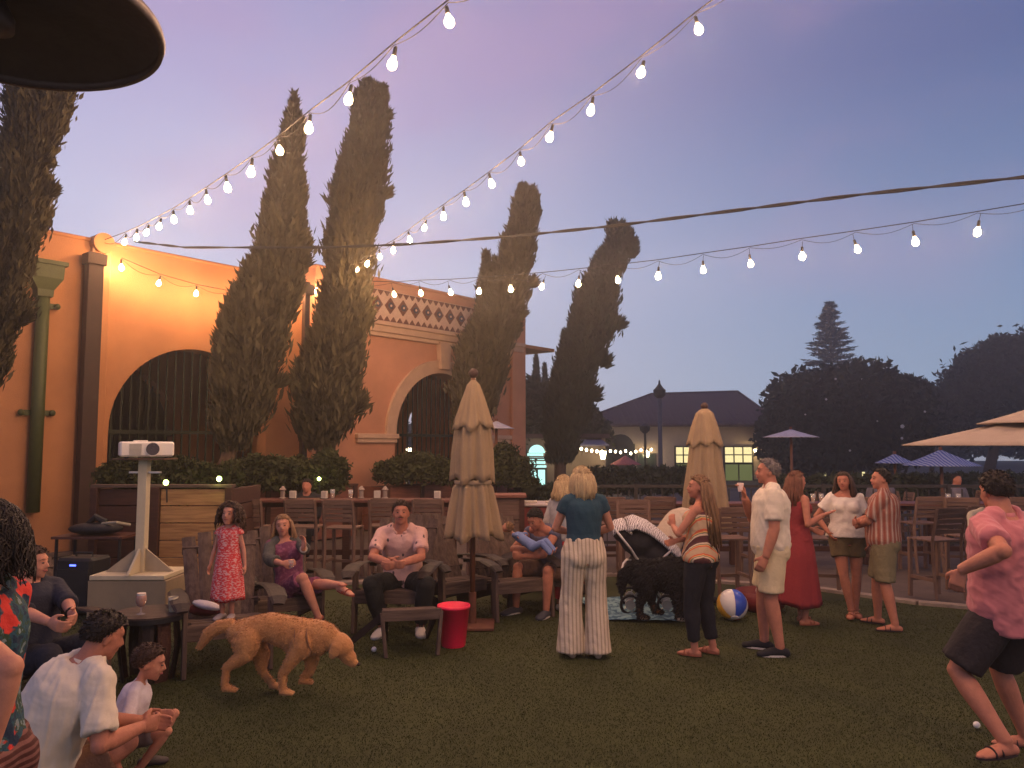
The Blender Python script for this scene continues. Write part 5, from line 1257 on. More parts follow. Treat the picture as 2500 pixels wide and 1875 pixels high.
    M = Matrix.Rotation(R(hyaw), 3, 'Z') @ Matrix.Rotation(R(hpit), 3, 'X') @ Matrix.Rotation(R(hrol), 3, 'Y')
    hc = J(k['headc']) if 'headc' in k else neck + up * .05 * s + M @ Vector((0, .03 * s, .105 * hsz)) + Vector((0, 0, .0))
    def h(x, y, z): return hc + M @ (Vector((x, y, z)) * hsz)
    def e(x, y, z, r): mb.ell(h(x, y, z), tuple(v * hsz for v in r), 16, 10, M)
    e(0, -.008, .032, (.076, .096, .088)); e(0, .030, -.02, (.064, .068, .085)); e(0, .045, -.07, (.043, .046, .034)); e(0, .068, -.092, (.022, .020, .018))
    e(0, .072, .035, (.052, .022, .03)); e(.034, .062, -.028, (.024, .024, .022)); e(-.034, .062, -.028, (.024, .024, .022))
    mb.tube([h(0, .086, .022), h(0, .104, -.008), h(0, .112, -.026)], [.008 * hsz, .011 * hsz, .014 * hsz], 10); e(.011, .100, -.029, (.008, .010, .008)); e(-.011, .100, -.029, (.008, .010, .008))
    e(0, .088, -.052, (.024, .012, .012)); e(0, .028, .0, (.070, .055, .07))
    for q in (-1, 1): e(q * .076, -.008, -.005, (.010, .020, .032))
    nr = {'m': .058, 'f': .046, 'c': .04}[sex] * s
    mb.tube([neck - up * .06 * s, neck + up * .02 * s, h(0, -.012, -.045), h(0, -.01, 0)], [nr * 1.35, nr * 1.05, nr, nr], 14)
    voxel(mb, 'body', vox, 2, skn, t)
    pr.h = h; pr.M = M; pr.hsz = hsz; pr.hc = hc
    if k.get('face', True):
        for q in (-1, 1):
            eo = MB().ell(h(q * .031, .0885, .010), tuple(v * hsz for v in (.0115, .007, .0055)), 10, 7, M).build('eye', eye_w, t, smooth=True)
            MB().ell(h(q * .031, .0945, .010), tuple(v * hsz for v in (.0075, .003, .0056)), 8, 6, M).build('iris', iris_m, eo, smooth=True)
            MB().tube([h(q * .015, .0945, .034), h(q * .034, .0915, .0385), h(q * .052, .077, .031)], [.0020 * hsz, .0028 * hsz, .0014 * hsz], 6).build('eyebrow', k.get('brow', brow_m), t, smooth=True)
        MB().tube([h(-.026, .088, -.049), h(-.012, .0975, -.0515), h(0, .100, -.053), h(.012, .0975, -.0515), h(.026, .088, -.049)], [.003 * hsz, .0060 * hsz, .0065 * hsz, .0060 * hsz, .003 * hsz], 8).build('lips', lip_m, t, smooth=True)
    return pr
def wrinkle(a=.004, sc=22, seed=1, grow=0.0):
    st = np.array([1, 1, .55])
    return lambda co: a * .9 * wob(co * st, sc, seed) + a * 1.1 * (.55 - np.minimum(1.1, 2.6 * np.abs(wob(co * st, sc * .8, seed + 7)))) + a * .35 * wob(co, sc * 2.6, seed + 3) + grow
def shirt(pr, m, t0=-.12, t1=.99, sleeve=.62, infl=.02, loose=.0, name='shirt', fl=.012, vox=.011, amp=.0045, arms='RL', seed=1, bust=True, back=0.0):
    mb = MB(); s = pr.s
    pr.torso(mb, infl * s, t0, t1, extra=(lambda tt: loose * max(0, 1 - tt) * s) if loose else None)
    if back: mb.v = [tuple(Vector(q) - pr.fw * back) for q in mb.v]
    if bust: pr.bust(mb, infl * s * .8)
    if arms and t1 > .95: pr.traps(mb, infl * s * .45, .055)
    if t0 < 0: pr.butt(mb, infl * s * .5)
    for sd in arms: pr.arm(mb, sd, infl * .5 * s, sleeve, fl * .75 * s)
    return voxel(mb, name, vox, 5, m, pr.t, wrinkle(amp, 18, seed, .005))
def collar(pr, m):
    c = pr.neck + pr.up * .005 * pr.s; mb = MB(); n = 22; rs = []
    for j in range(n + 1):
        a = math.pi * 2 * (j / n) * .86 + .44; d = pr.sx * math.sin(a) + pr.fw * math.cos(a); rs.append((c + d * .072 * pr.s + pr.fw * .012 - pr.up * .012 * (math.cos(a) + .6) * pr.s))
    mb.tube(rs, [(.008, .024 * pr.s)] * len(rs), 6, side=[(p - c).normalized() for p in rs]); return mb.build('collar', m, pr.t, smooth=True)
def trousers(pr, m, f=1.85, infl=.018, top=.10, flare=None, name='trousers', vox=.011, amp=.004, seed=2):
    mb = MB(); s = pr.s; pr.torso(mb, infl * s, -.16, top); pr.butt(mb, infl * s)
    for sd in 'RL': pr.leg(mb, sd, infl * s, f, flare)
    return voxel(mb, name, vox, 5, m, pr.t, wrinkle(amp, 16, seed, .007))
def skirt(pr, m, rows, name='dress_skirt', folds=9, amp=.05, seed=0, c2=None):
    """rows: (height, half width, half depth) of a hanging skirt in 1.7 m units"""
    n = 72; vs = []; s = pr.s; K = len(rows) * 4; hh = np.array([r[0] for r in rows]); ww = np.array([r[1] for r in rows]); dd = np.array([r[2] for r in rows]); tt = np.linspace(0, len(rows) - 1, K)
    ox = c2 or (lambda z: (0, 0))
    for i in range(K):
        z = np.interp(tt[i], range(len(rows)), hh); w_ = np.interp(tt[i], range(len(rows)), ww); d_ = np.interp(tt[i], range(len(rows)), dd); f = i / (K - 1); ax, ay = ox(z)
        for j in range(n):
            a = 2 * math.pi * j / n; q = 1 + amp * f * (math.sin(folds * a + seed) + .5 * math.sin((folds * 2 + 1) * a + seed * 2))
            vs.append(((w_ * q * math.cos(a) + ax) * s, (d_ * q * math.sin(a) + ay) * s, (z + .012 * f * math.sin(3 * a + seed)) * s))
    V = np.array(vs); V = np.concatenate([V, V[-n:] * np.array([.9, .9, 1]) + np.array([0, 0, .02])]); K += 1
    ii, jj = np.meshgrid(np.arange(K - 1), np.arange(n), indexing='ij'); j2 = (jj + 1) % n; f = np.stack([ii * n + jj, (ii + 1) * n + jj, (ii + 1) * n + j2, ii * n + j2], -1).reshape(-1, 4)
    return link(name, npmesh(name, V, f, 4, True), m, pr.t)
def shoes(pr, m, sole=None, name='shoe', grow=.010, low=True):
    for sd in 'RL':
        a = pr.A[sd]; fk = a['fk']; F_, td, fu = a['F'], a['toe'], a['fu']; mb = MB(); g = grow
        mb.tube([a['hl'] + fu * .0, F_ - fu * .035 * fk, F_ + td * .06 * fk - fu * .040 * fk, F_ + td * .12 * fk - fu * .05 * fk, a['tip']],
                [(.030 * fk + g, .032 * fk + g), (.036 * fk + g, .038 * fk + g * .5), (.040 * fk + g, .033 * fk + g), (.046 * fk + g, .024 * fk + g), (.040 * fk + g, .016 * fk + g)], 12, side=a['sdf'])
        mb.ell(a['hl'], .032 * fk + g, 10, 7); mb.ell(a['tip'], (.038 * fk + g, .03 * fk + g, .018 * fk + g), 10, 6)
        o = voxel(mb, name, .008, 2, m, pr.t)
        if sole: sandal_sole(pr, sd, sole, 'sole', o, .016, .010)
def sandal_sole(pr, sd, m, name, parent, th=.012, g=.004, z=None):
    a = pr.A[sd]; fk = a['fk']; td, fu, sf = a['toe'], a['fu'], a['sdf']; c = a['F'] - fu * .073 * fk; mb = MB(); vs = []
    out = []
    for i in range(24):
        t_ = 2 * math.pi * i / 24; x = math.cos(t_); y = math.sin(t_); L_n = .060 + .115 * 1; px = (.060 + .128 * x) * fk + g * x; wdt = (.040 + .008 * x) * fk + g; out.append(c + td * px + sf * y * wdt)
    vs = [p for p in out] + [p + fu * th for p in out]; n = 24
    return MB().add(vs, [tuple(reversed(range(n))), tuple(range(n, 2 * n))] + [(i, (i + 1) % n, n + (i + 1) % n, n + i) for i in range(n)]).build(name, m, parent)
def sandals(pr, m, name='sandal', ankle=False):
    for sd in 'RL':
        a = pr.A[sd]; fk = a['fk']; o = sandal_sole(pr, sd, m, name, pr.t); td, fu, sf = a['toe'], a['fu'], a['sdf']; c = a['F'] - fu * .05 * fk
        for x, r_ in ((.10, .047), (.055, .044)):
            MB().tube([c + td * x * fk + sf * math.cos(v) * r_ * fk + fu * (math.sin(v) * .040 * fk - .012 * fk) for v in [math.pi * j / 10 for j in range(11)]], [(.004, .010)] * 11, 6, side=[td] * 11).build('strap', m, o)
        if ankle: MB().tube([a['F'] + fu * .01 + (td * math.cos(v) + sf * math.sin(v)) * .042 * pr.s for v in [2 * math.pi * j / 14 for j in range(15)]], [(.003, .007)] * 15, 6, side=[fu] * 15).build('ankle_strap', m, o)
def hair(pr, m, style='short', L=.25, back=.02, vol=.012, n=70, seed=3, part=0.0, thin=1.0, balding=0.0, spread=1.0, front=True):
    M, h, hz = pr.M, pr.h, pr.hsz; rg = random.Random(seed); mb = MB(); nn, mm = 40, 26; vs = []
    for i in range(mm + 1):
        ph = math.pi * i / mm
        for j in range(nn):
            th = 2 * math.pi * j / nn; d = Vector((math.sin(ph) * math.cos(th), math.sin(ph) * math.sin(th), math.cos(ph)))
            fy = d.y
            lim = np.interp(fy, [-1, -.3, 0, .25, .6, 1], [-.72, -.55, -.22, .12, .46 + balding, .55 + balding])
            on = 1 / (1 + math.exp(-(d.z - lim) * 26)); nz = .004 * math.sin(th * 9 + ph * 5 + seed) + .003 * math.sin(th * 17 - ph * 9)
            g = (vol + nz) * on - .022 * (1 - on)
            r = Vector((.076 + g, .096 + g, .088 + g)); yo = -.008
            if d.z < 0: r = Vector((.073 + g, .092 + g, .10 + g))
            vs.append(h(d.x * r.x, d.y * r.y + yo, d.z * r.z + .032))
    fs = [(i * nn + j, (i + 1) * nn + j, (i + 1) * nn + (j + 1) % nn, i * nn + (j + 1) % nn) for i in range(mm) for j in range(nn)]
    mb.add(vs, fs)
    # short locks lying over the cap, so that its edge is broken
    C = []; Dd = []; rgn = np.random.default_rng(seed)
    for q in range(900 if style == 'short' else 500):
        d = Vector(rgn.normal(size=3)).normalized(); lim = np.interp(d.y, [-1, -.3, 0, .25, .6, 1], [-.72, -.55, -.22, .12, .46 + balding, .55 + balding])
        if d.z < lim + rgn.uniform(-.05, .12): continue
        r = Vector((.078 + vol, .098 + vol, .090 + vol)); C.append(h(d.x * r.x, d.y * r.y - .008, d.z * r.z + .032)); Dd.append(M @ Vector((d.x * .5, -.5 + d.y * .3, -.45 * (1 - d.z) + .15)) + Vector(rgn.normal(size=3) * .22))
    if C:
        v_, f_ = leaves(np.array(C), np.array(Dd), .034 * hz, .010 * hz, rgn); mb.add([tuple(p) for p in v_], [tuple(int(i) for i in f) for f in f_])
    if style in ('long', 'bob'):
        for i in range(n):
            a = rg.uniform(-1, 1) * math.pi * .62 * spread - math.pi / 2; ca, sa = math.cos(a), math.sin(a)
            p0 = h(ca * .06, -.008 + sa * .075, .085); p1 = h(ca * (.084 + vol), -.010 + sa * (.102 + vol), .03); ln = L * hz / hz * rg.uniform(.82, 1.05)
            dn = Vector((0, 0, -1)); out = (M @ Vector((ca, sa, 0))).normalized()
            p2 = h(ca * (.088 + vol), -.014 + sa * (.106 + vol), -.05) + out * rg.uniform(0, .012)
            sp_ = .03 if style == 'long' else .005
            p3 = p2 + dn * ln * .45 + out * rg.uniform(-.01, sp_) + pr.fw * -back * .5; p4 = p2 + dn * ln + out * rg.uniform(-.02, sp_) - pr.fw * back
            r = .011 * rg.uniform(.8, 1.3)
            mb.tube([p0, p1, p2, p3, p4], [(r, r * .7), (r * 1.3, r), (r * 1.5, r), (r * 1.4, r * .9), (r * .5, r * .4)], 6)
    if style == 'curly':
        for i in range(n):
            a = rg.uniform(-1, 1) * math.pi * .72 - math.pi / 2; zz = rg.uniform(-.25, 1); ca, sa = math.cos(a), math.sin(a); rr_ = math.sqrt(max(.05, 1 - max(0, zz) ** 2))
            p = h(ca * (.08 + vol) * rr_, -.008 + sa * (.10 + vol) * rr_, .03 + .09 * zz); out = (M @ Vector((ca * rr_, sa * rr_, zz * .8))).normalized(); pts = []
            ln = L * rg.uniform(.5, 1.1); ph = rg.uniform(0, 6.3); a1 = out.orthogonal().normalized(); a2 = out.cross(a1); K = 15
            for q in range(K):
                f = q / (K - 1); c = p + out * (ln * .45 * (1 - math.exp(-3 * f))) + Vector((0, 0, -ln * f * f * 1.0)); pts.append(c + (a1 * math.cos(ph + f * 19) + a2 * math.sin(ph + f * 19)) * .014)
            mb.tube(pts, [.0065 * thin] * (K - 1) + [.003 * thin], 4)
    o = mb.build('hair', m, pr.t, smooth=True); return o
# ---------- cloth colours
white_s = mat('white_shirt_cloth', (.64, .55, .42), .9, .05, 6, .12, 24, sheen=.2)
cream_p = mat('cream_striped_trousers_cloth', None, .9, .06, 6, .2, 60, pattern=pat_mix(angstripes(46, .1, .6), (.60, .50, .36), (.36, .28, .19)))
cream_p = mat('cream_striped_linen', None, .9, .06, 6, .2, 60, pattern=pat_mix(stripes(9, 'X', .62, .80), (.60, .49, .35), (.38, .29, .20)))
teal = mat('dark_teal_cloth', (.015, .05, .075), .85, .12, 8, .2, 60)
blackc = mat('black_cloth', (.012, .012, .016), .85, .2, 8, .25, 50)
# ---- woman in curly hair at the left edge (closest)
p_ = P(-92, 1300, 2.35)
pr = person('woman with big dark curly hair in floral short sleeve top at the left edge', (p_.x, 2.42, 0), 88, 1.73, 'f', skin, vox=.0075,
            handR=(.1, .34, 1.02), handL=P(-35, 1850, 2.22), elbowL=(-.2, -1, .0), face=False, head=(15, -4, 0))
flo = mat('floral_blue_red_cloth', None, .85, .1, 8, .25, 60, pattern=lambda nt, t, mpn: (lambda a: a)(
    (lambda mx, s1, s2: (nt.links.new(s1, mx.inputs[0]), nt.links.new(s2, mx.inputs[6]), mx.inputs[7].__setattr__('default_value', (.55, .04, .03, 1)), mx.outputs[2])[-1])(
        (lambda mx: (mx.__setattr__('data_type', 'RGBA'), mx)[-1])(nt.nodes.new('ShaderNodeMix')), noisefac(13, .57, .60)(nt, t, mpn),
        pat_ramp(noisefac(26, .2, .8), [(0, (.015, .03, .06)), (.42, (.02, .07, .10)), (.55, (.03, .06, .035)), (.66, (.16, .22, .24))])(nt, t, mpn))))
shirt(pr, flo, -.05, .98, .66, .018, fl=.03, seed=5, name='floral_top')
trousers(pr, mat('maroon_striped_cloth', None, .9, .1, 6, .2, pattern=pat_mix(stripes(14, 'Z', .5, .62), (.06, .018, .015), (.16, .07, .06))), 2.0, .03, .05, flare=[(0, .1), (1, .12), (2, .14)], name='striped_trousers')
hair(pr, H_DARK, 'curly', .14, n=2600, vol=.022, thin=.45); sandals(pr, blackc)
# ---- man in dark jacket seated low at the left
p_ = P(85, 1560, 5.75)
pr = person('man in dark jacket lounging on an adirondack chair, half hidden at left', (p_.x, 5.75, 0), -118, 1.78, 'm', skin, pelvis=(0, 0, .34), neck=(0, -.10, .83), head=(28, -2, 0),
            footR=(.12, .62, .075), footL=(-.14, .58, .075), handR=P(188, 1558, 5.25), handL=P(205, 1545, 5.3), elbowR=(1, -.3, -.4), elbowL=(-1, -.3, -.4), curlR=.8, curlL=.8)
shirt(pr, mat('dark_navy_cloth', (.02, .022, .035), .85, .2, 7, .3), -.1, .99, 1.2, .022, seed=8, name='jacket'); trousers(pr, mat('dark_denim', (.015, .016, .024), .85, .2, 8, .3), 1.9, .018, .08); shoes(pr, blackc); hair(pr, H_BROWN, 'short', vol=.014)
a = pr.A['L']; wq = a['W']; ax = (a['W'] - a['E']).normalized(); b1 = ax.orthogonal().normalized(); b2 = ax.cross(b1)
MB().tube([wq - ax * .02 + (b1 * math.cos(v) + b2 * math.sin(v)) * .034 for v in [2 * math.pi * j / 16 for j in range(17)]], [(.005, .011)] * 17, 6, side=[ax] * 17).build('wristwatch', blk, pr.t)
# ---- man in white shirt sitting on the lawn
loc = P(85, 1880, 4.1); loc.z = 0
pr = person('man in white short sleeve shirt sitting cross-legged on the lawn seen from behind', loc, -38, 1.80, 'm', skin2, vox=.007, fat=1.08,
            pelvis=(0, -.02, .13), neck=P(208, 1625, 4.12), bow=.05, head=(-4, -20, 0), face=False,
            footR=(-.16, .38, .09), footL=(.16, .34, .08), kneeR=(1, .5, .75), kneeL=(-1, .5, .55), toeR=(-1, .3, 0), toeL=(1, .3, 0),
            handR=P(345, 1775, 4.15), elbowR=(.6, -.5, -1), handL=P(340, 1760, 4.4), curlR=.6)
shirt(pr, white_s, -.14, .99, .80, .026, .03, fl=.03, seed=11, amp=.007, vox=.010); collar(pr, white_s)
trousers(pr, mat('brown_shorts_cloth', (.14, .075, .05), .9, .15, 8, .3), .78, .024, .05, name='shorts'); hair(pr, H_DARK, 'short', vol=.016, seed=4); shoes(pr, mat('dark_sneaker', (.05, .04, .04), .7))
# ---- boy
loc = P(318, 1800, 4.62); loc.z = .0
pr = person('small boy in white t-shirt crouching in front of the man on the lawn', loc, -75, 1.10, 'c', skin, hs=1.30, vox=.007, pelvis=(0, -.06, .34), neck=(0, .06, .78), head=(0, -14, 0),
            footR=(.14, .10, .075), footL=(-.14, .12, .075), kneeR=(.3, 1, .8), kneeL=(-.3, 1, .8), handR=P(380, 1742, 4.5), hdirR=(.3, 1, .05), elbowR=(.6, -.3, -1), handL=P(362, 1748, 4.72), elbowL=(-.6, -.3, -1), curlR=.1)
shirt(pr, mat('lilac_white_cotton', (.60, .54, .56), .9, .06, 6, .2), -.1, .98, .75, .024, seed=3, name='t_shirt', fl=.03); trousers(pr, mat('grey_shorts', (.16, .12, .11), .9), .7, .022, .08, name='shorts'); hair(pr, H_BROWN, 'short', vol=.016); shoes(pr, mat('dark_sneaker', None))
# ---- girl in red dress
redp = mat('red_patterned_cloth', None, .85, .06, 8, .2, pattern=pat_mix(noisefac(46, .50, .56, (1, 1, 2.2)), (.62, .045, .045), (.66, .36, .33)))
zs_ = .415
pr = person('little girl in red patterned dress standing on the wide adirondack seat', (P(557, 1400, 6.72).x, 6.72, zs_), 176, .965, 'c', skin, hs=1.38, neck=(0, 0, 1.36), vox=.0075, head=(0, 4, -4),
            handR=(.285, .03, .74), handL=(-.285, .03, .74), footR=(.075, 0, .075), footL=(-.075, 0, .075))
shirt(pr, redp, .05, .97, .22, .016, name='dress_top', fl=.10, seed=2, vox=.008, amp=.003); skirt(pr, redp, [(1.05, .155, .13), (.86, .19, .16), (.60, .225, .19), (.28, .25, .215)], folds=8, amp=.04)
hair(pr, H_BROWN, 'curly', .12, n=260, vol=.010); shoes(pr, mat('pale_sneaker', (.4, .33, .3), .8))
# ---- seated woman, purple dress
purp = mat('plum_dress_cloth', None, .85, .06, 8, .2, 50, pattern=pat_mix(noisefac(30, .50, .58), (.155, .038, .085), (.24, .08, .13)))
loc = (P(714, 1400, 7.95).x, 7.95, 0)
pr = person('blonde woman in plum dress and grey cardigan seated with crossed legs', loc, -138, 1.68, 'f', skin, pelvis=(0, 0, .44), neck=(.03, -.13, .93), sh=-22, head=(-32, 2, 6),
            footR=P(778, 1508, 7.62), footL=P(848, 1428, 7.35), kneeR=(.1, 1, 1), kneeL=(.4, .6, 1), toeR=(.1, .6, -.25), toeL=(-.2, .9, -.12), handR=P(690, 1376, 7.55), handL=P(742, 1342, 7.5), hdirL=(-.2, -.3, 1), hdirR=(-.8, .5, .1), elbowL=(-1, -.2, -.8), elbowR=(1, -.2, -.6), curlR=.7, curlL=.6)
shirt(pr, purp, -.1, .93, .15, .012, name='dress_top', seed=6); shirt(pr, mat('grey_cardigan_knit', (.075, .075, .07), .95, .2, 9, .5, 90), .12, .97, 1.55, .020, name='cardigan', seed=9, bust=False, back=.042)
mb = MB(); pr.torso(mb, .02, -.16, .12)
for sd in 'RL': pr.leg(mb, sd, .022, .92, [(0, .10), (.9, .085)])
A_ = pr.A; mb.tube([(A_['R']['H'] + A_['L']['H']) / 2, (A_['R']['H'].lerp(A_['R']['K'], .75) + A_['L']['H'].lerp(A_['L']['K'], .75)) / 2 - Vector((0, 0, .04))], [(.15, .07), (.12, .06)], 14, side=(1, 0, 0))
mb.tube([A_['R']['H'].lerp(A_['R']['K'], .25) - Vector((0, 0, .02)), A_['R']['H'].lerp(A_['R']['K'], .35) - Vector((-.02, 0, .24))], [(.13, .06), (.05, .02)], 12, side=(0, 1, 0))
voxel(mb, 'dress_skirt', .011, 3, purp, pr.t, wrinkle(.005, 18, 4)); hair(pr, H_STRAW, 'long', .17, n=60, seed=5, spread=.92); sandals(pr, mat('red_brown_leather', (.25, .05, .03), .6), ankle=True)
a = pr.A['R']; g_ = thing('wine_glass', 'small glass of red drink held by the seated woman', 'glass', pr.t.matrix_basis @ a['HC'] + Vector((0, -.01, -.02)))
MB().lathe([(.02, -.03), (.028, .0), (.03, .05), (.027, .05), (.024, 0), (.015, -.025)], n=14, cap=False).build('cup', gl, g_, smooth=True); MB().lathe([(.02, -.02), (.026, .02)], n=14).build('drink', mat('red_drink', (.35, .03, .02), .2), g_)
a = pr.A['L']; ax = (a['W'] - a['E']).normalized(); b1 = ax.orthogonal().normalized(); b2 = ax.cross(b1)
MB().tube([a['W'] - ax * .025 + (b1 * math.cos(v) + b2 * math.sin(v)) * .029 for v in [2 * math.pi * j / 16 for j in range(17)]], [(.005, .010)] * 17, 6, side=[ax] * 17).build('white_watch', pap, pr.t)
# ---- seated man, pale pink shirt
pinks = mat('pale_pink_printed_cloth', None, .9, .05, 6, .2, 60, pattern=pat_mix(spots(15, .15, .19, (1, 1, .55)), (.10, .07, .07), (.60, .36, .30)))
pr = person('man with moustache in pale pink printed shirt seated leaning forward', (P(982, 1400, 8.15).x, 8.15, 0), 180, 1.86, 'm', skin2, pelvis=(0, -.05, .44), neck=(0, .10, .94), bow=.04, head=(6, 6, 0),
            footR=(.14, .26, .075), footL=(-.20, .22, .075), kneeR=(.5, 1, 1), kneeL=(-.5, 1, 1), handR=(.045, .46, .68), handL=(-.03, .47, .67), hdirR=(-.8, .5, -.1), hdirL=(.8, .5, -.1), elbowR=(1, -.2, -.4), elbowL=(-1, -.2, -.4), curlR=.7, curlL=.7)
shirt(pr, pinks, -.10, .99, .72, .024, fl=.025, seed=12, amp=.005); collar(pr, pinks); trousers(pr, mat('black_jeans', (.012, .013, .012), .85, .25, 8, .3), 1.9, .02, .06); shoes(pr, mat('white_sneaker', (.55, .5, .42), .7), mat('white_rubber', (.6, .55, .48), .6))
hair(pr, H_BROWN, 'short', vol=.016, seed=9); MB().tube([pr.h(-.026, .094, -.042), pr.h(0, .106, -.037), pr.h(.026, .094, -.042)], [.004, .0065, .004], 7).build('moustache', brow_m, pr.t)
# ---- blonde woman from behind
loc = (P(1427, 1400, 7.05).x, 7.05, 0)
pr = person('woman with blonde bob in dark teal top and cream striped wide trousers from behind', loc, 8, 1.69, 'f', skin, face=False, fat=1.12, head=(25, -4, 0), neck=(0, .01, 1.44),
            footR=(.12, .0, .075), footL=(-.12, .05, .075), handR=(.10, .26, 1.06), handL=(-.06, .28, 1.08), elbowR=(1, -.3, -.6), elbowL=(-1, -.3, -.6))
shirt(pr, teal, .20, .98, .38, .016, name='teal_top', fl=.03, seed=1); trousers(pr, cream_p, 2.08, .016, .27, flare=[(0, .085), (.6, .09), (1, .095), (1.6, .108), (2.08, .122)], seed=5, amp=.006)
hair(pr, H_BLOND, 'bob', .135, back=.0, n=110, seed=2, vol=.018); shoes(pr, mat('pale_shoe', (.4, .3, .22), .7))
# ---- long haired woman in striped top
strp = mat('orange_striped_cloth', None, .85, .06, 6, .2, pattern=pat_ramp(lambda nt, t, mpn: stripes(2.6, 'DIAGONAL', 0, 1, .3)(nt, t, mpn), [(0, (.50, .34, .20)), (.22, (.62, .12, .05)), (.42, (.70, .40, .14)), (.55, (.14, .19, .11)), (.66, (.66, .50, .34)), (.84, (.10, .03, .03))]))
loc = (P(1712, 1400, 7.12).x, 7.12, 0)
pr = person('woman with very long hair in orange striped tank top and black trousers', loc, 52, 1.62, 'f', skin2, head=(34, 4, 0), fat=1.04, sh=8,
            footR=(.10, -.06, .075), footL=(-.09, .04, .075), handL=(-.05, .26, 1.20), hdirL=(.2, .3, 1), handR=(-.12, .20, 1.07), elbowL=(-1, -.2, -.8), elbowR=(1, -.3, -.7), curlL=.5, toeR=(.1, 1, 0), toeL=(-.1, 1, 0))
shirt(pr, strp, -.08, .86, .02, .020, .028, name='striped_tank_top', arms='', seed=7)
for q in (-1, 1): MB().tube([pr.neck - pr.up * .12 * pr.s + pr.sx * q * .085 + pr.fw * .10, pr.neck - pr.up * .0 * pr.s + pr.sx * q * .075, pr.neck - pr.up * .10 * pr.s + pr.sx * q * .05 - pr.fw * .095], [(.010, .004)] * 3, 6).build('shoulder_strap', strp, pr.t)
MB().tube([pr.pel + (pr.neck - pr.pel) * .85 + pr.sx * 0 - pr.fw * .10, pr.pel + (pr.neck - pr.pel) * .3 + pr.sx * .0 - pr.fw * .135, pr.pel + (pr.neck - pr.pel) * -.05 - pr.fw * .165], [(.011, .004)] * 3, 6, side=(1, 0, 0)).build('dark_back_ribbon', blackc, pr.t)
trousers(pr, blackc, 1.82, .016, .08, seed=8); hair(pr, H_LONG, 'long', .46, back=.05, n=130, seed=11, spread=.80, vol=.014); sandals(pr, mat('tan_leather', (.28, .09, .05), .6))
# ---- tall man in white shirt and shorts
loc = (P(1885, 1400, 7.2).x, 7.2, 0)
pr = person('tall grey haired man in white shirt and cream shorts raising a drink', loc, 72, 1.77, 'm', skin2, fat=1.25, head=(8, 2, 0), sh=6,
            handR=P(1818, 1215, 7.35), hdirR=(-.1, .15, 1), palmR=(-.4, 1, 0), elbowR=(.4, .2, -1), handL=(-.25, .05, .86), footR=(.10, .08, .075), footL=(-.10, -.05, .075), curlR=.9, curlL=.6, elbowL=(-.3, -1, -.2))
shirt(pr, white_s, -.16, .99, .74, .018, .018, fl=.03, seed=14, amp=.006); collar(pr, white_s)
trousers(pr, mat('cream_shorts_cloth', (.62, .50, .30), .9, .06, 6, .25), .86, .03, .05, flare=[(0, .11), (.86, .105)], name='shorts', seed=15); shoes(pr, blackc, mat('white_rubber', None)); hair(pr, H_GREY, 'short', vol=.012, balding=.12)
hp_ = pr.t.matrix_basis @ pr.A['R']['HC']; g_ = thing('held_cup', 'small pale cup raised in the tall man hand', 'cup', hp_ + Vector((-.01, -.02, .01)))
MB().lathe([(.022, -.04), (.032, .04), (.029, .04), (.02, -.03)], n=14, cap=False).build('cup', mat('pale_cup', (.55, .42, .38), .5), g_, smooth=True); MB().lathe([(.02, -.03), (.029, .025)], n=14).build('drink', mat('red_drink', None), g_)
# ---- woman in red dress
redd = mat('red_dress_cloth', (.24, .028, .032), .85, .08, 7, .2)
loc = (P(1948, 1400, 8.35).x, 8.35, 0)
pr = person('auburn haired woman in long red dress gesturing behind the tall man', loc, -68, 1.62, 'f', skin2, head=(-10, 0, 0), handR=P(2012, 1256, 8.2), hdirR=(.1, 1, .25), palmR=(0, 0, 1), elbowR=(.3, -.4, -1), handL=(-.08, .3, 1.02), curlR=.1, footR=(.09, 0, .075), footL=(-.08, .1, .075))
shirt(pr, redd, -.1, .87, .02, .014, name='dress_top', arms='', seed=3); skirt(pr, redd, [(.98, .18, .14), (.8, .21, .17), (.5, .235, .20), (.22, .26, .23)], folds=7, amp=.05)
hair(pr, H_RED, 'long', .22, n=80, seed=8, spread=.85); sandals(pr, mat('tan_leather', None))
# ---- woman in white blouse
olive = mat('olive_shorts_cloth', (.13, .095, .045), .9, .15, 7, .3)
loc = (P(2070, 1400, 8.7).x, 8.7, 0)
pr = person('smiling dark haired woman in white puffed blouse and olive shorts', loc, 160, 1.60, 'f', skin2, head=(-14, 0, 4), handR=(.20, .12, .98), elbowR=(1, -.5, .1), handL=(-.22, .10, .90), footR=(-.02, .12, .075), footL=(-.07, -.02, .075), kneeR=(.4, 1, 0), kneeL=(-.3, 1, 0), hip=8)
shirt(pr, mat('white_blouse_cloth', (.66, .60, .52), .9, .05, 6, .25, sheen=.2), .0, .93, .62, .024, .03, name='blouse', fl=.05, seed=4, amp=.008)
trousers(pr, olive, .50, .022, .12, flare=[(0, .11), (.5, .105)], name='shorts'); hair(pr, H_BROWN, 'long', .20, n=70, seed=14); sandals(pr, mat('tan_leather', None), ankle=True)
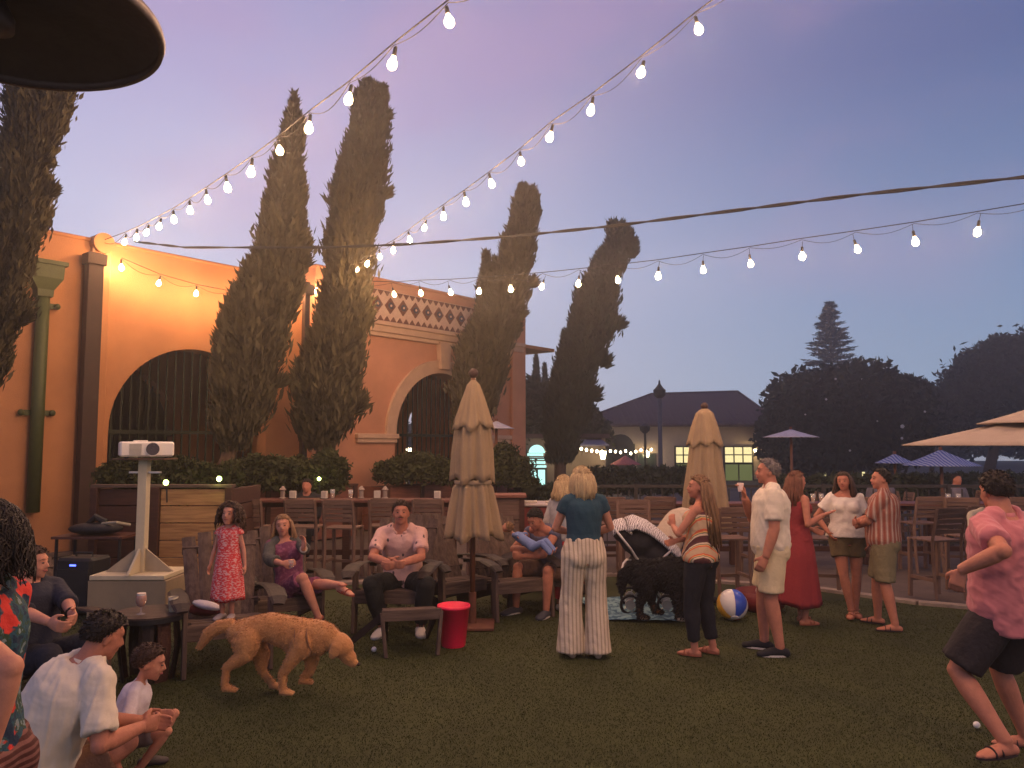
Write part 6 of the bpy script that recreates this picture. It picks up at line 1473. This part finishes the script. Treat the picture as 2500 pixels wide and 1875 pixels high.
# ---- man in striped shirt
mst = mat('brown_striped_shirt_cloth', None, .9, .06, 6, .2, pattern=pat_ramp(lambda nt, t, mpn: angstripes(24, -1, 1)(nt, t, mpn), [(0, (.25, .07, .045)), (.45, (.38, .22, .16)), (.7, (.16, .05, .04)), (.85, (.42, .30, .24))]))
loc = (P(2162, 1400, 8.15).x, 8.15, 0)
pr = person('man in brown striped shirt and khaki shorts with folded arms facing left', loc, 62, 1.65, 'm', skin2, fat=1.12, head=(24, 2, 0), handR=(-.08, .27, 1.12), handL=(.06, .27, 1.06), elbowR=(1, -.1, -.7), elbowL=(-1, -.1, -.7), hdirR=(-1, .2, 0), hdirL=(1, .2, 0), footR=(.16, .10, .075), footL=(-.14, -.08, .075))
shirt(pr, mst, -.15, .99, .85, .024, .02, fl=.03, seed=16, amp=.005); collar(pr, mst)
trousers(pr, mat('khaki_shorts_cloth', (.17, .14, .075), .9, .12, 7, .35), .95, .03, .05, flare=[(0, .11), (.95, .10)], name='shorts', seed=6); sandals(pr, mat('dark_rubber', (.03, .02, .02), .8), 'flip_flop'); hair(pr, H_DARK, 'short', vol=.012, balding=.16)
# ---- man in pink shirt, near right
pinkd = mat('dusty_pink_shirt_cloth', (.46, .15, .16), .9, .05, 6, .12, 24, sheen=.15)
loc = P(2455, 1700, 4.82); loc.z = 0
pr = person('man in dusty pink shirt and black shorts striding at the right edge', loc, 28, 1.78, 'm', skin2, vox=.0065, fat=1.14, face=False,
            pelvis=P(2460, 1478, 4.82), neck=P(2446, 1262, 4.78), head=(-22, -6, 0), footL=P(2456, 1812, 4.62), footR=P(2505, 1795, 5.02), kneeL=(-.4, 1, 0), kneeR=(-.4, 1, 0), toeL=(-.9, .3, -.03), toeR=(-.7, .8, -.03),
            handL=P(2345, 1392, 4.60), elbowL=(-.55, -1, -.2), handR=P(2560, 1420, 4.75), elbowR=(.5, -1, -.3), curlL=.9, sh=0, hdirL=(-.1, .25, -1), palmL=(.9, .3, 0))
shirt(pr, pinkd, -.24, .99, .66, .030, .030, fl=.035, seed=21, amp=.008, vox=.010); collar(pr, pinkd)
trousers(pr, mat('black_shorts_cloth', (.022, .017, .018), .85, .3, 6, .3), .90, .03, .04, flare=[(0, .12), (.90, .115)], name='shorts', seed=9); sandals(pr, mat('dark_rubber', None), 'flip_flop'); hair(pr, H_DARK, 'short', vol=.016, seed=6)
hp_ = pr.t.matrix_basis @ (pr.A['L']['HC'] + pr.A['L']['pn'] * .015); o = MB().ell((0, 0, 0), .024, 14, 9).build('ball', mat('white_ball_plastic', None), None, smooth=True, loc=hp_); tag(o, 'small white ball held in the striding man left hand', 'ball', 'small white balls on the lawn')
# ---- background seated or standing people
loc = (P(2425, 1400, 8.9).x, 8.9, 0)
pr = person('grey haired person in white shirt seated behind the striding man', loc, 160, 1.68, 'm', skin2, pelvis=(0, 0, .62), neck=(0, .04, 1.14), footR=(.12, .42, .2), footL=(-.12, .42, .2), handR=(.08, .35, .85), handL=(-.08, .35, .85))
shirt(pr, white_s, -.1, .99, .7, .022, seed=2); trousers(pr, blackc, 1.8, .018); hair(pr, H_GREY, 'short'); shoes(pr, blackc)
loc = (P(1640, 1400, 9.3).x, 9.3, 0)
pr = person('person in pale beige t-shirt bent forward behind the stroller', loc, -70, 1.72, 'm', skin2, pelvis=(0, -.1, .62), neck=(0, .26, 1.04), bow=.07, head=(0, -30, 0), footR=(.12, .40, .1), footL=(-.12, .40, .1), handR=(.1, .50, .66), handL=(-.1, .5, .66), elbowR=(1, 0, -.5), elbowL=(-1, 0, -.5))
shirt(pr, mat('pale_beige_cotton', (.42, .34, .26), .9, .06, 6, .3), -.14, .99, .75, .028, .02, seed=3, fl=.03, name='t_shirt'); trousers(pr, mat('grey_jeans', (.06, .06, .07), .9), 1.8, .018); hair(pr, H_BROWN, 'short'); shoes(pr, blackc)
loc = (P(1352, 1400, 9.1).x, 9.1, 0)
pr = person('man in grey blue tank top seated bending over the baby he cradles', loc, 138, 1.76, 'm', skin2, pelvis=(0, -.02, .44), neck=(0, .22, .90), bow=.06, head=(0, -30, 0), footR=(.16, .46, .075), footL=(-.2, .38, .075), kneeR=(.4, 1, 1), kneeL=(-.4, 1, 1), handR=(-.02, .44, .70), handL=(.06, .46, .62), elbowR=(1, .2, -.3), elbowL=(-1, .2, -.3), hdirR=(-1, .2, 0), hdirL=(1, .2, 0))
shirt(pr, mat('grey_blue_cotton', (.10, .10, .15), .9, .1, 6, .3), -.1, .95, .12, .02, seed=3, name='tank_top'); trousers(pr, mat('brown_shorts_cloth', None), .9, .022, .06, name='shorts'); hair(pr, H_DARK, 'short'); shoes(pr, mat('dark_grey_sneaker', (.05, .05, .06), .7), mat('white_rubber', None))
bpos = pr.t.matrix_basis @ ((pr.A['R']['W'] + pr.A['L']['W']) / 2 + Vector((0, .03, .12)))
pr = person('baby in light blue outfit lying in the seated man arms', bpos, 60, .60, 'c', skin, hs=1.75, vox=.009, pelvis=(0, -.32, -.1), neck=(0, .35, .25), headc=(0, .62, .42), head=(0, 35, 0), footR=(.12, -1.0, -.2), footL=(-.12, -1.0, -.25), handR=(.15, .05, .15), handL=(-.15, .1, .12), toeR=(0, -.4, 1), toeL=(0, -.4, 1), fupR=(0, 1, .2), fupL=(0, 1, .2), kneeR=(.2, 0, 1), kneeL=(-.2, 0, 1))
shirt(pr, mat('light_blue_cotton', (.16, .22, .42), .9, .08), -.15, .97, 1.3, .03, seed=3, name='baby_suit', vox=.010, amp=.002); trousers(pr, mat('light_blue_cotton', None), 2.05, .035, .2, name='baby_legs', vox=.010, amp=.002); hair(pr, H_STRAW, 'short', vol=.004)
loc = (P(1376, 1400, 9.0).x, 9.0, 0)
pr = person('child in grey top and coral leggings standing behind the blonde woman', loc, -30, 1.52, 'c', skin, hs=1.08, head=(0, 0, 0), footR=(.08, 0, .075), footL=(-.08, .03, .075), face=False)
shirt(pr, mat('pale_grey_cotton', (.34, .33, .33), .9), -.05, .98, 1.5, .02, .02, seed=3, name='top'); trousers(pr, mat('coral_leggings', (.75, .06, .07), .8, .05), 1.85, .016, name='leggings'); hair(pr, H_BLOND, 'long', .12, n=50); shoes(pr, mat('white_sneaker', None))
for (u, Y, H_, yw, c_, lb) in ((752, 12.6, 1.42, 175, (.02, .02, .022), 'dark clothed person seated beyond the bar table behind the lantern'), (2150, 14.7, 1.4, 150, (.10, .09, .11), 'person in grey seated under the smaller striped parasol'), (2330, 14.9, 1.4, 200, (.16, .14, .15), 'person in pale grey seated under the wide striped parasol')):
    pr = person(lb, (P(u, 1200, Y).x, Y, .02), yw, 1.7, 'm', skin2, pelvis=(0, 0, .55), neck=(0, .03, 1.06), footR=(.12, .42, .1), footL=(-.12, .42, .1), handR=(.1, .35, .75), handL=(-.1, .35, .75), vox=.014, face=False)
    shirt(pr, mat('cloth_%d' % u, c_, .9), -.1, .99, 1.3, .022, vox=.016); trousers(pr, blackc, 1.9, .02, vox=.016); hair(pr, H_DARK, 'short')
# ============================================================ DOGS
def dog(label, loc, yaw, S, coat, joints, furm, ln=.03, nf=16000, extra=None, nm='dog', colmat=None, fat=1.0):
    """dog facing +y; joints in metres for a dog 0.60 m at the shoulder"""
    t = thing(nm, label, 'dog', loc, R(yaw)); mb = MB()
    j = dict(rump=(0, -.33, .53), loin=(0, -.12, .545), chest=(0, .16, .51), shoulder=(0, .27, .56), neck=(0, .36, .58), poll=(0, .50, .52), tail=[(0, -.40, .56), (0, -.54, .56), (0, -.66, .47), (0, -.73, .36)],
             FL=[(-.09, .24, .50), (-.09, .22, .36), (-.09, .27, .20), (-.09, .25, .05)], FR=[(.09, .24, .50), (.09, .22, .36), (.09, .25, .20), (.09, .25, .05)],
             HL=[(-.09, -.30, .50), (-.10, -.20, .33), (-.10, -.36, .20), (-.10, -.33, .05)], HR=[(.09, -.30, .50), (.10, -.20, .33), (.10, -.36, .20), (.10, -.33, .05)], head=-35, hyaw=0)
    j.update(joints)
    V_ = lambda p: Vector(p) * S
    ru, lo, ch, sh, ne, po = [V_(j[q]) for q in ('rump', 'loin', 'chest', 'shoulder', 'neck', 'poll')]
    mb.tube([ru - (lo - ru) * .35, ru, lo, ch, sh + Vector((0, .03, -.04)) * S, sh + Vector((0, .09, -.05)) * S], [tuple(v * S * fat for v in q) for q in ((.07, .08), (.105, .12), (.105, .125), (.125, .165), (.11, .15), (.07, .10))], 18, side=(1, 0, 0))
    mb.ell(ru, (.11 * S * fat, .12 * S, .115 * S * fat), 16, 10); mb.ell(ch + Vector((0, .0, -.03)) * S, (.115 * S * fat, .16 * S, .145 * S * fat), 16, 10)
    mb.tube([sh + Vector((0, -.02, -.03)) * S, ne, po], [(.10 * S, .125 * S), (.088 * S, .10 * S), (.072 * S, .08 * S)], 14, side=(1, 0, 0))
    M = Matrix.Rotation(R(j['hyaw']), 3, 'Z') @ Matrix.Rotation(R(j['head']), 3, 'X')
    def h(x, y, z): return po + M @ (Vector((x, y, z)) * S)
    def e(x, y, z, r): mb.ell(h(x, y, z), tuple(v * S * 1.18 for v in r), 14, 9, M)
    e(0, .045, .005, (.078, .095, .075)); e(0, .13, -.018, (.050, .07, .046)); mb.tube([h(0, .10, -.02), h(0, .20, -.03), h(0, .235, -.03)], [(.046 * S, .044 * S), (.038 * S, .034 * S), (.028 * S, .025 * S)], 12, side=M @ Vector((1, 0, 0)))
    e(0, .15, -.055, (.034, .07, .018)); e(0, .085, .035, (.05, .04, .03))
    for q in (-1, 1): mb.tube([h(q * .06, .02, .045), h(q * .088, .03, .01), h(q * .092, .045, -.05), h(q * .082, .05, -.085)], [(.012 * S, .03 * S), (.016 * S, .042 * S), (.014 * S, .040 * S), (.008 * S, .02 * S)], 10, side=M @ Vector((1, 0, 0)))
    tp = [V_(p) for p in j['tail']]; mb.tube(tp, [v * S for v in ([.042, .05, .048, .018] if len(tp) == 4 else [.04] * len(tp))], 10)
    for key in ('FL', 'FR'):
        a, b, c, d = [V_(p) for p in j[key]]; mb.ell(a, (.058 * S, .085 * S, .11 * S), 12, 8)
        mb.tube([a, b, c, d], [(.060 * S, .075 * S), (.044 * S, .052 * S), (.033 * S, .036 * S), (.028 * S, .030 * S)], 12, side=(1, 0, 0)); mb.ell(c, .035 * S, 10, 7)
        td = Vector((0, 1, 0)) if key + 't' not in j else Vector(j[key + 't']).normalized(); mb.tube([d - td * .02 * S + Vector((0, 0, -.012)) * S, d + td * .03 * S + Vector((0, 0, -.022)) * S, d + td * .065 * S + Vector((0, 0, -.03)) * S], [(.032 * S, .032 * S), (.040 * S, .028 * S), (.034 * S, .018 * S)], 10, side=(1, 0, 0))
        for x in (-.024, -.008, .008, .024): mb.ell(d + td * .072 * S + Vector((x * S, 0, -.033 * S)), (.010 * S, .018 * S, .015 * S), 8, 6)
    for key in ('HL', 'HR'):
        a, b, c, d = [V_(p) for p in j[key]]; mb.ell(a + Vector((0, .02, -.03)) * S, (.065 * S, .105 * S, .12 * S), 12, 8)
        mb.tube([a, b, c, c.lerp(d, .4), d], [(.068 * S, .10 * S), (.050 * S, .066 * S), (.027 * S, .036 * S), (.026 * S, .028 * S), (.027 * S, .028 * S)], 12, side=(1, 0, 0)); mb.ell(c, (.026 * S, .034 * S, .032 * S), 10, 7)
        td = Vector((0, 1, 0)); mb.tube([d - td * .015 * S + Vector((0, 0, -.012)) * S, d + td * .035 * S + Vector((0, 0, -.022)) * S, d + td * .075 * S + Vector((0, 0, -.03)) * S], [(.030 * S, .030 * S), (.038 * S, .026 * S), (.032 * S, .018 * S)], 10, side=(1, 0, 0))
        for x in (-.022, -.008, .008, .022): mb.ell(d + td * .080 * S + Vector((x * S, 0, -.033 * S)), (.010 * S, .018 * S, .015 * S), 8, 6)
    b = voxel(mb, 'body', .008, 3, coat, t, lambda co: .0025 * wob(co, 30, 2))
    # fur tufts lying tailward and down
    me = b.data; n = len(me.vertices); co = np.empty(n * 3, np.float32); me.vertices.foreach_get('co', co); co = co.reshape(-1, 3); nr = np.empty(n * 3, np.float32); me.vertices.foreach_get('normal', nr); nr = nr.reshape(-1, 3)
    ix = rng.choice(n, min(nf, n), replace=False); c = co[ix]; nn = nr[ix]; keep = (c[:, 2] > .07 * S); c = c[keep]; nn = nn[keep]
    head = np.linalg.norm(c - np.array(h(0, .12, 0)), axis=1) < .17 * S
    d = nn * .20 + np.array([0, -.65, -.55]) + rng.normal(size=c.shape) * .22; ll_ = np.where(head, ln * .35, ln)
    v_, f_ = leaves(c + nn * .002, d, ll_, ll_ * .22)
    link('fur', npmesh('fur', v_, f_, 4), furm or coat, t)
    MB().ell(h(0, .245, -.018), tuple(v * S for v in (.018, .012, .013)), 10, 7, M).build('nose', mat('dog_nose', (.03, .015, .012), .35), t, smooth=True)
    for q in (-1, 1): MB().ell(h(q * .042, .105, .022), tuple(v * S for v in (.010, .010, .010)), 10, 7).build('eye', mat('dog_eye', (.02, .01, .006), .15), t, smooth=True)
    return t, h, V_
gold = mat('golden_coat', None, .85, .10, 9, .35, 60, sheen=.2, pattern=pat_mix(noisefac(5, .35, .65), (.54, .26, .095), (.44, .195, .065)))
yg = 6.0; c = P(705, 1600, yg)
# joints read from the walking pose: facing right, nose low
def dj(u, v, y=0.0, S=1.08): q = P(u, v, yg + y); return ((y) / S * -1 if False else -y / S, (q.x - c.x) / S, q.z / S)
S_ = 1.0
def dj(u, v, y=0.0): q = P(u, v, yg - y); return (y, q.x - c.x, q.z)
gj = dict(rump=dj(592, 1545), loin=dj(655, 1530), chest=dj(738, 1555), shoulder=dj(780, 1545), neck=dj(800, 1555), poll=dj(818, 1568),
          tail=[dj(572, 1522), dj(535, 1530), dj(507, 1548), dj(484, 1586)],
          FR=[dj(748, 1580, .085), dj(700, 1610, .09) if False else dj(752, 1620, .09), dj(688, 1640, .09), dj(692, 1678, .09)],
          FL=[dj(752, 1575, -.085), dj(762, 1612, -.09), dj(756, 1640, -.09), dj(738, 1656, -.09)],
          HR=[dj(595, 1560, .08), dj(597, 1600, .09), dj(552, 1632, .10), dj(549, 1674, .10)],
          HL=[dj(615, 1560, -.08), dj(640, 1600, -.09), dj(640, 1638, -.10), dj(664, 1668, -.10)], head=-38, hyaw=-0)
gj['FR'] = [dj(735, 1575, .085), dj(712, 1612, .09), dj(690, 1645, .09), dj(690, 1682, .09)]
t, h, V_ = dog('golden retriever walking right across the lawn with its nose low', (c.x, yg, 0), -90, S_, gold, gj, gold, nf=9000, nm='golden_dog', fat=.86, ln=.024)
# harness straps
hm_ = mat('tan_harness_webbing', (.22, .11, .06), .7)
for (uc, vt, vb, tilt) in ((726, 1527, 1600, .03), (755, 1530, 1582, .02)):
    top = Vector(dj(uc, vt)); bot = Vector(dj(uc + 14, vb)); cc = (top + bot) / 2; hh = (top - bot).length / 2 + .015
    MB().tube([cc + Vector((math.sin(v) * .128, (top - bot).y / 2 * math.cos(v) * 1, math.cos(v) * hh)) for v in [2 * math.pi * q / 24 for q in range(25)]], [(.003, .011)] * 25, 6, side=[(0, 1, 0)] * 25).build('harness_strap', hm_, t)
# black dog
bk = mat('black_white_tan_coat', None, .8, .15, 9, .3, 60, pattern=lambda nt, t, mpn: (lambda sx_, ln_, mxx: (
    nt.links.new(t.outputs['Object'], sx_.inputs[0]), nt.links.new(sx_.outputs['Z'], ln_.inputs['Value']),
    nt.links.new(ln_.outputs[0], mxx.inputs[0]), mxx.outputs[0])[-1])(nt.nodes.new('ShaderNodeSeparateXYZ'),
    (lambda m: (m.inputs['From Min'].__setattr__('default_value', 0), m.inputs['From Max'].__setattr__('default_value', .5), m)[-1])(nt.nodes.new('ShaderNodeMapRange')),
    (lambda r: ([r.color_ramp.elements.remove(r.color_ramp.elements[-1])], r.color_ramp.elements[0].__setattr__('color', (.50, .42, .34, 1)), [(e_ := r.color_ramp.elements.new(p_), e_.__setattr__('color', c_)) for p_, c_ in ((.16, (.45, .36, .28, 1)), (.2, (.16, .07, .03, 1)), (.34, (.10, .045, .02, 1)), (.42, (.010, .009, .010, 1)))], r)[-1])(nt.nodes.new('ShaderNodeValToRGB'))))
blackfur = mat('black_coat', (.010, .009, .010), .75, .3, 9, .3)
yb = 8.35; c = P(1605, 1430, yb)
def db(u, v, y=0.0): q = P(u, v, yb - y); return (y, q.x - c.x, q.z)
t, h, V_ = dog('big black dog with pale paws and chest standing on the blue blanket', (c.x, yb, 0), -90, 1.0, bk,
    dict(rump=db(1555, 1400), loin=db(1590, 1398), chest=db(1630, 1402), shoulder=db(1655, 1395), neck=db(1672, 1380), poll=db(1690, 1372), tail=[db(1540, 1385), db(1522, 1400), db(1518, 1425), db(1520, 1450)],
         FR=[db(1650, 1420, .09), db(1648, 1448, .10), db(1655, 1480, .10), db(1656, 1506, .10)], FL=[db(1650, 1420, -.09), db(1655, 1448, -.1), db(1668, 1475, -.1), db(1672, 1492, -.1)],
         HR=[db(1565, 1415, .09), db(1580, 1445, .1), db(1562, 1475, .1), db(1562, 1502, .1)], HL=[db(1575, 1415, -.09), db(1592, 1442, -.1), db(1590, 1468, -.1), db(1598, 1488, -.1)], head=-5, hyaw=20), blackfur, ln=.05, nf=15000, nm='black_dog', fat=1.12)
pw = mat('pale_chest_fur', (.52, .46, .38), .85, .15, 12, .4, 60)
mb = MB(); mb.ell(Vector(db(1668, 1408)), (.075, .05, .13), 14, 10); voxel(mb, 'white_chest', .01, 2, pw, t, wrinkle(.006, 40, 2))
# ============================================================ HAZE, a volume added to imitate lens glare round the bulbs
hb = MB().box((0, 41, 6.6), (164, 110, 15.6)).build('glare_haze', None); hb['kind'] = 'stuff'; hb['label'] = 'thin hazy volume added to imitate lens glare round the lights'
hmt = bpy.data.materials.new('glare_haze'); hmt.use_nodes = True; nt = hmt.node_tree; nt.nodes.clear()
pv_ = nt.nodes.new('ShaderNodeVolumePrincipled'); pv_.inputs['Density'].default_value = .0038; pv_.inputs['Color'].default_value = (.92, .93, .98, 1); pv_.inputs['Anisotropy'].default_value = .75
ho = nt.nodes.new('ShaderNodeOutputMaterial'); nt.links.new(pv_.outputs[0], ho.inputs['Volume']); hb.data.materials.append(hmt)
